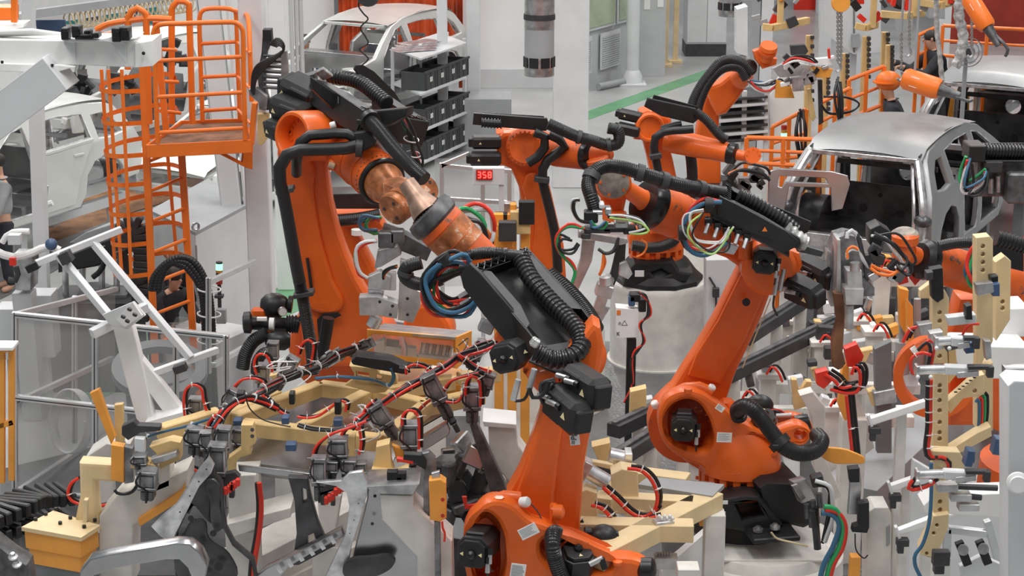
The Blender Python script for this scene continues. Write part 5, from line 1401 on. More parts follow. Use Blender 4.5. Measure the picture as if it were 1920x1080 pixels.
for x,y,w,h in ((124,62,14,22),(145,58,16,22),(166,60,12,9),(160,68,34,8),(182,65,12,10),(220,64,16,26),(236,62,18,25)):
    s_ = mpp(x,y,YG); part('black_clamp',MB().box(P(x,y,YG - .05),(w * s_,.10,h * s_),ch=.006).box(P(x,y - h * .3,YG - .12),(w * s_ * .5,.06,h * s_ * .3)),'black',ga)
part('orange_box',MB().slab(Pl(12,28,YG + .4),[(-40,14),(22,14),(22,42),(-40,40)],.2,.01),'rail_orange',ga)
part('orange_post',MB().beam(P(27,-40,YG + .2),P(27,42,YG + .2),.04,.04),'rail_orange',ga)
part('upper_plate',MB().slab(Pl(20,50,YG + .2),[(-40,46),(44,45),(42,52),(-40,66)],.2,.004),'white',ga)
# white post wrapped in film, below the arm
c = P(64,545,21); q_ = P(80,545,19.5); mb = MB().beam(q_,P(66,130,19.5),.14,.14,up=(0,-1,0)).beam(Vector((q_.x,q_.y,0)),q_,.14,.14,up=(0,-1,0)); single('wrapped_post',mb,'white_column','white post with wrapped lower half at the left, in front of the silver car','post')
# ------------------------------------------------------------------ spring hose line, conveyors and dark panels at the top left
sg = thing('hose_track',P(300,40,27),'row of beige spring coils hanging from a grey rail','hose track')
ra,rb = P(60,42,26.5),P(360,0,30)
part('rail',MB().beam(ra + Vector((0,0,.12)),rb + Vector((0,0,.12)),.1,.12),'grey_mid',sg)
pts = []
for i in range(26 * 14):
    t_ = i / (26 * 14); p = ra.lerp(rb,.2 + .8 * t_); an = 2 * PI * (i % 14) / 14
    pts.append(p + Vector((.09 * math.cos(an),0,.13 * math.sin(an) - .05)))
part('coil',MB().sweep(pts,.014,6),'beige_coil',sg)
single('conveyor_rail',MB().beam(P(-20,46,28),P(420,-20,36),.25,.22),'grey_paint','grey overhead rail crossing the top left corner','rail')
single('conveyor_rail',MB().beam(P(-20,20,30),P(240,-20,36),.3,.3),'grey_light','uppermost pale overhead rail in the top left corner','rail')
single('notice_sign',MB().box(P(96,50,27),(.42,.05,.20)),'navy_panel','dark blue panel hanging behind the gantry clamps','sign')
nb_ = MB().mat('navy_panel').box(P(95,52,26.0),(.40,.04,.20));
for i in range(5):single('wall_banner',MB().box(P(130 + i * 38,8 - (i % 2) * 6,37.7),(.30,.04,.8)),'teal' if i % 2 == 0 else 'navy_panel',('leftmost teal','leftmost navy','middle teal','rightmost navy','rightmost teal')[i] + ' banner at the top left edge of the back wall','banner')
single('stanchion',MB().beam(P(48,190,25.2),P(56,-40,25.2),.16,.16,up=(0,-1,0)),'grey_light','pale grey post rising behind the gantry arm','post')
# dark robot heads glimpsed between cars
for (x,y,sc_,lb_) in ((158,160,1,'dark tool cluster above the roof of the left silver car'),(236,155,1.2,'dark tool cluster seen through the orange cage'),(318,100,1.4,'dark tool cluster behind the tall cage hoop')):
    rr = random.Random(x); t_ = thing('tool_cluster',P(x,y + 10,29),lb_,'tool')
    part('post',MB().cyl(P(x,y + 12,29),(P(x,y,29).x,29,.02),.05),'grey_dark',t_)
    for k in range(12):part('tool_block',MB().box(P(x + rr.uniform(-20,20) * sc_,y + rr.uniform(-16,14) * sc_,29 + rr.uniform(-.2,.2)),(rr.uniform(.06,.2),.12,rr.uniform(.05,.2)),Matrix.Rotation(rr.uniform(0,3),3,'Y')),rr.choice(['charcoal','black','dark_steel']),t_)
# ------------------------------------------------------------------ grey machine cabinets behind the ladder
def slab_thing(name,px,Y,th,mt,label,cat,yaw=0,bev=.01,holes=()):
    return single(name,MB().slab(Pl(px[0][0],px[0][1],Y,yaw),px,th,bev,holes=holes),mt,label,cat)
tc = thing('grey_cabinet',G(400,560),'large pale grey cabinet with a dark grey top behind the ladder','cabinet')
z0 = P(365,425,19.6).z
A_,B_,C_,D_ = P(282,418,20.2),P(366,428,19.2),P(474,392,20.6),P(392,384,21.8)
for q in (A_,B_,C_,D_):q.z = z0
mb = MB().mat('grey_light'); lo_ = [Vector((q.x,q.y,.02)) for q in (A_,B_,C_,D_)]; hi_ = [A_,B_,C_,D_]
mb.add(lo_ + hi_,[[0,1,5,4],[1,2,6,5],[2,3,7,6],[3,0,4,7]]); part('body',mb,'grey_light',tc)
mb = MB().mat('grey_mid').add(hi_ + [q + Vector((0,0,.04)) for q in hi_],[[4,5,6,7],[0,1,5,4],[1,2,6,5],[2,3,7,6],[3,0,4,7]]); part('top',mb,'grey_mid',tc)
part('lifting_eye',MB().ring(B_ + Vector((0,0,.1)),(1,-1,0),.05,.03,.02,14),'steel',tc)
part('door_seam',MB().beam(B_ - Vector((0,0,.1)),Vector((B_.x,B_.y,.1)),.02,.02,up=(0,1,0)),'grey_mid',tc)
t2 = thing('control_box',G(380,720),'lower pale grey box on the floor holding a coil of clear cable','control box')
q = P(375,628,18.6)
part('body',MB().box((q.x + .05,18.8,q.z / 2),(.78,.6,q.z),Matrix.Rotation(R(-28),3,'Z')),'grey_light',t2)
part('socket',MB().box(P(415,592,18.2),(.10,.08,.15)),'grey_mid',t2)
single('cable_coil',MB().tube([q + Vector((-.25 + .17 * math.cos(k * .7),.1 + .12 * math.sin(k * .7),.03 + .003 * k)) for k in range(38)],.012,6),'plexi_clear','coil of clear cable lying on the lower grey box','cable')
sl = thing('signal_lamp',P(411,554,18.3),'signal lamp with lit green top and red base on the grey box','signal lamp')
part('stem',MB().cyl(P(411,556,18.3) - Vector((0,0,.12)),P(411,530,18.3),.02),'charcoal',sl)
for y0,y1,m_ in ((532,518,'lamp_lens_red'),(518,511,'black'),(506,494,'led_green'),(494,491,'black'),(511,506,'lamp_lens_amber')):
    part('lens',MB().cyl(P(411,y0,18.3),P(411,y1,18.3),.034,n=16),m_,sl)
part('bracket',MB().box(P(411,555,18.3),(.09,.08,.03)),'charcoal',sl)
# black energy chain arching beside the ladder
ec = thing('energy_chain',P(400,700,17.6),'black ribbed cable loop arching over beside the ladder down to the floor','cable chain')
for k,off in enumerate((0,8,15)):
    part('conduit',MB().hose(PP(17.6,(283 + off,545),(288 + off,520),(310 + off * .6,495),(340,482 + off),(368 - off,495 + off * .7),(390 - off,540),(398 - off,600),(400 - off,680),(404 - off,770)),.034,.03,.10,10),'hose_black',ec)
for y in (543,590,640):part('cable_tie',MB().ring(P(392,y,17.6),(.1,0,1),.12,.11,.012,18),'white_hose',ec)
ed = thing('energy_chain',P(250,460,18.6),'black cable chain looping behind the ladder hoops','cable chain')
mb = MB(); path = smooth_path(PP(18.6,(232,470),(226,445),(240,422),(258,422),(268,445),(268,520),(262,600)),.07)
for a,b in zip(path[:-1],path[1:]):mb.beam(a,b,.2,.11,up=(0,1,.01),ch=.012)
part('chain',mb,'charcoal',ed)
part('chain',MB().tube(PP(18.3,(226,470),(240,510),(262,528),(280,520)),.055,10),'hose_black',ed)
# ------------------------------------------------------------------ machine with black housing and chrome columns inside the fence
mm = thing('press_unit',P(180,590,19.3),'machine with black slanted housing on chrome columns inside the fence','machine')
part('housing',MB().slab(Pl(170,480,19.2,yaw=-20),[(108,488),(205,448),(234,452),(232,480),(180,500),(108,512)],.5,.02),'black',mm)
part('cover',MB().slab(Pl(180,450,19.4,yaw=-20),[(130,455),(160,436),(235,412),(236,428),(160,462)],.5,.01),'grey_mid',mm)
for x,y0,y1 in ((123,500,590),(155,486,560),(191,470,545),(219,470,560),(242,480,560)):part('column',MB().cyl(P(x,y0,19.3),P(x,y1 + 20,19.3),.035,n=16),'bright_steel',mm)
part('piston',MB().cyl(P(181,535,19.4),P(181,600,19.4),.14,n=24),'grey_mid',mm); part('block',MB().box(P(218,575,19.3),(.3,.3,.35)),'grey_dark',mm)
part('hose',MB().tube(PP(19.0,(192,462),(196,490),(188,508),(174,520)),.03,10),'hose_black',mm)
part('base',MB().box((P(185,640,19.3).x,19.3,.5),(.9,.7,1.0)),'charcoal',mm)
for i,(x,y,w,h) in enumerate(((75,610,52,110),(15,625,40,90))):
    s_ = mpp(x,y,18.4); c = P(x,y,18.4)
    single('switch_box',MB().box((c.x,18.5,c.z),(w * s_,.3,h * s_ * 1.1)).beam(Vector((c.x,18.5,0)),Vector((c.x,18.5,c.z)),.1,.1,up=(0,1,0)),'grey_light',('grey switch box on a post inside the fence corner','smaller grey switch box left of the fence corner')[i],'switch box')
# ------------------------------------------------------------------ aluminium framed clear fence
fe = thing('guard_fence',G(230,850),'aluminium framed guard fence with clear panels at lower left','fence')
pA,pB,pC = P(30,590,15.8),P(425,632,15.2),P(220,540,18.6)
def rail3(a,b,par=fe,w=.05,name='frame_rail'):
    o = part(name,MB().mat('alu_profile').beam(a,b,w,w,ch=.004),'alu_profile',par)
    part('profile_slot',MB().beam(Vector(a) + Vector((0,-w * .52,0)),Vector(b) + Vector((0,-w * .52,0)),.004,w * .2,ch=0),'charcoal',o); return o
rail3(P(28,590,15.8),P(428,632,15.2)); rail3(P(28,745,15.8),P(428,790,15.2)); rail3(P(35,923,15.8),P(428,950,15.2))
rail3(P(30,590,15.8),P(218,542,18.0)); rail3(P(36,920,15.8),P(215,800,18.0)); rail3(P(36,752,15.8),P(210,672,18.0))
rail3(P(390,530,16.6),P(478,490,18.2)); rail3(P(400,685,16.6),P(478,640,18.2))
for x,y0,y1,Y in ((28,585,925,15.8),(178,600,930,15.58),(330,620,950,15.35),(424,628,960,15.2),(140,555,830,17.2),(391,520,700,16.6)):
    rail3(P(x,y0,Y),Vector((P(x,y1,Y).x,Y,max(.05,P(x,y1,Y).z))),name='frame_post')
def pane(a,b,c,d,par,m_='plexi'):
    vs = [Vector(q) for q in (a,b,c,d)]; n = (vs[1] - vs[0]).cross(vs[3] - vs[0]).normalized() * .006
    return part('clear_panel',MB().add(vs + [v + n for v in vs],[[0,1,2,3],[7,6,5,4],[0,1,5,4],[1,2,6,5],[2,3,7,6],[3,0,4,7]]),m_,par)
pane(P(34,594,15.8),P(176,608,15.6),P(178,930,15.6),P(36,920,15.8),fe); pane(P(180,608,15.58),P(328,624,15.36),P(330,940,15.36),P(180,930,15.58),fe)
pane(P(332,624,15.35),P(424,634,15.2),P(424,950,15.2),P(332,940,15.35),fe); pane(P(34,594,15.85),P(216,546,18.0),P(216,800,18.0),P(36,920,15.85),fe)
# clear cable rings hanging inside the fence
single('cable_coil',MB().tube([P(125 + 34 * math.cos(k * .5) + k * .2,790 + 60 * math.sin(k * .5),16.4 + .004 * k) for k in range(90)],.008,5),'grey_light','large loose coil of pale cable hanging inside the fence','cable')
single('cable_reel',MB().ring(P(300,700,16.8),(.1,-.3,1),.45,.33,.08,40).cyl((P(300,700,16.8).x,16.8,0),P(300,700,16.8),.33),'grey_dark','dark round reel table behind the clear fence panels','reel')
# orange cage door at the left edge
og = thing('cage_gate',G(10,900),'narrow orange framed gate at the far left edge','gate')
for x,y0,y1 in ((4,655,905),(22,650,900)):part('post',MB().beam(P(x,y0,15.2),P(x,y1,15.2),.05,.05,up=(0,1,0)),'amber',og)
for y in (655,795):part('cross_rail',MB().beam(P(-8,y + 5,15.2),P(26,y - 5,15.2),.05,.05),'amber',og)
part('top_plate',MB().box(P(12,648,15.2),(.16,.2,.03)),'white',og)
# ------------------------------------------------------------------ white tilted positioning frame
tf = thing('positioning_frame',P(280,790,13.6),'white A-shaped bracket carrying a tilted square tube frame in front of the fence','bracket')
def tube4(a,b,w=.05,mt='white_column',nm='frame_tube'):return part(nm,MB().beam(a,b,w,w,ch=.003),mt,tf)
tube4(P(68,494,14.1),P(228,430,14.4)); tube4(P(110,478,14.1),P(215,605,13.7),.055); tube4(P(176,456,14.3),P(358,672,13.8),.055)
tube4(P(285,700,13.6),P(408,656,14.0)); tube4(P(172,626,13.7),P(275,575,14.0),.07)
part('dark_tip',MB().box(P(62,500,14.1),(.10,.08,.06),Matrix.Rotation(R(-25),3,'Y')),'black',tf)
part('clamp',MB().box(P(124,482,14.0),(.09,.1,.09),Matrix.Rotation(R(-25),3,'Y')),'charcoal',tf)
part('post',MB().slab(Pl(260,720,13.5),[(210,608),(236,598),(248,612),(270,700),(288,790),(258,795),(232,700)],.12,.008),'white',tf)
part('strut',MB().slab(Pl(300,740,13.55),[(248,650),(262,668),(350,778),(330,788),(315,785),(256,705)],.10,.008),'white',tf)
part('foot_plate',MB().slab(Pl(300,790,13.4),[(272,792),(345,772),(350,780),(300,798),(275,800)],.2,.004),'white',tf)
part('head_plate',MB().slab(Pl(240,590,13.4,yaw=-10),[(192,590),(250,566),(272,592),(238,618),(212,612)],.03,.004),'white_column',tf)
part('swivel_plate',MB().slab(Pl(245,595,13.32,yaw=-10),[(218,600),(248,566),(266,592),(234,614)],.03,.004),'white',tf)
for x,y in ((230,596),(242,582),(238,604),(252,592)):part('bolt',MB().cyl(P(x,y,13.2),P(x + 2,y - 4,13.2),.018,n=8),'charcoal',tf)
part('clamp',MB().box(P(338,690,13.5),(.10,.08,.06),Matrix.Rotation(R(-20),3,'Y')),'charcoal',tf)
# ------------------------------------------------------------------ pale tool fixture at the left edge (pipes, nozzles)
nz = thing('nozzle_stand',P(60,610,18),'stand with pale pipes and nozzles at the left edge below the silver car','nozzle stand')
part('box',MB().slab(Pl(45,520,18),[(22,480),(60,480),(58,545),(30,545)],.3,.01),'steel',nz)
part('pipe',MB().tube(PP(17.8,(-10,470),(20,482),(50,478),(90,462),(112,470)),.04,10),'white',nz)
part('pipe',MB().tube(PP(17.8,(4,455),(14,440),(30,434),(55,434)),.03,10),'white',nz)
part('nozzle',MB().box(P(28,448,17.7),(.12,.1,.1)),'grey_light',nz); part('nozzle',MB().sphere(P(96,458,17.7),.06),'blue_part',nz)
part('hook',MB().tube(PP(17.7,(30,500),(34,520),(24,528),(16,524)),.03,8),'charcoal',nz)
part('red_clip',MB().box(P(24,490,17.7),(.06,.05,.08)),'red',nz)
part('leg',MB().beam(Vector((P(45,545,18.1).x,18.15,0)),P(45,545,18.15),.2,.2,up=(0,1,0)),'grey_paint',nz)
sp = thing('spray_pole',P(88,380,20),'thin pole with a white elbow beside the wrapped post','pole')
part('pole',MB().cyl(P(80,420,20),P(88,348,20),.02).cyl(fl0(80,420,20),P(80,420,20),.02),'steel',sp); part('elbow',MB().tube(PP(19.9,(80,398),(84,386),(98,380)),.035,8),'white',sp)
# ------------------------------------------------------------------ parts rack with black bins
YR = 31.0
rk = thing('parts_rack',G(800,292),'grey steel rack of shelves holding black bins behind the left robot','rack')
def shelfpt(x,y,d=0):return P(x,y,YR + d)
shelf_y = [(88,76),(158,128),(220,188),(284,252)]
for x,y0,y1,d in ((736,92,240,0),(788,82,290,0),(870,72,262,1.3),(838,60,240,1.3)):
    part('upright',MB().beam(shelfpt(x,y0,d),Vector((shelfpt(x,y1,d).x,YR + d,.03)),.06,.06,up=(0,1,0)),'grey_light',rk)
def zpt(x,Y,z):return Vector((P(x,200,Y).x,Y,z))
zs = [P(788,y,YR).z for y in (90,155,222,280)]
xl,xr_ = P(736,200,YR).x,P(790,200,YR).x
corner = [(736,29.8 + 1.2),(790,29.9),(876,31.6),(826,32.8)]
for z in zs:
    q = [zpt(x,Y,z) for x,Y in corner]
    part('shelf',MB().add(q + [p - Vector((0,0,.03)) for p in q],[[0,1,2,3],[7,6,5,4],[0,1,5,4],[1,2,6,5],[2,3,7,6],[3,0,4,7]]),'grey_light',rk)
binp = None; nb_i = 0
rowname = ['upper','middle','lowest']
cells = [('left',.20,.25),('second',.42,.25),('third',.62,.25),('right',.84,.25)]
for si,z in enumerate(zs[1:]):
    q = [zpt(x,Y,z) for x,Y in corner]
    for ci in range(4):
        t_ = (.14,.38,.62,.86)[ci]
        c = q[1].lerp(q[2],t_) + (q[0] - q[1]) * .30
        e1 = (q[2] - q[1]).normalized(); e2 = Vector((-e1.y,e1.x,0)); rot = Matrix((e1,e2,Vector((0,0,1)))).transposed()
        lab = '%s bin on the %s shelf of the grey parts rack' % (('nearest black','second nearest black','third nearest black','farthest black')[ci],rowname[si])
        bt = thing('storage_bin',c + Vector((0,0,.002)),lab,'bin','black bins on the parts rack')
        h = .30; w = .44; d_ = .42; mb = MB().mat('bin_grey')
        mb.box(c + Vector((0,0,.02)),(w,d_,.03),rot)
        for sg in (-1,1):
            mb.box(c + e2 * (sg * d_ / 2) + Vector((0,0,h / 2)),(w,.02,h),rot); mb.box(c + e1 * (sg * w / 2) + Vector((0,0,h / 2)),(.02,d_,h),rot)
            mb.box(c + e2 * (sg * (d_ / 2 + .01)) + Vector((0,0,h)),(w + .03,.03,.04),rot)
        for k in (-1,0,1):mb.box(c - e2 * (d_ / 2 + .012) + e1 * (k * w * .4) + Vector((0,0,h / 2)),(.02,.02,h),rot)
        part('tub',mb,'bin_grey',bt)
        part('bin_label',MB().box(c - e2 * (d_ / 2 + .018) + Vector((.0,0,h * .55)),(.09,.006,.08),rot),'label_white',bt)
for k in range(4):single('metal_panel',MB().box(zpt(776 + k * 4,30.7 + .2 * k,zs[0] + .02 + .012 * k),(.7,.35,.01),Matrix.Rotation(.5 + .1 * k,3,'Z')),'bright_steel',('bottom','second','third','top')[k] + ' sheet metal panel in the loose pile on the rack top','panel','sheet panels on the rack')
single('grey_bench',MB().box((P(905,240,32).x,32,.45),(1.0,.8,.9)),'grey_mid','low grey bench right of the rack at the column foot','bench')
# fan
fn = thing('hanging_fan',P(690,2,26),'black caged fan at the top edge with a curly cable hanging down','fan')
part('guard',MB().sphere(P(690,-6,26),(.16,.1,.14),16,8),'charcoal',fn)
part('curly_cable',MB().tube(PP(26,(680,-6),(672,10),(682,26),(690,36),(676,52),(686,70),(690,82),(674,92),(686,104),(690,112),(676,124)),.012,6),'black',fn)
# control booth with the red number display and clear guard behind the centre
gb = thing('guard_booth',G(900,400),'low clear-walled guard booth around the number display','guard')
for a,b in (((828,310),(905,318)),((905,318),(980,322)),((828,310),(880,288)),((826,372),(960,380))):
    part('frame_rail',MB().beam(P(a[0],a[1],20.6),P(b[0],b[1],20.6),.05,.05),'alu_profile',gb)
for x,y0,y1 in ((828,305,420),(905,340,420),(955,320,420),(978,330,420)):part('frame_post',MB().beam(P(x,y0,20.6),Vector((P(x,y1,20.6).x,20.6,.02)),.05,.05,up=(0,1,0)),'alu_profile',gb)
part('clear_panel',MB().box(P(890,370,20.65) - Vector((0,0,.3)),(.9,.01,1.5),ch=0),'plexi',gb)
dsp = thing('number_display',P(909,340,20.2),'small grey display box showing the red number 358','display')
s_ = mpp(908,328,20.2)
part('post',MB().beam(P(940,345,20.25),Vector((P(940,345,20.25).x,20.25,0)),.06,.06,up=(0,1,0)),'grey_light',dsp)
part('housing',MB().box(P(916,329,20.25),(60 * s_,.12,32 * s_)),'grey_light',dsp)
part('screen',MB().box(P(908,328,20.17),(31 * s_,.01,20 * s_)),'lamp_lens_red',dsp)
sc2 = MB(); SEG = {'3':'abcdg','5':'acdfg','8':'abcdefg'}
for i,ch in enumerate('358'):
    o = P(898.5 + i * 9.8,328,20.155); w,h = 5.2 * s_,11 * s_
    pos = {'a':(0,h / 2,1),'d':(0,-h / 2,1),'g':(0,0,1),'f':(-w / 2,h / 4,0),'b':(w / 2,h / 4,0),'e':(-w / 2,-h / 4,0),'c':(w / 2,-h / 4,0)}
    for sgm in SEG[ch]:
        x,z,hor = pos[sgm]; sc2.mat('led_red').box(o + Vector((x,0,z)),(w * .95,.006,.011) if hor else (.012,.006,h * .42),ch=0)
part('digits',sc2,'led_red',dsp,label='lit red digits 358')
# ------------------------------------------------------------------ welding fixture in the foreground
def S(par,name,px,Y,th,mt,yaw=0,tilt=0,bev=.006,holes=(),smooth=(),label=None):
    x = sum(p[0] for p in px) / len(px); y = sum(p[1] for p in px) / len(px)
    return part(name,MB().slab(Pl(x,y,Y,yaw,tilt),px,th,bev,holes=holes,smooth=smooth),mt,par,label)
def S1(name,px,Y,th,mt,label,cat,yaw=0,tilt=0,bev=.008,holes=(),smooth=(),group=None):
    x = sum(p[0] for p in px) / len(px); y = sum(p[1] for p in px) / len(px)
    return single(name,MB().slab(Pl(x,y,Y,yaw,tilt),px,th,bev,holes=holes,smooth=smooth),mt,label,cat,group)
rq = random.Random(21)
def ties(par,pts,r,n):
    path = smooth_path(pts,.02)
    for i in range(n):
        k = min(len(path) - 2,int((i + .5) * len(path) / n)); d,a,b = frame(path[k + 1] - path[k])
        part('cable_tie',MB().cyl(path[k] - d * .0025,path[k] + d * .0025,r,n=8).beam(path[k] + b * r * .8,path[k] + b * (r + .022) + a * .01,.0025,.0025,ch=0),'white_hose',par)
def loop(par,px,Y,r=.010,sp=.012,cols=('red_hose','hose_black'),n=3):
    pts = PP(Y,*px)
    for i,c in enumerate(cols):
        o = Vector(((i - .5) * sp * 1.6,(i - .5) * sp,(i - .5) * sp * .8)); part('air_hose',MB().tube([p + o for p in pts],r,8),c,par)
    if n:ties(par,pts,r + sp,n)
def pneu(par,a,b,w,jaw=None,mt='blued_steel',nm='clamp_cylinder',fork=True):
    """air cylinder with tie rods from a (top) to b, then a clamp head with jaws"""
    a = Vector(a); b = Vector(b); d,s,t = frame(b - a,(0,-1,.2)); L = (b - a).length
    mb = MB().mat(mt).beam(a + d * L * .1,b - d * L * .42,w * .86,w * .86,up=t,ch=w * .12)
    mb.beam(a,a + d * L * .1,w,w,up=t).beam(b - d * L * .46,b - d * L * .36,w,w,up=t)
    mb.mat('steel')
    for i in (-1,1):
        for j in (-1,1):mb.cyl(a + s * (i * w * .42) + t * (j * w * .42),b - d * L * .4 + s * (i * w * .42) + t * (j * w * .42),w * .06,n=6)
    o = part(nm,mb,mt,par)
    hd = MB().mat('dark_steel').beam(b - d * L * .36,b,w * .7,w * .9,up=t,ch=w * .1)
    for k in range(3):hd.mat('black').cyl(b - d * L * (.3 - .11 * k) + t * w * .46,b - d * L * (.3 - .11 * k) + t * w * .5,w * .09,n=8)
    part('clamp_head',hd,'dark_steel',o)
    if jaw is not None:
        jd = Vector(jaw); q = b - d * L * .1
        part('clamp_jaw',MB().mat('charcoal').beam(q,q + jd,w * .45,w * .35,up=d,ch=w * .05).beam(q + jd,q + jd + d * w * .6,w * .4,w * .3,up=s,ch=w * .05),'charcoal',o)
    sw = MB().mat('hose_black')
    sw.tube([a + t * w * .5 + s * w * .3,a + d * L * .3 + t * w * .8 + s * w * .5,a + d * L * .6 + t * w * .6,b + t * w * .6],w * .06,6)
    part('sensor_cable',sw,'hose_black',o)
    part('sensor_plug',MB().cyl(a + d * L * .25 + s * w * .55,a + d * L * .45 + s * w * .55,w * .1,n=8),'bright_steel',o)
    return o
fx = thing('welding_gripper',G(600,800,1.9),'cream tubular clamping frame in the centre covered with air cylinders and red hoses','clamping frame')
ZF = 1.95
def fb_(a,b,w=.10,h=.11,z=ZF,mt='cream',nm='frame_beam',par=fx):
    return part(nm,MB().beam(G(a[0],a[1],z),G(b[0],b[1],z),w,h,ch=.008),mt,par)
for a,b in (((455,800),(715,830)),((440,790),(600,728)),((600,728),(700,740)),((565,808),(690,742)),((700,740),(800,764)),((715,828),(800,764)),((300,812),(412,778)),((412,790),(520,742)),((700,740),(850,716)),((800,764),(905,742)),((860,712),(935,700))):fb_(a,b)
S(fx,'end_block',[(452,797),(474,797),(478,832),(470,838),(470,852),(452,858),(440,870),(440,895),(425,895),(413,885),(415,868),(430,858),(452,842)],12.0,.10,'cream')
for x,y in ((473,806),(473,818)):part('bolt',MB().cyl(P(x,y,11.88),P(x,y,11.85),.014,n=8),'charcoal',fx)
S(fx,'end_block',[(632,815),(665,820),(665,870),(650,880),(632,868)],12.0,.12,'cream')
S(fx,'pedestal_block',[(705,838),(730,832),(733,870),(738,884),(728,890),(698,884),(698,876),(703,868)],11.7,.12,'cream')
S(fx,'bracket',[(735,835),(760,845),(772,862),(745,868)],11.8,.05,'amber')
# cream tower with a window, black cable duct over it
S(fx,'tower_plate',[(645,722),(668,706),(742,716),(722,736),(700,738)],12.9,.03,'cream',tilt=0)
S(fx,'cable_tower',[(655,686),(706,691),(712,700),(742,705),(745,720),(718,727),(664,722),(664,700)],12.9,.14,'cream',holes=[[(668,696),(692,700),(692,716),(668,712)],[(706,702),(718,706),(714,718),(704,716)]])
S(fx,'cable_duct',[(658,678),(668,668),(730,676),(760,690),(756,702),(700,692),(662,684)],12.7,.16,'black_plastic')
S(fx,'cable_duct',[(748,690),(762,692),(760,702),(746,700)],12.65,.16,'black_plastic')
for px in ([(505,705),(528,700),(548,712),(520,722)],[(1340 / 3 + 400,270 / 3 + 620),(862,712),(898,702),(905,724),(870,730)]):S(fx,'bracket',px,13.0,.08,'cream')
for x,y,w,h in ((446,790,16,12),(452,744,14,22),(536,786,14,14),(634,790,16,14),(634,762,12,26),(548,745,10,22),(546,836,20,14),(400,790,14,10)):
    s_ = mpp(x,y,12.5); part('magnet_pad' if h < 20 else 'hose_bracket',MB().box(P(x,y,12.3),(w * s_,.08,h * s_),ch=.006),'blue_part' if h < 16 else 'black',fx)
# cylinders:    top px, bottom px, Y, width, jaw
CY = [((367,745),(367,792),12.9,.10,None),((492,682),(492,735),13.3,.10,None),((552,670),(520,728),13.0,.10,(-.1,-.05,-.05)),((512,640),(512,690),13.6,.09,None),
      ((800,702),(842,782),12.4,.115,(.05,-.05,-.06)),((700,758),(742,820),12.1,.115,(.08,-.04,-.02)),((884,722),(886,790),12.3,.125,None),((768,792),(770,862),11.8,.125,(.02,-.04,-.06)),
      ((598,856),(600,936),11.6,.10,(.09,-.03,0)),((634,820),(636,872),11.75,.13,(.04,-.06,0)),((420,800),(418,862),11.9,.10,None),((408,832),(408,920),11.7,.12,(.1,-.02,0)),((448,802),(446,850),12.2,.09,None),
      ((640,662),(590,690),13.3,.10,None),((700,640),(655,665),13.4,.08,None),((655,860),(655,900),11.7,.10,(.05,-.03,0)),((622,862),(622,896),11.7,.09,None),((676,866),(678,895),11.7,.08,None),
      ((440,730),(410,790),12.7,.09,None),((906,640),(880,690),12.9,.09,None),((920,700),(908,740),12.6,.09,None),((366,800),(366,850),12.1,.12,(.08,0,-.03)),((386,808),(392,860),12.0,.09,None)]
for a,b,Y,w,j in CY:pneu(fx,P(a[0],a[1],Y),P(b[0],b[1],Y),w,j,nm='clamp_unit')
for x,y,Y in ((434,912,11.6),(612,938,11.5),(630,922,11.5),(424,920,11.6)):
    s_ = mpp(x,y,Y); mb = MB().mat('red')
    for k in range(3):mb.box(P(x + k * 6,y - k * 4,Y - .04),(.028,.04,.05))
    part('red_locator',mb,'red',fx)
for px,Y in (([(602,925),(640,915),(640,905),(610,905),(596,930),(602,948),(610,948)],11.55),([(418,890),(440,885),(450,895),(430,905),(424,925),(414,925)],11.65)):S(fx,'clamp_jaw',px,Y,.06,'charcoal')
# hose loops with white ties
for px,Y in (([(350,790),(347,750),(352,728),(366,720),(380,728),(384,750),(392,775)],12.8),([(483,700),(479,680),(486,664),(500,664),(510,680),(514,700)],13.2),([(560,665),(568,645),(580,636),(590,645),(588,668),(584,690)],13.3),
              ([(425,745),(450,715),(470,708),(492,712),(500,728),(494,742)],12.8),([(690,790),(684,775),(692,760),(704,750)],12.1),([(640,870),(634,850),(642,815),(660,795),(680,798)],11.8),([(588,880),(590,850),(600,830),(625,812),(660,800),(690,788)],11.7),
              ([(757,800),(757,780),(768,768),(782,772),(788,790),(788,840)],11.75),([(875,740),(877,715),(888,704),(900,712),(904,735),(903,760)],12.2),([(838,752),(860,752),(872,735),(880,708)],12.3),([(560,780),(578,782),(600,778),(620,764),(640,750),(652,756),(650,770)],12.5),
              ([(765,700),(764,690),(780,682),(800,688),(808,698)],12.6),([(676,850),(680,830),(678,810),(676,800)],11.7),([(780,775),(800,755),(830,735),(850,712),(900,698)],12.4),([(390,810),(395,790),(410,775),(430,765)],12.1),([(320,885),(340,872),(362,876),(380,888)],12.6),([(495,740),(515,760),(530,772),(540,775)],12.5)):
    loop(fx,px,Y)
def trunk(px,Y0,Y1,cols,sp,n,r=.011):
    pts = [P(p[0],p[1],Y0 + (Y1 - Y0) * i / (len(px) - 1)) for i,p in enumerate(px)]
    for c in cols:
        o = jit((0,0,0),sp); part('trunk_hose',MB().tube([p + o + jit((0,0,0),sp * .4) for p in pts],r * rq.uniform(.7,1.1),7),c,fx)
    ties(fx,pts,sp * 1.1 + r,n)
TC = ['hose_black'] * 5 + ['red_hose','blue_hose','charcoal','hose_black','red_hose']
trunk([(402,812),(412,780),(440,752),(480,735),(520,716),(560,698),(600,684),(640,662),(680,648)],12.1,13.3,TC,.028,9)
trunk([(660,800),(690,775),(730,748),(760,728),(795,708),(830,688),(862,668),(900,652),(935,642)],12.0,12.9,TC + ['red_hose'],.028,9)
trunk([(400,800),(430,762),(460,744),(490,750),(520,765)],12.0,12.4,TC[:7],.02,4)
trunk([(862,668),(880,680),(900,695),(925,702)],12.6,12.6,['red_hose','hose_black','red_hose','charcoal'],.02,3)
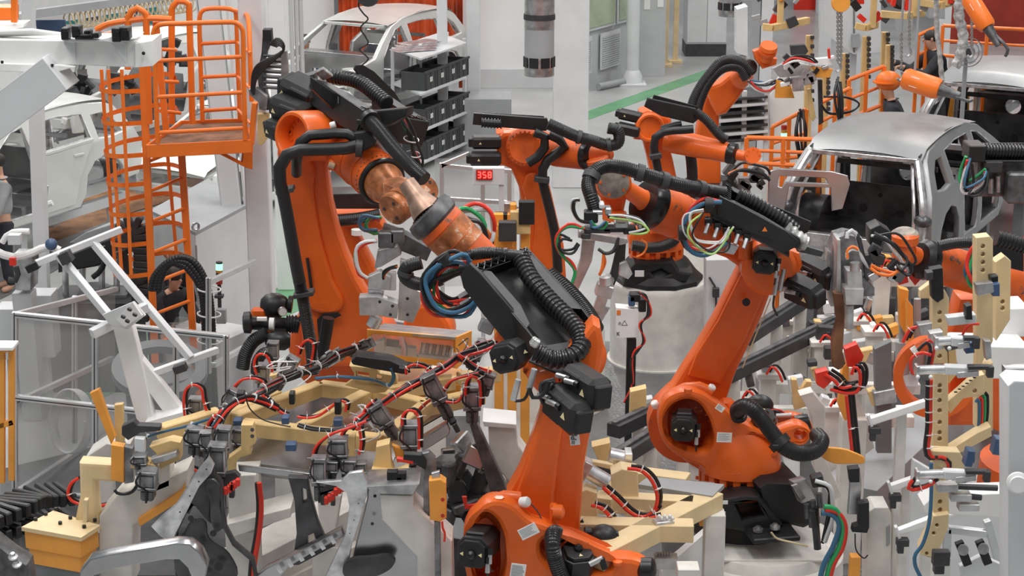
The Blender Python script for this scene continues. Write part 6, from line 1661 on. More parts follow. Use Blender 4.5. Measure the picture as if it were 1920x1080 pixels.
trunk([(560,800),(590,806),(630,808),(660,800)],12.0,12.0,['hose_black','charcoal','hose_black'],.012,4)
trunk([(590,708),(620,706),(650,706),(700,712),(728,722),(738,705),(732,690)],12.9,12.7,['blue_hose','blue_hose'],.008,2)
trunk([(266,846),(275,820),(310,808),(350,798),(400,782)],12.4,12.1,['blue_hose'],.004,2,.014)
for k in range(16):
    x = rq.choice([405,412,420,540,575,690,880,870]) + rq.uniform(-12,12); y = {0:0}.get(0) or (800 if x < 440 else (694 if x < 600 else (790 if x < 720 else 660))) + rq.uniform(-25,20)
    a = P(x,y,12.2 if x < 440 or 650 < x < 720 else 12.8); part('sensor_wire',MB().tube([a,jit(a,.08),jit(a,.12),jit(a,.14)],.0045,5),rq.choice(['white_hose','grey_light','charcoal','white_hose']),fx)
part('sensor_wire',MB().tube(PP(12.0,(460,740),(468,765),(490,785),(520,795),(545,800)),.005,5),'hose_black',fx)
# black lever with red pads at the right end, orange sensor box below
S(fx,'lever',[(757,852),(790,854),(800,868),(798,882),(784,874),(775,866),(756,862)],11.3,.07,'black')
S(fx,'lever_bracket',[(788,852),(804,848),(816,860),(818,884),(806,900),(806,968),(794,960),(794,885)],11.35,.06,'blued_steel')
S(fx,'red_pad',[(744,860),(775,864),(775,871),(744,866)],11.3,.05,'red')
S(fx,'cream_foot',[(696,884),(740,888),(766,878),(764,886),(738,896),(697,892)],11.6,.1,'cream')
for x,y in ((736,895),(744,905),(752,898)):part('black_block',MB().box(P(x,y,11.4),(.07,.06,.10)),'black',fx)
ob = thing('sensor_box',P(822,970,11.0),'amber sensor box with two round lenses on a steel bracket','sensor')
S(ob,'housing',[(804,902),(826,899),(836,906),(837,972),(824,979),(806,975)],11.15,.10,'amber')
S(ob,'bracket',[(809,888),(824,884),(826,902),(811,904)],11.18,.04,'steel')
part('stand',MB().beam(P(820,975,11.2),Vector((P(820,975,11.2).x,11.2,0)),.04,.04,up=(0,1,0)),'blued_steel',ob)
for y in (937,967):part('lens',MB().cyl(P(830,y,11.04),P(830,y,11.03),.013,n=14),'lamp_lens_red',ob)
part('cable',MB().tube(PP(11.1,(829,978),(830,990),(834,1000),(833,1015)),.008,6),'red_hose',ob)
# glazed valve box
vb = thing('valve_box',P(790,690,13.5),'amber framed clear box of silver valves and switches in the middle','box')
q0,q1,q2,q3 = P(690,618,13.6),P(857,633,13.4),P(885,621,14.0),P(722,606,14.2)
S(vb,'frame',[(688,618),(858,632),(858,692),(690,668)],13.5,.03,'amber',holes=[[(697,626),(850,640),(850,678),(697,662)]])
mb = MB().mat('steel').add([q0,q1,q2,q3] + [p - Vector((0,0,.02)) for p in (q0,q1,q2,q3)],[[0,1,2,3],[7,6,5,4],[0,1,5,4],[1,2,6,5],[2,3,7,6],[3,0,4,7]]); part('lid',mb,'steel',vb)
S(vb,'end_plate',[(857,632),(885,620),(885,668),(857,692)],13.45,.02,'amber',yaw=55)
for px,mt,Y in (([(702,645),(722,636),(722,668),(702,662)],'white_column',13.62),([(722,650),(752,654),(752,674),(722,670)],'white_column',13.6),([(764,652),(780,654),(780,678),(764,676)],'white',13.6),([(785,664),(850,672),(850,684),(785,678)],'grey_light',13.6),([(724,640),(748,643),(748,652),(724,650)],'black',13.62)):S(vb,'valve_block',px,Y,.08,mt)
for k in range(14):part('valve',MB().box(P(790 + k * 4.3,652 + k * .5,13.64),(.014,.06,.07),Matrix.Rotation(.2,3,'Y'),.002),'white' if k % 3 == 1 else 'charcoal',vb)
S(vb,'clear_front',[(697,626),(850,640),(850,678),(697,662)],13.5,.006,'plexi_clear')
part('support',MB().box(P(780,690,13.8) - Vector((0,0,.12)),(.7,.4,.1)),'amber',vb)
# ------------------------------------------------------------------ car side panels in the fixture
rp = thing('roof_panel',G(600,860,1.75),'shiny steel roof panel lying under the cream frame','car panel')
rows = [[G(x,y,z) for x,y,z in r] for r in ([(440,884,1.62),(520,893,1.62),(590,905,1.62),(720,905,1.62)],[(450,866,1.72),(520,874,1.72),(600,884,1.72),(730,880,1.72)],[(456,852,1.74),(540,860,1.74),(620,868,1.74),(740,858,1.74)],[(470,800,1.76),(560,800,1.78),(680,800,1.78),(790,800,1.76)],[(560,740,1.76),(640,742,1.78),(740,745,1.78),(860,760,1.76)])]
part('skin',MB().grid(rows).grid([[p - Vector((0,0,.01)) for p in r] for r in rows]),'panel_steel',rp)
for dy in (0,9,16):part('roll_edge',MB().tube([G(440,868 + dy,1.66 - dy * .002),G(520,876 + dy,1.66 - dy * .002),G(596,886 + dy,1.66 - dy * .002)],.018,8),'panel_steel' if dy else 'bright_steel',rp)
S(rp,'edge_panel',[(446,872),(520,880),(590,890),(588,900),(520,892),(448,884)],11.9,.02,'panel_steel')
bs = thing('body_side_panel',P(640,1060,11.2),'bright pressed steel body side with curved pillar hanging under the frame','car panel')
S(bs,'pillar',[(592,905),(640,902),(655,888),(680,884),(690,905),(688,930),(672,985),(660,1020),(648,1090),(606,1090),(620,1060),(648,1000),(655,950),(650,925),(630,912)],11.35,.05,'bright_steel',smooth=())
S(bs,'quarter_skin',[(690,905),(720,925),(745,960),(785,1000),(800,1040),(790,1100),(650,1100),(662,1040),(676,985),(688,935)],11.4,.03,'panel_steel',bev=.01)
S(bs,'lamp_pocket',[(652,1052),(690,1045),(740,1048),(738,1060),(720,1075),(690,1084),(650,1084),(642,1070)],11.3,.04,'panel_dark',smooth=('o',))
for x,y in ((703,930),(698,982),(672,944),(664,975),(656,1000)):part('panel_hole',MB().cyl(P(x,y,11.32),P(x,y,11.31),.011 if x > 690 else .004,n=12),'black',bs)
S(bs,'sill',[(470,1090),(500,1066),(560,1035),(640,992),(646,1006),(580,1040),(540,1064),(520,1090)],11.5,.08,'panel_steel')
for k in range(6):part('sill_rib',MB().beam(P(520 + k * 20,1062 - k * 11,11.45),P(528 + k * 20,1074 - k * 11,11.45),.03,.006,up=(0,1,0)),'bright_steel',bs)
S(bs,'centre_pillar',[(540,896),(576,898),(582,930),(596,980),(612,1018),(628,1024),(560,1060),(548,1060),(556,1000),(552,940)],11.6,.07,'panel_dark',holes=[[(566,915),(574,918),(576,940),(568,944)],[(576,1006),(588,1000),(596,1028),(578,1040)]])
dp = thing('body_side_panel',P(400,1070,11.4),'dark pressed inner side panel with white flange at lower left','car panel')
S(dp,'inner_panel',[(396,868),(402,890),(416,905),(420,950),(424,990),(440,1020),(476,1050),(484,1100),(330,1100),(322,1030),(326,1000),(345,960),(352,930),(378,890)],11.5,.08,'panel_dark',bev=.02,holes=[[(400,930),(408,940),(404,980),(396,975)],[(350,945),(356,948),(352,956),(347,953)]])
S(dp,'flange',[(392,856),(402,872),(396,888),(374,912),(352,956),(330,1000),(322,1020),(300,1006),(283,988),(305,966),(330,945),(350,915),(372,880)],11.4,.03,'bright_steel',bev=.008)
for px in ([(384,905),(402,900),(412,950),(408,1000),(396,985),(392,940)],[(352,985),(380,975),(392,1010),(430,1040),(440,1090),(360,1090)],[(345,1000),(350,1010),(350,1090),(336,1090)]):S(dp,'pressed_rib',px,11.47,.04,'panel_dark',bev=.018,smooth=('o',))
for x,y,r_ in ((358,972,.02),(388,935,.014),(400,1000,.022),(376,1024,.03),(410,1062,.03),(350,1040,.012),(392,1068,.02)):part('panel_hole',MB().cyl(P(x,y,11.41),P(x,y,11.40),r_,n=12),'black',dp)
for y in (880,903,930,960):part('panel_hole',MB().cyl(P(387 - (y - 880) * .62,y,11.36),P(387 - (y - 880) * .62,y,11.355),.006,n=8),'black',dp)
# bracket with smooth opening at the bottom edge
S1('hollow_bracket',[(148,1100),(150,1070),(168,1048),(200,1040),(330,1018),(356,1020),(376,1036),(388,1062),(380,1100),(366,1100),(352,1066),(336,1050),(310,1050),(210,1068),(176,1080),(166,1100)],10.6,.12,'panel_steel','polished hollow steel bracket rising from the bottom edge','bracket',bev=.012)
# crowded car floor and parts right of the sensor box
uf = thing('underbody',P(900,1000,12.6),'dark pressed car underbody with wiring behind the front robot base','car panel')
for k in range(34):
    x = rq.uniform(820,930); y = rq.uniform(830,990) ; Y = 12.7 + rq.uniform(-.2,.2)
    if x > 880 and y < 850:continue
    m_ = rq.choice(['panel_dark','dark_steel','panel_steel','charcoal','panel_dark','bright_steel'])
    part('stamping',MB().box(P(x,y,Y),(rq.uniform(.05,.26),rq.uniform(.04,.12),rq.uniform(.04,.2)),Matrix.Rotation(rq.uniform(-1,1),3,'Y') @ Matrix.Rotation(rq.uniform(-.6,.6),3,'Z'),.012),m_,uf)
S(uf,'rail',[(880,795),(892,790),(945,905),(950,925),(920,925)],12.5,.1,'dark_steel'); S(uf,'rail',[(786,826),(838,795),(844,806),(842,816),(792,848)],12.3,.1,'panel_steel')
S(uf,'arch',[(845,905),(862,902),(876,925),(870,945),(850,955),(842,930)],12.5,.05,'black_gloss',smooth=('o',)); S(uf,'red_handle',[(866,932),(875,932),(876,948),(905,944),(906,950),(872,956)],12.1,.03,'red')
S(uf,'floor_plate',[(790,1020),(850,980),(930,960),(930,1100),(800,1100)],12.9,.05,'panel_dark')
# white worn pedestals
def ped(name,px,Y,th,label,mt='white_worn',extra=()):
    xm = sum(p[0] for p in px[-2:]) / 2; q = P(xm,max(p[1] for p in px) - 4,Y + th / 2); t_ = thing(name,P(px[0][0],max(p[1] for p in px),Y),label,'pedestal'); part('foot_post',MB().beam(Vector((q.x,q.y,0)),q,th * .8,th * .8,up=(0,1,0)),mt,t_); S(t_,'column',px,Y,th,mt,bev=.012)
    for nm,p2,Y2,th2,m2 in extra:S(t_,nm,p2,Y2,th2,m2)
    return t_
ped('fixture_pedestal',[(712,928),(776,930),(776,948),(848,1015),(850,1110),(782,1110),(782,1045),(716,975)],11.3,.26,'white bent steel pedestal carrying a clamp, left of the amber sensor',extra=[('top_plate',[(686,912),(786,908),(774,928),(700,926)],11.28,.3,'steel')])
ped('fixture_pedestal',[(425,893),(480,890),(482,985),(430,990)],12.2,.28,'square white pedestal post behind the dark inner panel',extra=[('foot',[(420,985),(545,952),(545,970),(430,1010)],12.1,.3,'white_worn')])
ped('fixture_pedestal',[(595,930),(640,930),(628,1005),(600,1020)],12.3,.26,'white post behind the curved bright pillar')
ped('fixture_pedestal',[(915,795),(968,798),(972,835),(992,862),(985,905),(955,905),(918,862)],12.8,.25,'white angled pedestal left of the front robot arm',extra=[('top_plate',[(905,790),(968,796),(966,804),(908,800)],12.78,.3,'white')])
ped('fixture_pedestal',[(186,968),(222,925),(300,905),(352,880),(352,912),(250,985),(248,1100),(186,1100)],12.3,.3,'stained white pedestal with sloping arm at lower left',extra=[('amber_arm',[(258,975),(340,920),(345,908),(345,935),(262,988)],12.25,.1,'amber'),('stained_post',[(285,875),(318,866),(318,912),(285,925)],12.3,.2,'white_worn')])
# long grey box beams on the floor behind the panels
for i,(a,b,z) in enumerate(((G(420,1075,.55),G(700,930,.55),.55),(G(490,1085,.35),G(650,1010,.35),.35))):
    single('floor_beam',MB().beam(a - Vector((0,0,.15)),b - Vector((0,0,.15)),.35,z * .9),'white_worn',('long pale box beam behind the centre pillar panel','shorter pale box beam low at the bottom edge')[i],'beam')
single('hanging_hose',MB().tube(PP(12.0,(486,905),(490,950),(486,1000),(478,1050),(474,1100)),.018,8),'red_hose','red hose hanging down beside the square white pedestal','hose')
single('hanging_hose',MB().tube(PP(12.02,(482,905),(485,950),(481,1000),(472,1050),(468,1100)),.018,8),'hose_black','black hose hanging down beside the square white pedestal','hose')
# cream pedestal on bolted plate, lower left
cp = thing('cream_pedestal',P(120,1060,12.0),'cream casting on a square bolted plate at the lower left','pedestal')
S(cp,'casting',[(148,868),(215,872),(215,905),(178,902),(180,940),(185,985),(140,978),(150,930)],12.3,.16,'cream_pale',bev=.02)
part('rib',MB().beam(P(160,978,12.15),P(162,935,12.15),.03,.05,up=(0,1,0)),'cream_pale',cp)
zt = P(120,975,12.3).z
tp = [G(40,988,zt),G(152,1008,zt),G(188,985,zt),G(100,957,zt)]
def prism(par,nm,top,h,mt):
    n = len(top); return part(nm,MB().add(top + [p - Vector((0,0,h)) for p in top],[list(range(n)),list(range(n,2 * n))[::-1]] + [[i,(i + 1) % n,n + (i + 1) % n,n + i] for i in range(n)]),mt,par)
prism(cp,'top_plate',tp,.03,'cream_pale'); c_ = (tp[0] + tp[1] + tp[2] + tp[3]) / 4
prism(cp,'block',[c_ + (p - c_) * .93 - Vector((0,0,.03)) for p in tp],.13,'amber'); prism(cp,'slide',[c_ + (p - c_) * .85 - Vector((0,0,.16)) for p in tp],.12,'amber')
prism(cp,'base',[c_ + (p - c_) * .8 - Vector((0,0,.28)) for p in tp],max(.1,zt - .29),'grey_dark')
for x,y in ((67,976),(86,966),(105,957),(113,983),(132,973),(158,990),(162,978),(178,978)):part('bolt',MB().cyl(G(x,y,zt),G(x,y,zt) + Vector((0,0,.022)),.014,n=8),'black',cp)
S(fx,'orange_guard',[(208,834),(232,838),(232,906),(208,900)],12.2,.08,'amber'); S(fx,'dark_arm',[(228,800),(250,790),(258,798),(300,800),(300,808),(262,812),(240,826),(228,816)],12.2,.08,'charcoal')
S(fx,'dark_arm',[(232,838),(248,842),(250,905),(233,908)],12.22,.08,'blued_steel'); S(fx,'white_block',[(252,822),(270,824),(270,850),(252,846)],12.15,.08,'white_column')
S(fx,'cream_arm',[(246,866),(292,872),(290,884),(244,878)],12.1,.14,'cream'); S(fx,'cream_arm',[(280,838),(320,826),(338,830),(338,862),(300,880),(292,850)],12.2,.12,'cream'); S(fx,'steel_jaw',[(282,862),(330,848),(334,856),(290,872)],12.1,.08,'steel')
pneu(fx,P(262,852,12.1),P(264,878,12.1),.10,None); pneu(fx,P(278,880,12.0),P(278,935,12.0),.13,None,nm='clamp_unit')
loop(fx,[(262,870),(262,900),(248,922),(225,925),(216,918)],12.0,.012,.006,('hose_black',),0)
lg = thing('amber_guard',P(205,830,13.2),'slanted amber guard channel and cream post beside the fence','guard')
S(lg,'channel',[(168,738),(185,730),(216,820),(208,834)],13.2,.06,'amber'); S(lg,'post',[(214,760),(230,758),(232,830),(216,830)],13.3,.06,'cream'); S(lg,'stand',[(160,858),(200,832),(240,840),(240,1000),(160,1000)],13.4,.3,'white_worn')
single('pole_stand',MB().beam(P(224,830,13.35),Vector((P(224,830,13.35).x,13.35,0)),.08,.08,up=(0,1,0)),'grey_dark','grey foot under the slanted amber guard','foot')
tk = thing('cable_track',P(60,1000,13),'black ribbed cable tracks curving along the floor at lower left','cable track')
for j,(y0,y1) in enumerate(((952,925),(985,968))):
    path = smooth_path([P(-30,y0 + 20,12.8),P(20,y0,13.0),P(60,y1 + 8,13.3),P(128,y1,13.5)],.07)
    mb = MB()
    for a,b in zip(path[:-1],path[1:]):mb.beam(a,b,.34,.10,ch=.01,ext=-.015)
    part('track',mb,'black_plastic',tk); part('support',MB().beam(path[3] - Vector((0,0,.1)),Vector((path[3].x,path[3].y,0)),.2,.2,up=(0,1,0)),'grey_dark',tk)
loop(tk,[(150,895),(136,905),(130,925),(142,940),(180,948),(220,940),(250,930)],12.6,.012,.012,('red_hose','hose_black'),2)
bt = thing('dark_casting',P(20,1080,11.2),'dark casting with two domed bolts in the bottom left corner','casting')
S(bt,'body',[(-20,1010),(20,1042),(50,1060),(56,1100),(-20,1100)],11.2,.2,'dark_steel',bev=.03)
for x,y in ((25,1046),(32,1060)):part('bolt',MB().lathe(P(x,y,11.08),(0,-.3,1),[(0,.03),(.012,.032),(.022,.016),(.04,.014)],n=14),'steel',bt)
# tall dark gripper by the column top, left of the tall robot
hg = thing('wired_tool',P(505,205,16.8),'upright wired tool with many clips beside the platform and tall robot','tool')
S(hg,'spine',[(493,56),(508,56),(510,76),(500,100),(498,170),(508,200),(490,205),(482,140),(490,100)],16.6,.12,'dark_steel'); S(hg,'motor_cap',[(492,56),(508,56),(509,78),(492,76)],16.5,.14,'black')
S(hg,'plate',[(524,96),(538,96),(542,150),(526,156)],16.6,.06,'steel'); S(hg,'hook',[(466,168),(480,165),(500,182),(498,206),(486,206),(484,192),(468,178)],16.5,.1,'blued_steel')
for k in range(13):part('clip',MB().cyl(P(494 + (k % 2) * 6,104 + k * 5,16.45),P(527,106 + k * 5,16.45),.012,n=6),'bright_steel' if k % 2 else 'charcoal',hg)
for k in range(5):part('cable',MB().tube(PP(16.4,(505 + k * 3,84 + k),(520 + k,72 + k * 3),(532,84 + k * 2),(528 - k,100),(500 - 5 * k,125),(480 - 2 * k,150 + 4 * k),(476,178)),.012,6),'hose_black',hg)
part('wall_arm',MB().beam(P(498,196,16.7),P(498,196,18.45),.08,.1),'dark_steel',hg); part('bracket_arm',MB().slab(Pl(490,230,17.2),[(482,214),(505,214),(500,262),(492,272),(484,272)],.08,.006),'cream',hg)
# ------------------------------------------------------------------ white control box on a black post
cb = thing('control_box',G(1178,760),'small white control box with warning triangle on a black post by the grey plinth','control box')
YC = 17.2; s_ = mpp(1175,605,YC)
S(cb,'housing',[(1155,577),(1197,581),(1197,633),(1155,634)],YC,.16,'white')
pl = Pl(1170,605,YC - .005)
w = MB(); tri(w,pl.pt(1171,607),pl.u,pl.v,pl.n,.035,'label_print'); tri(w,pl.pt(1171,607) + pl.n * .002,pl.u,pl.v,pl.n,.024,'white'); part('warning_triangle',w,'label_print',cb)
part('orange_sticker',MB().box(pl.pt(1160,586),(7 * s_,.004,9 * s_),ch=0),'sticker_orange',cb)
part('switch_plate',MB().cyl(pl.pt(1162,606) ,pl.pt(1162,606) + pl.n * .004,.014,n=12),'grey_mid',cb)
w = MB(); w.text('K',pl.pt(1159,626) + pl.n * .003,pl.u,pl.v,.05,font_bold=.001); part('letter',w,'label_print',cb,label='black letter K')
part('post',MB().beam(P(1184,634,YC + .08),Vector((P(1184,634,YC).x,YC + .08,0)),.09,.09,up=(0,1,0)),'black',cb)
for x,y,w_,h in ((1190,556,20,16),(1184,562,12,20),(1204,570,14,26)):part('socket_block',MB().box(P(x,y,YC + .05),(w_ * s_,.12,h * s_),ch=.01),'black' if w_ > 12 else 'blue_part',cb)
for k,c in enumerate(('hose_black','charcoal','hose_black','red_hose')):
    part('cable',MB().tube(PP(YC - .05,(1196 + k,548),(1212 + k,556 + k * 3),(1214 + k * 2,590),(1202 - k,608),(1206 + k,640),(1196 - k * 2,658),(1182 + k,680),(1186,720),(1170,755)),.012,6),c,cb)
# grey pillar with flex cord behind it
single('support_column',MB().beam(P(1350,640,19.2),P(1350,480,19.2),.32,.3,up=(0,-1,0)).beam(P(1350,640,19.2) - Vector((0,0,1.2)),P(1350,640,19.2),.32,.3,up=(0,-1,0)),'grey_light','pale grey column with socket cord just behind the right robot arm','column')
single('socket_cord',MB().tube(PP(19.02,(1330,520),(1336,530),(1342,545),(1342,600),(1338,625)),.012,6).box(P(1342,548,19.0),(.07,.06,.1)),'charcoal','grey socket and cord on the pale grey column','cord')
# ------------------------------------------------------------------ tool held by the right robot (arms, valve block, cables)
tg = thing('gripper_tool',P(1140,560,12.6),'silver two-armed tool with valve block and looping hoses hanging from the right robot','robot tool')
S(tg,'arm',[(1092,450),(1116,452),(1110,490),(1084,545),(1072,535),(1088,490)],12.6,.08,'cast_alu'); S(tg,'arm',[(1160,450),(1174,452),(1172,490),(1150,540),(1140,560),(1130,555),(1146,510)],12.65,.06,'charcoal')
S(tg,'cross_plate',[(1086,434),(1176,448),(1178,456),(1164,460),(1084,446)],12.5,.16,'cast_alu'); S(tg,'tongue',[(1134,520),(1152,526),(1130,590),(1112,582)],12.55,.08,'cast_alu')
part('cylinder',MB().lathe(P(1136,532,12.4),(-.1,-.2,1),[(0,.035),(.0,.042),(.06,.042),(.065,.02)],n=24).box(P(1133,543,12.45),(.12,.1,.09),Matrix.Rotation(.3,3,'Y'),.008),'cast_alu',tg)
S(tg,'lower_plate',[(1116,572),(1144,578),(1128,604),(1118,600)],12.6,.03,'steel'); S(tg,'chrome_bracket',[(1162,496),(1174,490),(1186,514),(1178,524),(1160,516)],12.5,.06,'bright_steel')
for x,y,w_,h,m_ in ((1108,405,26,22,'black'),(1120,396,20,8,'steel'),(1140,394,12,14,'steel'),(1165,420,26,12,'steel'),(1150,428,40,10,'black'),(1180,430,24,14,'black'),(1120,430,50,10,'charcoal'),(1098,440,18,12,'charcoal'),(1128,384,10,10,'grey_light'),(1200,422,10,10,'steel')):
    q = mpp(x,y,12.4); part('valve_block',MB().box(P(x,y,12.4),(w_ * q,.1,h * q),ch=.008),m_,tg)
loopsT = [(('green_hose','red_hose'),[(1095,428),(1070,422),(1052,432),(1044,452),(1052,476),(1070,492),(1080,508),(1074,530)],.012),(('hose_black','grey_light','white_hose','charcoal'),[(1106,418),(1084,412),(1074,395),(1074,378),(1086,374)],.009),
          (('hose_black','yellow_green','grey_light','hose_black','hose_black'),[(1140,405),(1170,406),(1198,412),(1212,428),(1200,434),(1180,436)],.009),(('red_hose','blue_hose','green_hose'),[(1108,412),(1116,424),(1128,424),(1138,414)],.010),
          (('hose_black','hose_black'),[(1070,448),(1050,442),(1044,455),(1052,468),(1072,470),(1085,456)],.010),(('orange_cable','orange_cable'),[(1132,475),(1136,490),(1132,505),(1126,515)],.010),(('orange_cable',),[(1200,446),(1214,456),(1210,472),(1196,480)],.008),(('hose_black','charcoal'),[(1160,444),(1156,466),(1140,474),(1124,466)],.010)]
for cols,px,r in loopsT:cable_loop(tg,PP(12.35,*px),r,list(cols),.018,seed=len(px))
# welding tool below the tall robot's wrist
wt_ = thing('gripper_tool',P(735,600,13.4),'silver stacked block tool hanging from the tall left robot above the valve box','robot tool')
for px,Y,th,m_ in (([(690,520),(712,510),(732,520),(732,545),(690,542)],13.2,.1,'cast_alu'),([(690,542),(720,545),(718,560),(690,558)],13.25,.08,'bright_steel'),([(673,558),(708,556),(746,570),(744,598),(706,592),(674,592)],13.15,.12,'cast_alu'),
   ([(750,488),(775,495),(774,540),(788,548),(788,575),(774,606),(746,600),(748,540)],13.3,.08,'cast_alu'),([(708,470),(745,462),(752,478),(716,500),(702,505)],13.3,.1,'steel'),([(718,425),(760,440),(810,468),(800,490),(750,470),(712,452)],13.5,.14,'dark_steel'),([(728,510),(742,512),(742,545),(730,545)],13.3,.06,'grey_light')):S(wt_,'tool_block',px,Y,th,m_)
part('pin',MB().cyl(P(706,595,13.2),P(698,612,13.2),.05,n=16),'bright_steel',wt_)
for x,y in ((712,566),(736,574),(732,590),(764,560),(764,590),(770,520),(754,505)):part('bolt_hole',MB().cyl(P(x,y,13.06),P(x,y,13.055),.012,n=10),'black',wt_)
cable_loop(wt_,PP(13.2,(706,450),(684,452),(670,466),(668,490),(676,510),(688,520)),.014,['red_hose','green_hose','grey_light'],.02,seed=3)
cable_loop(wt_,PP(13.15,(745,498),(732,500),(722,510),(720,522)),.008,['orange_cable','hose_black','grey_light','hose_black'],.02,seed=5)
cable_loop(wt_,PP(13.4,(850,405),(880,398),(905,405),(918,430),(912,455),(900,470)),.016,['green_hose','red_hose','hose_black','grey_light','hose_black','orange_cable'],.06,seed=7)
part('hose_block',MB().mat('dark_steel').box(P(725,448,13.2),(.12,.1,.12),ch=.01).box(P(745,442,13.2),(.1,.1,.1),ch=.01),'dark_steel',wt_)
# ------------------------------------------------------------------ steel gun standing right of the right robot
wg = thing('weld_gun',P(1600,740,13.0),'grey boxy spot-welding gun with scorched arms right of the right robot','robot tool')
for nm,px,Y,th,m_ in (('housing',[(1568,446),(1588,440),(1616,446),(1618,520),(1640,540),(1640,555),(1570,560),(1556,545),(1560,470)],13.2,.22,'blued_steel'),('front_plate',[(1570,450),(1576,450),(1578,560),(1568,560)],13.05,.2,'cast_alu'),
   ('motor_body',[(1588,508),(1616,508),(1618,545),(1590,545)],12.95,.14,'cast_alu'),('block',[(1584,542),(1620,542),(1618,572),(1586,572)],12.9,.16,'cast_alu'),('scorched_arm',[(1563,550),(1580,552),(1584,600),(1580,660),(1586,682),(1580,690),(1572,694),(1562,688),(1560,640),(1570,600)],13.0,.08,'rust_deck'),
   ('side_plate',[(1552,470),(1568,480),(1570,575),(1558,575),(1550,540)],13.25,.12,'cast_alu'),('cable_box',[(1632,430),(1650,422),(1672,436),(1672,465),(1650,470),(1632,460)],13.2,.2,'black_plastic'),('bracket',[(1618,480),(1650,475),(1652,520),(1622,528)],13.25,.06,'dark_steel')):S(wg,nm,px,Y,th,m_)
part('cylinder',MB().cyl(P(1603,508,12.9),P(1603,492,12.9),.036,n=20),'steel',wg); part('piston',MB().cyl(P(1592,572,12.95),P(1591,615,12.95),.035,n=16),'steel',wg)
cable_loop(wg,PP(13.1,(1588,445),(1592,432),(1606,432),(1616,450),(1622,480),(1632,500)),.02,['grey_light','charcoal'],.02,seed=2)
cable_loop(wg,PP(12.95,(1640,440),(1665,445),(1688,470),(1700,490),(1694,505),(1680,498)),.010,['hose_black','white_hose','hose_black','charcoal','hose_black','grey_light'],.05,seed=9)
cable_loop(wg,PP(12.95,(1632,500),(1650,510),(1676,514),(1688,506)),.012,['orange_cable','orange_cable'],.02,seed=1); cable_loop(wg,PP(12.9,(1590,485),(1590,472),(1600,464),(1610,468)),.010,['orange_cable','white_hose'],.015,seed=8)
for k in range(10):part('clip_block',MB().box(P(rq.uniform(1625,1690),rq.uniform(430,520),13.1),(rq.uniform(.04,.1),.06,rq.uniform(.03,.09)),Matrix.Rotation(rq.uniform(-1,1),3,'Y'),.006),rq.choice(['dark_steel','charcoal','steel','black']),wg)
# ------------------------------------------------------------------ cream gauge columns with round holes (near right)
def perf(par,nm,px,Y,th,holes,r=4.2,mt='cream_pale',yaw=0):
    hs = [[(x + r * math.cos(k * PI / 6),y + r * math.sin(k * PI / 6)) for k in range(12)] for x,y in holes]
    return S(par,nm,px,Y,th,mt,yaw=yaw,holes=hs,bev=.005)
gc = thing('gauge_tower',P(1765,1050,10.6),'cream perforated tooling tower with silver clamps near the right edge','tooling tower')
perf(gc,'column_plate',[(1750,700),(1778,702),(1778,846),(1750,845)],10.6,.10,[(1762,y) for y in (723,733,751,770,792,811,823)])
perf(gc,'column_plate',[(1830,446),(1856,443),(1862,450),(1862,640),(1832,700),(1830,520)],10.9,.10,[(1843,y) for y in (462,477,492,507)])
perf(gc,'column_plate',[(1748,545),(1760,530),(1772,545),(1780,560),(1776,640),(1778,682),(1750,682)],10.8,.10,[(1762,y) for y in (586,602,619,668)])
perf(gc,'column_plate',[(1866,492),(1884,480),(1896,490),(1894,600),(1868,640)],11.2,.10,[(1880,566),(1880,578)])
S(gc,'post',[(1832,690),(1862,680),(1862,808),(1832,806)],10.9,.12,'cream_pale'); perf(gc,'arm',[(1778,752),(1830,706),(1846,702),(1846,740),(1806,748),(1782,776)],10.7,.08,[(1828,733)])
perf(gc,'arm',[(1778,846),(1832,812),(1858,800),(1860,818),(1800,850),(1778,862)],10.6,.10,[],3); S(gc,'block',[(1747,846),(1800,848),(1812,870),(1806,882),(1778,884),(1750,868)],10.4,.10,'cream_pale')
perf(gc,'column_plate',[(1750,868),(1778,868),(1780,968),(1750,970)],10.5,.10,[(1762,883),(1763,941),(1763,956)])
perf(gc,'foot_arm',[(1750,968),(1780,964),(1778,990),(1762,1030),(1750,1048),(1726,1040),(1726,1028),(1740,1000)],10.45,.10,[(1757,985),(1751,1000),(1738,1038)],3.4)
S(gc,'side_plate',[(1778,640),(1792,650),(1796,700),(1780,720)],10.8,.08,'cream')
for k in range(6):part('slot',MB().box(P(1792 + k * 7,735 - k * 5.4,10.66),(.018,.01,.006),ch=0),'black',gc)
part('stand',MB().beam(P(1765,1040,10.6),Vector((P(1765,1040,10.6).x,10.6,0)),.1,.1,up=(0,1,0)),'white_worn',gc)
S(gc,'bracket_head',[(1725,545),(1748,528),(1758,530),(1756,560),(1725,560)],10.9,.06,'cream_pale')
for px,m_,Y in (([(1745,506),(1768,502),(1770,560),(1758,568),(1748,560)],'black',10.75),([(1738,512),(1750,510),(1750,525),(1738,526)],'charcoal',10.7),([(1858,520),(1872,518),(1872,545),(1860,546)],'black',10.8),([(1830,534),(1862,530),(1866,548),(1834,556)],'steel',10.75),([(1862,534),(1875,532),(1875,556),(1862,556)],'blue_part',10.75),
   ([(1722,610),(1748,606),(1748,628),(1728,630)],'steel',10.7),([(1776,596),(1830,590),(1832,606),(1780,612)],'grey_light',10.6),([(1812,575),(1822,572),(1824,600),(1812,600)],'black',10.55),([(1846,640),(1858,640),(1860,672),(1850,676)],'steel',10.6),
   ([(1744,626),(1768,622),(1770,655),(1746,660)],'cast_alu',10.4),([(1772,640),(1805,634),(1832,638),(1830,645),(1776,660)],'dark_steel',10.35),([(1810,645),(1826,642),(1828,662),(1812,664)],'blue_part',10.3)):S(gc,'clamp_part',px,Y,.08,m_)
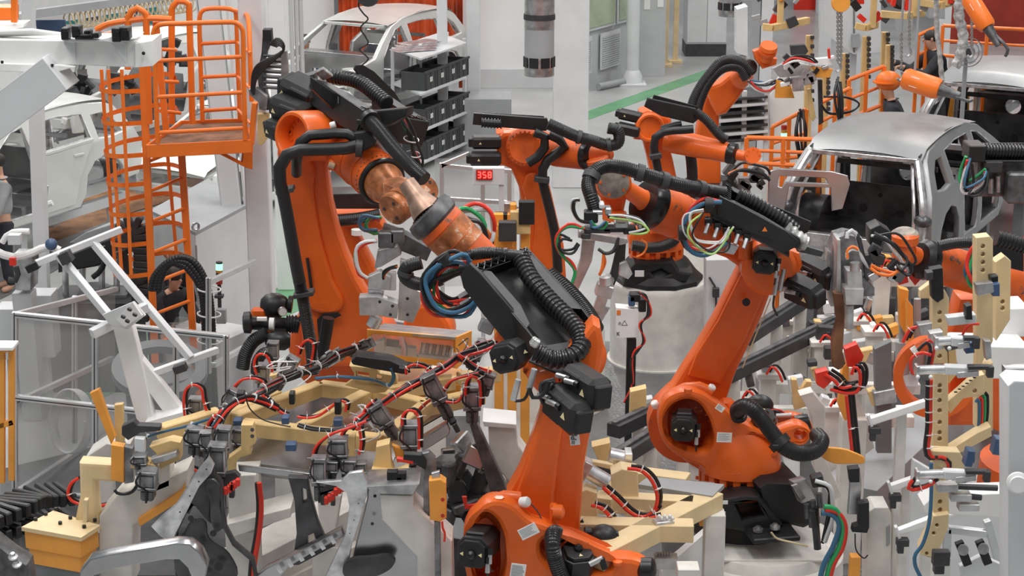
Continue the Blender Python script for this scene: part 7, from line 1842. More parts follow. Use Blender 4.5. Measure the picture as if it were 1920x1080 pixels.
def hclamp(y,x0,x1,Y):
    q = mpp(x0,y,Y)
    o = part('clamp_cylinder',MB().cyl(P(x0,y,Y),P(x0 + (x1 - x0) * .38,y - 2,Y),9 * q,n=20).box(P(x0 + 2,y,Y),(6 * q,22 * q,22 * q),ch=.004),'bright_steel',gc)
    part('clamp_head',MB().mat('white_column').beam(P(x0 + (x1 - x0) * .38,y - 2,Y),P(x0 + (x1 - x0) * .7,y,Y),20 * q,18 * q,ch=.008).mat('steel').beam(P(x0 + (x1 - x0) * .55,y + 8,Y - .02),P(x0 + (x1 - x0) * .84,y + 4,Y - .02),14 * q,12 * q),'white_column',o)
    part('clamp_jaw',MB().beam(P(x0 + (x1 - x0) * .7,y - 6,Y - .05),P(x1,y - 6,Y - .05),14 * q,8 * q).box(P(x1,y + 2,Y - .05),(12 * q,.05,22 * q)),'charcoal',o)
    for k in (0,12):part('elbow_fitting',MB().sphere(P(x0 + 4 + k * 2,y + 13,Y - .05),4 * q,8,6),'white_hose',o)
hclamp(694,1717,1856,10.2); hclamp(890,1717,1850,10.1); hclamp(640,1752,1830,10.3)
for y,x0,x1 in ((912,1745,1870),(930,1770,1840),(948,1785,1825)):part('probe',MB().mat('charcoal').cyl(P(x0 + 40,y,10.15),P(x1,y + 3,10.15),.018,n=10).mat('cast_alu').box(P(x0 + 30,y,10.15),(.12,.08,.045)),'charcoal',gc)
for x,y in ((1868,834),(1816,856)):part('blue_magnet',MB().box(P(x,y,10.2),(.045,.08,.1),Matrix.Rotation(.15,3,'Y')).cyl(P(x + 5,y,10.2),P(x + 9,y,10.2),.04),'blue_part',gc)
for o,c in ((0,'red_hose'),(-5,'hose_black')):
    part('air_hose',MB().tube(PP(10.4,(1745 + o,712),(1744 + o,760),(1744 + o,800),(1740 + o,838),(1746 + o,858),(1768 + o,858),(1780,872 + o),(1778,886)),.014,8),c,gc)
part('air_hose',MB().tube(PP(10.35,(1746,868),(1746,930),(1742,980),(1730,1020),(1716,1040),(1716,1060),(1726,1082)),.012,8),'blue_hose',gc)
loop(gc,[(1716,700),(1710,690),(1712,670),(1730,660),(1748,664)],10.3,.010,.01,('red_hose',),1); loop(gc,[(1714,898),(1706,912),(1716,916),(1740,910),(1756,900)],10.1,.012,.014,('red_hose','hose_black'),1); loop(gc,[(1724,655),(1740,640),(1748,655),(1742,690)],10.4,.01,.014,('hose_black','red_hose'),0)
ties(gc,PP(10.4,(1743,716),(1742,760),(1742,845)),.024,6)
loop(gc,[(1832,752),(1838,748),(1838,790),(1830,820),(1800,845)],10.7,.01,.012,('blue_hose','red_hose','green_hose','hose_black'),0); part('end_block',MB().box(P(1760,1062,10.3),(.06,.06,.08)).box(P(1764,1045,10.25),(.1,.06,.09)),'charcoal',gc)
loop(gc,[(1806,640),(1806,628),(1820,608),(1838,606)],10.7,.008,.01,('red_hose',),0)
# white beams and cabinet, right edge
S1('box_beam',[(1778,655),(1800,648),(1930,652),(1930,712),(1840,710),(1800,690)],11.6,.3,'white','upper white box beam behind the cream tower at the right edge','beam')
S1('box_beam',[(1876,580),(1930,578),(1930,632),(1880,632)],11.9,.3,'white','short white box beam end above the upper right box beam','beam')
S1('box_beam',[(1732,948),(1750,930),(1890,925),(1890,972),(1734,962)],11.0,.2,'white','lower white box beam crossing behind the cream tower foot','beam')
S1('white_cabinet',[(1890,724),(1902,714),(1940,716),(1940,1110),(1890,1110)],9.6,.2,'white_column','tall white housing filling the right edge below the beams','cabinet')
S1('steel_bar',[(1886,692),(1940,690),(1940,708),(1886,706)],9.8,.1,'steel','dull steel bar above the tall white housing','bar')
part('knob',MB().lathe(P(1908,904,9.55),(-.2,-1,.1),[(0,.06),(.03,.06),(.035,.045),(.06,.045)],n=20),'white',bpy.data.objects['white_cabinet'])
gw = thing('sloping_plate',P(1800,1090,11.4),'pale sloping plate with aluminium frame and two black sensors at lower right','plate')
S(gw,'panel',[(1712,862),(1880,960),(1884,1100),(1700,1100)],11.8,.06,'white_column'); S(gw,'front_plate',[(1800,1062),(1840,1042),(1880,1060),(1884,1100),(1806,1100)],11.3,.05,'white_column')
for a,b in (((1777,992),(1850,1000)),((1776,990),(1774,1090)),((1850,975),(1882,1090))):part('frame_rail',MB().beam(P(a[0],a[1],11.5),P(b[0],b[1],11.5),.05,.05,up=(0,-1,0)),'alu_profile',gw)
for x,y in ((1806,1030),(1844,1028)):part('sensor',MB().mat('black').beam(P(x - 8,y - 14,11.2),P(x + 8,y + 28,11.2),.055,.05,up=(0,-1,0)).mat('steel').cyl(P(x,y,11.15),P(x,y + 2,11.05),.035,n=16),'black',gw)
# white pointed arms, white post
for nm,px,Y,lab,st in (('pointer_arm',[(1630,786),(1735,752),(1740,764),(1636,798)],12.2,'upper white pointed arm left of the cream tower',1690),('pointer_arm',[(1668,912),(1720,894),(1724,902),(1672,924)],12.0,'small white arm low between the post and the cream tower',1700),('pointer_arm',[(1682,996),(1745,972),(1830,955),(1740,988),(1686,1004)],11.4,'lower white pointed arm ending above the tread floor',1740)):
    t_ = thing(nm,P(px[0][0],px[0][1],Y),lab,'arm',None); S(t_,'bar',px,Y,.06,'white'); x,y = px[0]
    S(t_,'tip',[(x - 4,y - 6),(x + 1,y - 8),(x + 8,y + 14),(x + 3,y + 16)],Y - .02,.05,'white_column'); part('clamp',MB().box(P(x + 10,y + 20,Y),(.08,.06,.05)).box(P(x + 6,y + 32,Y),(.04,.05,.06)),'charcoal',t_)
    part('strut',MB().beam(P(st,px[1][1] + 10,Y + .1),Vector((P(st + 10,900,Y).x,Y + .1,0)),.07,.07,up=(0,-1,0)),'white_worn',t_)
wp_ = thing('sensor_post',G(1650,1100),'square white post with black bracket standing on the tread floor','post')
S(wp_,'post',[(1626,962),(1640,952),(1666,952),(1671,962),(1671,1120),(1626,1120)],12.2,.22,'white_worn'); S(wp_,'slot',[(1662,988),(1669,984),(1669,1020),(1662,1026)],12.19,.02,'grey_mid')
S(wp_,'bracket',[(1610,945),(1630,942),(1630,990),(1626,1000),(1598,998),(1600,988),(1610,985)],12.1,.08,'black'); loop(wp_,[(1604,1000),(1606,1030),(1620,1046),(1628,1040)],12.0,.005,.004,('hose_black',),0); part('orange_box',MB().box(P(1602,1065,12.1),(.07,.08,.2)),'amber',wp_)
S(wp_,'sensor_arm',[(1592,880),(1612,876),(1616,910),(1612,965),(1590,965),(1594,915)],12.2,.06,'steel'); S(wp_,'sensor_head',[(1591,880),(1612,878),(1612,905),(1594,905)],12.15,.08,'black')
S1('blade_guard',[(1536,842),(1560,840),(1600,848),(1622,866),(1600,870),(1550,864)],13.0,.03,'amber','pointed amber guard blade sticking out right of the robot hose','guard',smooth=('o',))
# ------------------------------------------------------------------ long dark rails and white stands between the robots
for i,(a,b,z) in enumerate((((1150,808),(1566,606),.95),((1130,878),(1300,770),.9),((1395,636),(1512,560),1.0))):
    q0,q1 = G(a[0],a[1],z),G(b[0],b[1],z); t_ = thing('guide_rail',q0,('longest dark rail running up behind the right robot','lower dark rail left of the right robot base','upper dark rail behind the right robot arm')[i],'rail')
    part('rail',MB().mat('charcoal').beam(q0,q1,.14,.12).mat('dark_steel').beam(q0 + Vector((0,0,.07)),q1 + Vector((0,0,.07)),.05,.03),'charcoal',t_)
    for k in (.1,.5,.9):q = q0.lerp(q1,k); part('leg',MB().beam(q - Vector((0,0,.06)),Vector((q.x,q.y,0)),.12,.12,up=(0,1,0)),'white_worn',t_)
SPX = [(1225,775,16.4),(1310,850,15.2),(1640,620,17.5),(1655,500,18.5),(1610,600,18.2),(1500,640,18.2),(1440,700,17.4),(1540,640,17.8),(1580,700,16.6),(1480,600,19.5),(1395,745,17),(1560,760,15.6)]
for i,(x,y,Y) in enumerate(SPX):
    q = P(x,y,Y); t_ = thing('tool_stand',Vector((q.x,Y,0)),['white stand left of the right robot base ring','white stand under the dark rail by the slewing ring','white stand right of the scorched gun arm','tall white stand behind the wired cable box','white stand behind the scorched gun arm','white stand beside the long dark rail end','white stand behind the robot gas bottle','white stand with amber box under the long rail','white stand below the red clamps','white stand beneath the robot motors','low white stand behind the carousel','white stand behind the amber blade'][i],'stand')
    part('post',MB().beam(Vector((q.x,Y,0)),q,.15,.15,up=(0,1,0)).box(q,(.24,.24,.05)),'white_worn',t_)
    part('cross_beam',MB().box(q + Vector((.35,.1,-.18)),(.8,.1,.1)),'white_worn',t_)
    for k in range(5):part('fitting',MB().box(q + Vector((rq.uniform(-.1,.7),rq.uniform(-.1,.1),rq.uniform(-.05,.2))),(rq.uniform(.05,.2),.1,rq.uniform(.04,.16)),Matrix.Rotation(rq.uniform(-.4,.4),3,'Y'),.008),rq.choice(['amber','charcoal','cream','steel','white','grey_light','dark_steel']),t_)
    loop(t_,[(x,y),(x + 10,y - 14),(x + 22,y - 4),(x + 30,y + 14)],Y - .2,.012,.02,('red_hose','hose_black'),0)
rcl = thing('red_clamp_stand',G(1600,880),'amber column with bright red clamps and hanging hoses right of the robot','clamp stand')
for nm,px,Y,th,m_ in (('column',[(1580,690),(1592,676),(1592,780),(1585,792),(1572,760)],14.5,.1,'amber'),('column',[(1700,560),(1712,575),(1714,665),(1702,670)],14.8,.08,'amber'),('column',[(1686,540),(1704,545),(1700,630),(1688,610)],14.9,.1,'amber'),('frame',[(1592,690),(1618,684),(1618,720),(1606,745),(1622,775),(1640,840),(1612,860),(1606,790),(1594,760)],14.6,.1,'white_worn'),
   ('frame',[(1500,742),(1524,735),(1548,765),(1546,860),(1580,930),(1560,940),(1526,880),(1522,780)],14.0,.14,'white_worn'),('frame',[(1640,655),(1672,640),(1672,850),(1645,850)],15.6,.1,'grey_dark'),('red_clamp',[(1584,655),(1608,645),(1620,668),(1612,690),(1590,688)],14.3,.1,'red'),('red_clamp',[(1530,700),(1552,694),(1560,715),(1545,730),(1532,722)],14.2,.1,'red'),('red_clamp',[(1682,512),(1700,508),(1704,530),(1686,535)],14.0,.08,'red'),('red_clamp',[(1704,520),(1732,505),(1738,512),(1716,536)],14.0,.05,'red'),('cream_fork',[(1484,712),(1494,712),(1500,735),(1512,715),(1522,716),(1518,760),(1490,770)],14.4,.08,'cream')):S(rcl,nm,px,Y,th,m_)
part('foot',MB().beam(P(1600,780,14.6),Vector((P(1600,780,14.6).x,14.6,0)),.2,.2,up=(0,1,0)),'white_worn',rcl)
for px in ([(1600,700),(1606,685),(1616,700),(1612,730),(1590,735),(1560,728)],[(1590,740),(1596,800),(1602,860)],[(1696,640),(1710,615),(1730,610)],[(1550,700),(1568,712),(1580,725),(1600,722)]):loop(rcl,px,14.2,.014,.018,('red_hose','hose_black','hose_black'),1)
for x in (1692,1720,1750):part('cylinder',MB().cyl(P(x,640,15),P(x,700,15),.06,n=14).cyl(P(x,560,15),P(x,640,15),.03,n=10),'grey_mid',rcl)
single('floor_cable',MB().tube([G(1545,800,.1),G(1600,842,.05),G(1650,868,.04),G(1665,900,.04),G(1668,930,.04)],.04,10),'hose_black','thick black cable sweeping down across the floor by the white arms','cable')
single('steel_step',MB().beam(G(1590,960,.25),G(1760,800,.25),.5,.5),'grey_mid','long grey step running diagonally behind the white post','step')
# ------------------------------------------------------------------ cream table frame between the front and right robots
ct = thing('fixture_table',G(1250,1060),'cream fixture table with silver cylinders and red hoses between the two front robots','fixture')
ZT = 1.62
for a,b,w_ in (((1115,1050),(1338,935),.16),((1180,893),(1290,907),.14),((1060,990),(1300,995),.14),((1120,940),(1300,950),.12),((1175,900),(1130,950),.12)):part('beam',MB().beam(G(a[0],a[1],ZT),G(b[0],b[1],ZT),w_,.12),'cream_pale',ct)
S(ct,'top_plate',[(1212,896),(1340,906),(1326,924),(1200,914)],12.6,.03,'steel');
prism(ct,'deck_plate',[G(1216,893,1.69),G(1358,908,1.69),G(1336,930,1.69),G(1196,908,1.69)],.03,'grey_mid')
prism(ct,'dark_tray',[G(1240,1000,.9),G(1345,955,.9),G(1350,990,.9),G(1245,1075,.9)],.04,'charcoal'); prism(ct,'white_side',[G(1236,1060,1.1),G(1345,968,1.1),G(1350,975,1.1),G(1240,1072,1.1)],1.08,'white')
for px,Y,th,m_ in (([(1146,890),(1166,880),(1196,885),(1198,950),(1188,958),(1150,945)],11.95,.16,'cream_pale'),([(1083,925),(1100,918),(1120,925),(1122,1000),(1084,990)],11.7,.14,'cream_pale'),([(1176,955),(1210,958),(1208,972),(1172,968)],11.9,.2,'cream_pale'),([(1110,838),(1144,830),(1146,870),(1124,868)],12.4,.12,'cream'),([(1182,735),(1212,728),(1212,800),(1180,812)],15.6,.12,'cream'),([(1090,862),(1150,872),(1156,884),(1110,872)],12.1,.06,'cream_pale')):S(ct,'support_block',px,Y,th,m_)
part('cylinder',MB().cyl(P(1098,880,11.8),P(1138,904,11.8),.055,n=24).box(P(1096,878,11.8),(.06,.12,.13),Matrix.Rotation(.5,3,'Y')),'bright_steel',ct); part('cylinder',MB().cyl(P(1142,854,12.2),P(1176,862,12.2),.06,n=24).box(P(1178,862,12.2),(.05,.13,.14)),'bright_steel',ct)
for px,Y in (([(1134,912),(1160,935),(1180,955),(1200,966),(1222,964),(1236,950)],11.75),([(1180,876),(1205,880),(1226,900),(1236,930),(1230,955),(1212,968),(1190,985),(1165,1000)],11.75),([(1112,945),(1130,950),(1148,968),(1150,985)],11.6),([(1084,975),(1092,990),(1096,1004)],11.5),([(1165,1005),(1190,988),(1215,972),(1236,966)],11.6)):loop(ct,px,Y,.013,.016,('red_hose','hose_black'),4)
part('manifold',MB().box(P(1244,984,11.5),(.13,.08,.075),Matrix.Rotation(.3,3,'Z')),'cast_alu',ct)
for k in range(6):part('white_fitting',MB().sphere(P(1236 + k * 5,968 + (k % 2) * 4,11.48),.014,8,6),'white_hose',ct)
for k in range(6):part('brass_fitting',MB().cyl(P(1230 + k * 5,1046,11.6),P(1232 + k * 5,1036,11.6),.010,n=8),'steel',ct)
part('manifold',MB().box(P(1248,1052,11.6),(.16,.1,.08)),'cast_alu',ct); part('orange_box',MB().box(P(1328,968,12.2),(.14,.2,.07)),'amber',ct)
for x,y in ((1290,1060),(1120,1040),(1340,960)):part('leg',MB().beam(G(x,y,1.56),Vector((G(x,y,1.56).x,G(x,y,1.56).y,0)),.14,.14,up=(0,1,0)),'white_worn',ct)
rf_ = thing('rear_fixture',G(960,470),'amber tooling with black clamps beside the slim orange robot link','fixture')
for k in range(16):part('tool_block',MB().box(P(rq.uniform(925,990),rq.uniform(392,455),17.2 + rq.uniform(-.2,.2)),(rq.uniform(.05,.2),.1,rq.uniform(.06,.24)),None,.008),rq.choice(['amber','cream','charcoal','amber','steel','black']),rf_)
for x in (935,960,985):part('post',MB().beam(P(x,400,17.2),Vector((P(x,400,17.2).x,17.2,0)),.09,.09,up=(0,1,0)),'amber',rf_)
sg_ = thing('safety_sign',P(1352,970,12.6),'small white sign with a black walking figure on the robot base','sign')
q = P(1352,970,12.58); part('plate',MB().box(q,(.062,.006,.09)),'label_white',sg_)
part('figure',MB().mat('label_print').cyl(q + Vector((0,-.004,.022)),q + Vector((0,-.006,.022)),.006,n=10).box(q + Vector((0,-.005,0)),(.012,.002,.028),ch=0).beam(q + Vector((0,-.005,-.01)),q + Vector((-.01,-.005,-.032)),.004,.002,ch=0).beam(q + Vector((0,-.005,-.01)),q + Vector((.01,-.005,-.032)),.004,.002,ch=0),'label_print',sg_)
# ------------------------------------------------------------------ upper right: hanging tools, rails, cabinets
def T1(name,px,Y,th,mt,label,cat,hang=False,stand=False,parts_=()):
    x = sum(p[0] for p in px) / len(px); yb = max(p[1] for p in px); t_ = thing(name,P(x,yb,Y),label,cat)
    S(t_,'body',px,Y,th,mt)
    for nm,p2,Y2,th2,m2 in parts_:S(t_,nm,p2,Y2,th2,m2)
    if hang:part('hanger',MB().cyl(P(x,min(p[1] for p in px) + 2,Y + th / 2),Vector((P(x,0,Y).x,Y + th / 2,11)),.02,n=6),'grey_mid',t_)
    if stand:q = P(x,yb - 2,Y + th / 2); part('leg',MB().beam(q,Vector((q.x,q.y,0)),.12,.12,up=(0,1,0)),'grey_paint',t_)
    return t_
T1('control_cabinet',[(1545,-60),(1652,-60),(1652,98),(1600,102),(1545,62)],31,.6,'grey_light','big pale grey cabinet hanging behind the brass pulley','cabinet',stand=True,parts_=(('door_seam',[(1600,-60),(1603,-60),(1603,98),(1600,98)],30.98,.02,'grey_dark'),('plate',[(1598,65),(1612,63),(1612,88),(1598,90)],30.9,.1,'grey_mid')))
T1('control_cabinet',[(1685,30),(1712,20),(1712,62),(1685,60)],30,.3,'grey_mid','dark grey box between the hanging chains','cabinet',hang=True)
T1('control_cabinet',[(1740,8),(1772,8),(1772,36),(1742,34)],30,.3,'grey_mid','dark grey box left of the red wall','cabinet',hang=True)
T1('white_cabinet',[(1382,18),(1402,12),(1402,106),(1382,100)],29,.4,'white_column','narrow white cabinet right of the short duct','cabinet',stand=True)
T1('white_cabinet',[(1478,130),(1510,120),(1510,300),(1445,320),(1442,180)],27,.3,'wall_white','white panel behind the orange stair rails','cabinet',stand=True)
single('support_column',MB().beam(G(1408,290),G(1408,290) + Vector((0,0,12)),.14,.14,up=(0,1,0)),'grey_mid','stained grey column right of the farthest robot','column')
for i,(x,y) in enumerate(((1428,200),(1758,150),(1600,130),(1540,130))):single('steel_post',MB().beam(G(x,y + 90),G(x,y + 90) + Vector((0,0,12)),.2,.2,up=(0,1,0)),'grey_light',['pale post directly right of the stained grey column','pale post between the chains left of the red wall','pale post behind the cream toothed bars','pale post behind the loose chain'][i],'post')
sh = thing('panel_rack',G(1375,290),'rack of dark flat panels behind the farthest robot arm','rack')
for k in range(7):S(sh,'panel',[(1346,186 + k * 13),(1440,180 + k * 13),(1440,184 + k * 13),(1346,192 + k * 13)],26.5,.8,'charcoal' if k % 2 == 0 else 'grey_light')
for x in (1348,1396,1438):part('upright',MB().beam(Vector((P(x,270,26.6).x,26.6,0)),P(x,170,26.6),.07,.07,up=(0,1,0)),'grey_light',sh)
RY = 24.0
for i,(px,Y,lab) in enumerate(((((1400,258),(1538,262),(1538,312),(1402,306)),21.5,'nearest orange railing left of the grey car roof'),(((1448,238),(1512,205),(1512,292),(1448,300)),23.5,'orange stair railing in front of the white panel'),(((1540,192),(1594,165),(1594,235),(1544,262)),24,'orange railing rising behind the small lit signal lamp'),(((1592,150),(1658,124),(1658,195),(1596,220)),25,'orange railing in the middle of the hanging tools'),(((1722,66),(1754,52),(1754,120),(1722,140)),27,'short orange railing beside the worker in gloves'),(((1768,48),(1935,56),(1935,118),(1768,104)),28,'long orange railing along the red wall'))):
    t_ = thing('orange_railing',P(px[0][0],px[3][1],Y),lab,'railing')
    for a,b in ((0,1),(3,2)):part('rail',MB().cyl(P(*px[a],Y),P(*px[b],Y),.028,n=8),'rail_orange',t_)
    m0,m1 = ((px[0][0] + px[3][0]) / 2,(px[0][1] + px[3][1]) / 2),((px[1][0] + px[2][0]) / 2,(px[1][1] + px[2][1]) / 2)
    part('rail',MB().cyl(P(*m0,Y),P(*m1,Y),.022,n=8),'rail_orange',t_)
    for k in (0,.5,1):q = P(px[0][0] + (px[1][0] - px[0][0]) * k,px[0][1] + (px[1][1] - px[0][1]) * k,Y); part('post',MB().beam(q,Vector((q.x,q.y,0)),.05,.05,up=(0,1,0)),'rail_orange',t_)
# hanging cream frames
for i,(px,Y,lab) in enumerate(((((1430,50),(1448,52),(1515,38)),25,'cream hanging frame above the farthest robot wrist'),(((1604,48),(1622,52),(1642,46)),26,'small cream hanging frame below the big cabinet'),(((1652,26),(1700,30),(1730,24)),25,'cream hanging frame between the two chains'),(((1724,4),(1760,10),(1792,2)),25,'cream hanging frame cut by the top edge'))):
    t_ = thing('tool_hanger',P(px[1][0],px[1][1],Y),lab,'frame','hanging cream frames' if False else None)
    part('beam',MB().beam(P(*px[0],Y),P(*px[1],Y),.09,.09),'cream',t_); part('beam',MB().beam(P(*px[1],Y + .01),P(*px[2],Y + .4),.09,.09),'cream',t_)
    q = P(px[1][0] + 14,px[1][1],Y + .1); part('hanger',MB().beam(q,q + Vector((0,0,5)),.08,.08,up=(0,1,0)),'cream',t_)
    for k in range(9):part('tool_block',MB().box(q + Vector((rq.uniform(-.35,.3),rq.uniform(-.1,.2),rq.uniform(.05,.45))),(rq.uniform(.04,.14),.08,rq.uniform(.05,.16)),Matrix.Rotation(rq.uniform(-1,1),3,'Y')),rq.choice(['charcoal','dark_steel','red','grey_mid','black','amber']),t_)
for i,(x,y0,y1,Y) in enumerate(((1624,68,150,26),(1660,60,140,26.5),(1518,66,200,26),(1668,84,150,25.5),(1584,100,180,26),(1548,130,210,25.5))):
    t_ = thing('toothed_bar',P(x,y1,Y),['widest cream toothed bar below the small hanging frame','cream toothed bar left of the second chain','cream toothed bar right of the far robot tool','shorter cream toothed bar beside the second chain','cream toothed bar behind the zigzag railing','cream toothed bar behind the long loose chain'][i],'tool rail')
    part('bar',MB().beam(Vector((P(x,y1,Y).x,Y,0)),P(x,y0,Y),.10,.08,up=(0,1,0)),'cream',t_)
    for k in range(8):part('tooth',MB().box(P(x + 5,y0 + (y1 - y0) * k / 8 + 4,Y - .06),(.05,.06,.05)),'charcoal',t_)
# chains
for i,(x,y0,y1,Y) in enumerate(((1574,18,118,22),(1705,20,90,23),(1822,16,92,23),(1690,60,135,24))):
    t_ = thing('hoist_chain',P(x,y1,Y),['chain with brass pulley hanging left of centre cabinet','thin chain hanging beside the dark grey box','chain hanging in front of the caged fan','short loose chain left of the worker with helmet'][i],'chain',None)
    s_ = mpp(x,y1,Y); n = int((y1 - y0) / 4)
    for cpy in ((-1,1) if i == 0 else (0,)):
        for k in range(n):
            q = P(x + cpy * 3,y0 + k * 4 + 2,Y); mb = MB(); d1 = Vector((1,0,0)) if k % 2 else Vector((0,1,0))
            mb.tube([q + d1 * (.016 * math.cos(a * PI / 4)) + Vector((0,0,.022 * math.sin(a * PI / 4))) for a in range(8)],.006,5,smooth=False,closed=True); part('chain_link',mb,'chain',t_)
    part('hook',MB().tube(PP(Y,(x,y1),(x + 3,y1 + 10),(x - 2,y1 + 16),(x - 8,y1 + 12)),.018,8),'steel',t_)
    part('suspension',MB().cyl(P(x,y0 + 2,Y),Vector((P(x,0,Y).x,Y,11)),.015,n=6),'grey_mid',t_)
    if i == 0:part('pulley',MB().lathe(P(1575,4,21.9),(0,-1,0),[(0,.10),(.03,.11),(.05,.07),(.07,.11),(.1,.10)],n=28),'amber',t_)
for i,(pts,r,lab) in enumerate(((((1800,-10),(1798,30),(1806,70),(1798,110),(1790,125)),.07,'film-wrapped grey hose hanging left of the caged fan'),(((1755,-10),(1757,60),(1762,100),(1766,150)),.035,'thin wrapped hose hanging left of the red wall'))):
    single('wrapped_hose',MB().hose(PP(23.4,*pts) ,r,.12,.15,10).cyl(P(pts[0][0],-10,23.4),Vector((P(pts[0][0],0,23.4).x,23.4,11)),r),'film_grey',lab,'hose')
cf = thing('caged_fan',P(1817,124,24),'round grey caged fan in front of the red wall','fan')
fc = P(1817,98,24);
for r in (.19,.14,.08):part('cage_ring',MB().ring(fc,(.2,-1,.1),r,r - .012,.012,32),'steel',cf)
part('motor',MB().cyl(fc,fc + Vector((0,.12,0)),.045,n=16),'charcoal',cf)
for k in range(4):a = k * PI / 2 + .4; part('blade',MB().beam(fc + Vector((.04 * math.cos(a),.05,.04 * math.sin(a))),fc + Vector((.17 * math.cos(a),.06,.17 * math.sin(a))),.10,.006,up=(.2,-1,.3)),'grey_light',cf)
part('stand',MB().beam(fc + Vector((0,.15,0)),Vector((fc.x,fc.y + .15,0)),.05,.05,up=(0,1,0)),'grey_mid',cf)
# orange handheld guns
def servo(a,b,Y,r,lab,hang):
    a,b = P(*a,Y),P(*b,Y - .2); d = (b - a); t_ = thing('servo_gun',b,lab,'weld gun')
    part('housing',MB().lathe(a,d,[(0,r * .8),(.04,r),(d.length * .9,r),(d.length,r * .85)],n=24),'rail_orange',t_)
    _,s,t2 = frame(d,(0,-1,0)); part('label',MB().beam(a + d * .12 - Vector((0,r * .98,0)),a + d * .34 - Vector((0,r * .98,0)),r * .9,.01,up=(0,-1,0)),'label_white',t_)
    for k in range(5):part('vent',MB().beam(a + d * (.45 + .05 * k) - Vector((0,r * .99,0)) - s * r * .4,a + d * (.45 + .05 * k) - Vector((0,r * .99,0)) + s * r * .4,.008,.006,up=(0,-1,0)),'orange_dirty',t_)
    part('tip',MB().cyl(b,b + d.normalized() * .25,r * .6,r * .35).tube([b,b + d.normalized() * .2 + Vector((.1,-.1,-.05)),b + d.normalized() * .4],.02,8),'dark_steel',t_)
    if hang:part('hanger',MB().cyl(a + d * .3 + Vector((0,0,r)),Vector(((a + d * .3).x,(a + d * .3).y,11)),.015,n=6),'grey_mid',t_)
servo((1816,-6),(1852,52),22,.11,'orange gun with white label pointing down in front of the red wall',True)
servo((1694,146),(1762,168),22,.13,'orange gun held level behind the worker with orange helmet',True)
T1('orange_fixture',[(1776,165),(1818,178),(1816,262),(1776,255)],27.5,.2,'amber','amber upright machine seen through the farther car body','fixture',stand=True)
# tool carried by the farthest robot
ft_ = thing('gripper_tool',P(1510,185,23),'white and brass multi-arm tool in front of the farthest robot wrist','robot tool')
for px,Y,th,m_ in (([(1448,128),(1470,118),(1520,122),(1520,140),(1462,146)],22.8,.1,'cast_alu'),([(1516,112),(1558,108),(1560,122),(1518,124)],22.6,.1,'white'),([(1524,126),(1562,130),(1556,146),(1530,146)],22.6,.1,'amber'),([(1456,150),(1482,158),(1490,184),(1454,184)],22.8,.08,'amber'),([(1482,86),(1510,84),(1516,96),(1508,106),(1484,104)],22.9,.1,'charcoal'),([(1485,148),(1506,144),(1508,170),(1488,172)],22.5,.1,'steel'),([(1514,168),(1520,166),(1530,220),(1524,228),(1518,220)],22.7,.06,'cream'),([(1534,150),(1542,150),(1544,230),(1536,235)],22.7,.06,'charcoal'),([(1552,92),(1556,90),(1558,110),(1553,110)],22.4,.05,'red')):S(ft_,'tool_arm',px,Y,th,m_)
for k in range(14):part('tool_block',MB().box(P(rq.uniform(1470,1565),rq.uniform(105,165),22.6),(rq.uniform(.04,.14),.06,rq.uniform(.03,.1)),Matrix.Rotation(rq.uniform(-1,1),3,'Y')),rq.choice(['charcoal','steel','black','white','dark_steel']),ft_)
cable_loop(ft_,PP(22.5,(1470,120),(1490,108),(1515,112),(1530,120)),.014,['red_hose','hose_black','white_hose','hose_black'],.04,seed=3)
cable_loop(ft_,PP(22.5,(1545,180),(1590,180),(1614,192),(1600,206),(1560,210),(1540,196)),.012,['hose_black','hose_black'],.03,seed=2)
for i,(x,y) in enumerate(((1500,250),(1572,190))):cable_loop(thing('hanging_cables',P(x,y + 60,22.5),('dark bundle of cables hanging beside the small signal lamp','dark cables hanging under the chain hook')[i],'cables'),[P(x,y - 40,22.5),P(x + 2,y,22.4),P(x + 6,y + 60,22.4)],.018,['hose_black'] * 5,.07,seed=i)
s2 = thing('signal_lamp',P(1470,262,22.8),'signal lamp with red, amber and lit green lenses on the orange railing','signal lamp')
for y0,y1,m_ in ((262,256,'charcoal'),(256,250,'led_green'),(249,243,'lamp_lens_amber'),(242,235,'lamp_lens_red')):part('lens',MB().cyl(P(1470,y0,22.8),P(1470,y1,22.8),.036,n=14),m_,s2)
part('stem',MB().cyl(P(1470,260,22.8),Vector((P(1470,262,22.8).x,22.8,0)),.02),'grey_mid',s2)
# wired tool and ring-shaped door frame left of the nearest car
wtl = thing('wired_tool',P(1395,400,20.6),'dark wired tool with red cable between the back robot wrist and the car','tool')
S(wtl,'plate',[(1384,334),(1406,334),(1408,365),(1384,362)],20.4,.1,'steel'); part('stand',MB().beam(P(1396,360,20.6),Vector((P(1396,360,20.6).x,20.6,0)),.12,.12,up=(0,1,0)),'grey_dark',wtl)
for k in range(12):part('tool_block',MB().box(P(rq.uniform(1362,1430),rq.uniform(316,350),20.4),(rq.uniform(.05,.16),.1,rq.uniform(.04,.12)),Matrix.Rotation(rq.uniform(-1,1),3,'Y')),rq.choice(['charcoal','black','black_plastic','dark_steel']),wtl)
cable_loop(wtl,PP(20.2,(1366,325),(1385,312),(1410,312),(1432,322),(1445,334)),.018,['hose_black','hose_black','charcoal','orange_cable'],.05,seed=4)
S1('door_frame',[(1442,322),(1460,316),(1560,322),(1590,330),(1594,345),(1580,392),(1560,396),(1558,352),(1480,350),(1470,400),(1440,404)],20.2,.05,'panel_steel','grey pressed door ring standing behind the nearest car tail','car panel',holes=[[(1462,330),(1548,334),(1552,344),(1474,342),(1466,352),(1458,350)]])
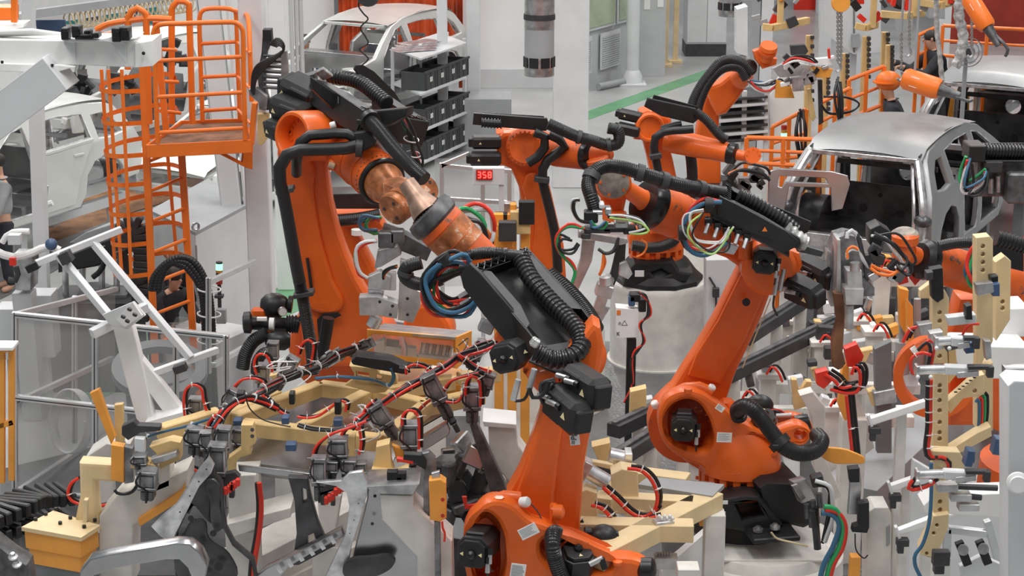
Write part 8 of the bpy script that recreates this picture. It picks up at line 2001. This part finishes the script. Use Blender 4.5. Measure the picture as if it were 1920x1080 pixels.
# ------------------------------------------------------------------ people
def skin_mesh(name,pts,edges,mt,par,loc):
    me = bpy.data.meshes.new(name); me.from_pydata([tuple(Vector(p[:3])) for p in pts],edges,[]); me.materials.append(MATS[mt])
    o = bpy.data.objects.new(name,me); COL.objects.link(o); o.parent = par; o.location = (0,0,0)
    sk = o.modifiers.new('skin','SKIN'); sk.use_smooth_shade = True
    for v,p in zip(me.skin_vertices[0].data,pts):v.radius = (p[3],p[4] if len(p) > 4 else p[3])
    me.skin_vertices[0].data[0].use_root = True
    sb = o.modifiers.new('smooth','SUBSURF'); sb.levels = sb.render_levels = 2
    return o
def person(foot,yaw,lab,size=1.0,top='cloth_dark',leg='cloth_dark',lean=0.0,arm_r=(.3,.25,1.0),arm_l=(-.3,.2,.95),helmet=None,hair='hair'):
    t_ = thing('person',foot,lab,'person'); t_.rotation_euler = (0,0,R(yaw)); t_.scale = (size,) * 3
    f = -1; ly = f * lean; H = 1.0 - abs(lean) * .12
    sh = (0,ly,1.42 * H); hd = (0,ly * 1.35 - .03,1.60 * H)
    def J(sx,hand):e = (sx * .27,ly * .9 + hand[1] * f * .4,1.15 * H); return e,(hand[0],ly + hand[1] * f,hand[2])
    eR,hR = J(1,arm_r); eL,hL = J(-1,arm_l)
    pts = [(0,0,.95,.10),(0,ly * .5,1.18,.09),sh + (.09,),(0,ly * 1.2,1.50 * H,.05),hd + (.082,),(hd[0],hd[1] + .005,hd[2] + .11,.075),
           (.19,ly,1.40 * H,.06),eR + (.045,),hR + (.032,),(-.19,ly,1.40 * H,.06),eL + (.045,),hL + (.032,),(.10,0,.86,.085),(.11,-.02,.48,.06),(.12,.02,.08,.042),(.12,-.12,.04,.04),(-.10,0,.86,.085),(-.11,.02,.48,.06),(-.12,.04,.08,.042),(-.12,-.10,.04,.04)]
    ed = [(0,1),(1,2),(2,3),(3,4),(4,5),(2,6),(6,7),(7,8),(2,9),(9,10),(10,11),(0,12),(12,13),(13,14),(14,15),(0,16),(16,17),(17,18),(18,19)]
    k = len(pts)
    for b_,hnd in ((8,hR),(11,hL)):
        for j in range(5):
            a = (j - 2) * .018; q = (hnd[0] + a * 1.2,hnd[1] - .035 - (.0 if j in (0,) else .012),hnd[2] - .05 - .008 * (2 - abs(j - 2))); pts.append(q + (.009,)); ed.append((b_,len(pts) - 1))
            pts.append((q[0],q[1] - .015,q[2] - .03,.007)); ed.append((len(pts) - 2,len(pts) - 1))
    skin_mesh('body',pts,ed,'skin',t_,foot)
    g = 1.3; jp = [(p[0],p[1],p[2]) + tuple(r * g + .02 for r in p[3:]) for p in (pts[0],pts[1],pts[2],pts[6],pts[7],pts[8],pts[9],pts[10],pts[11],(0,ly * 1.15,1.48 * H,.066))]
    for i in (5,8):a = jp[i - 1]; b = jp[i]; jp[i] = tuple(a[j] + (b[j] - a[j]) * .82 for j in range(3)) + (b[3],)
    skin_mesh('jacket',jp,[(0,1),(1,2),(2,3),(3,4),(4,5),(2,6),(6,7),(7,8),(2,9)],top,t_,foot)
    tp_ = [(p[0],p[1],p[2]) + tuple(r * 1.2 + .01 for r in p[3:]) for p in (pts[0],pts[12],pts[13],pts[14],pts[16],pts[17],pts[18])]
    skin_mesh('trousers',tp_,[(0,1),(1,2),(2,3),(0,4),(4,5),(5,6)],leg,t_,foot)
    W0 = Vector(foot); c = Vector(hd) + W0 + Vector((0,0,.06))
    part('face',MB().mat('skin').sphere(c + Vector((0,-.095,-.02)),(.014,.022,.02),8,6).sphere(c + Vector((.085,0,0)),(.012,.02,.03),8,6).sphere(c + Vector((-.085,0,0)),(.012,.02,.03),8,6).mat('hair').sphere(c + Vector((.032,-.088,.012)),.008,6,4).sphere(c + Vector((-.032,-.088,.012)),.008,6,4).mat('wall_red').box(c + Vector((0,-.092,-.055)),(.04,.008,.008)),'skin',t_)
    if helmet:part('helmet',MB().sphere(c + Vector((0,.01,.05)),(.125,.15,.12),20,10).lathe(c + Vector((0,-.02,.03)),(0,0,1),[(0,.15),(.015,.15)],n=24),helmet,t_)
    else:part('hair',MB().sphere(c + Vector((0,.02,.035)),(.092,.105,.095),16,8),hair,t_)
    return t_
def fl(x,y,Y):q = P(x,y,Y); return Vector((q.x,Y,0))
hz = lambda x,y,Y:P(x,y,Y).z
p1 = fl(1694,180,24.8); p1.z = hz(1700,172,24.8) - 1.80
person(p1,-100,'person in dark jacket and orange safety helmet bending toward the hanging gun',size=1.15,helmet='rail_orange',lean=.12,arm_r=(.25,.35,1.1))
single('work_platform',MB().box((p1.x,p1.y,p1.z / 2),(1.2,.8,p1.z)),'grey_mid','grey working platform under the person with the helmet','platform')
p2 = fl(1768,130,27); p2.z = max(.02,hz(1775,108,27) - 1.35)
person(p2,-80,'person in dark jacket and grey gloves reaching left near the red wall',lean=.15,arm_r=(.2,.62,1.3),arm_l=(-.2,.6,1.3))
single('work_platform',MB().box((p2.x,p2.y,max(.05,p2.z) / 2),(1.2,.8,max(.05,p2.z))),'grey_mid','grey working platform under the person in gloves by the red wall','platform')
person(fl(8,445,22.9),-60,'person in dark trousers walking at the far left edge',top='cloth_grey',arm_r=(.3,.3,.85))
p3 = fl(300,545,18.7); person(Vector((p3.x,18.7,0)),50,'person with short hair and dark jacket standing behind the ladder',lean=.2,size=.86)
person(Vector((p3.x - .06,19.2,0)),60,'second bald person half hidden behind the ladder',hair='skin',lean=.1,size=.9)
q = fl(573,90,33.2); person(Vector((q.x,33.2,max(0,hz(573,86,33.2) - 1.62))),0,'person with dark hair and blue work jacket beside the grey pipes',top='cloth_blue')
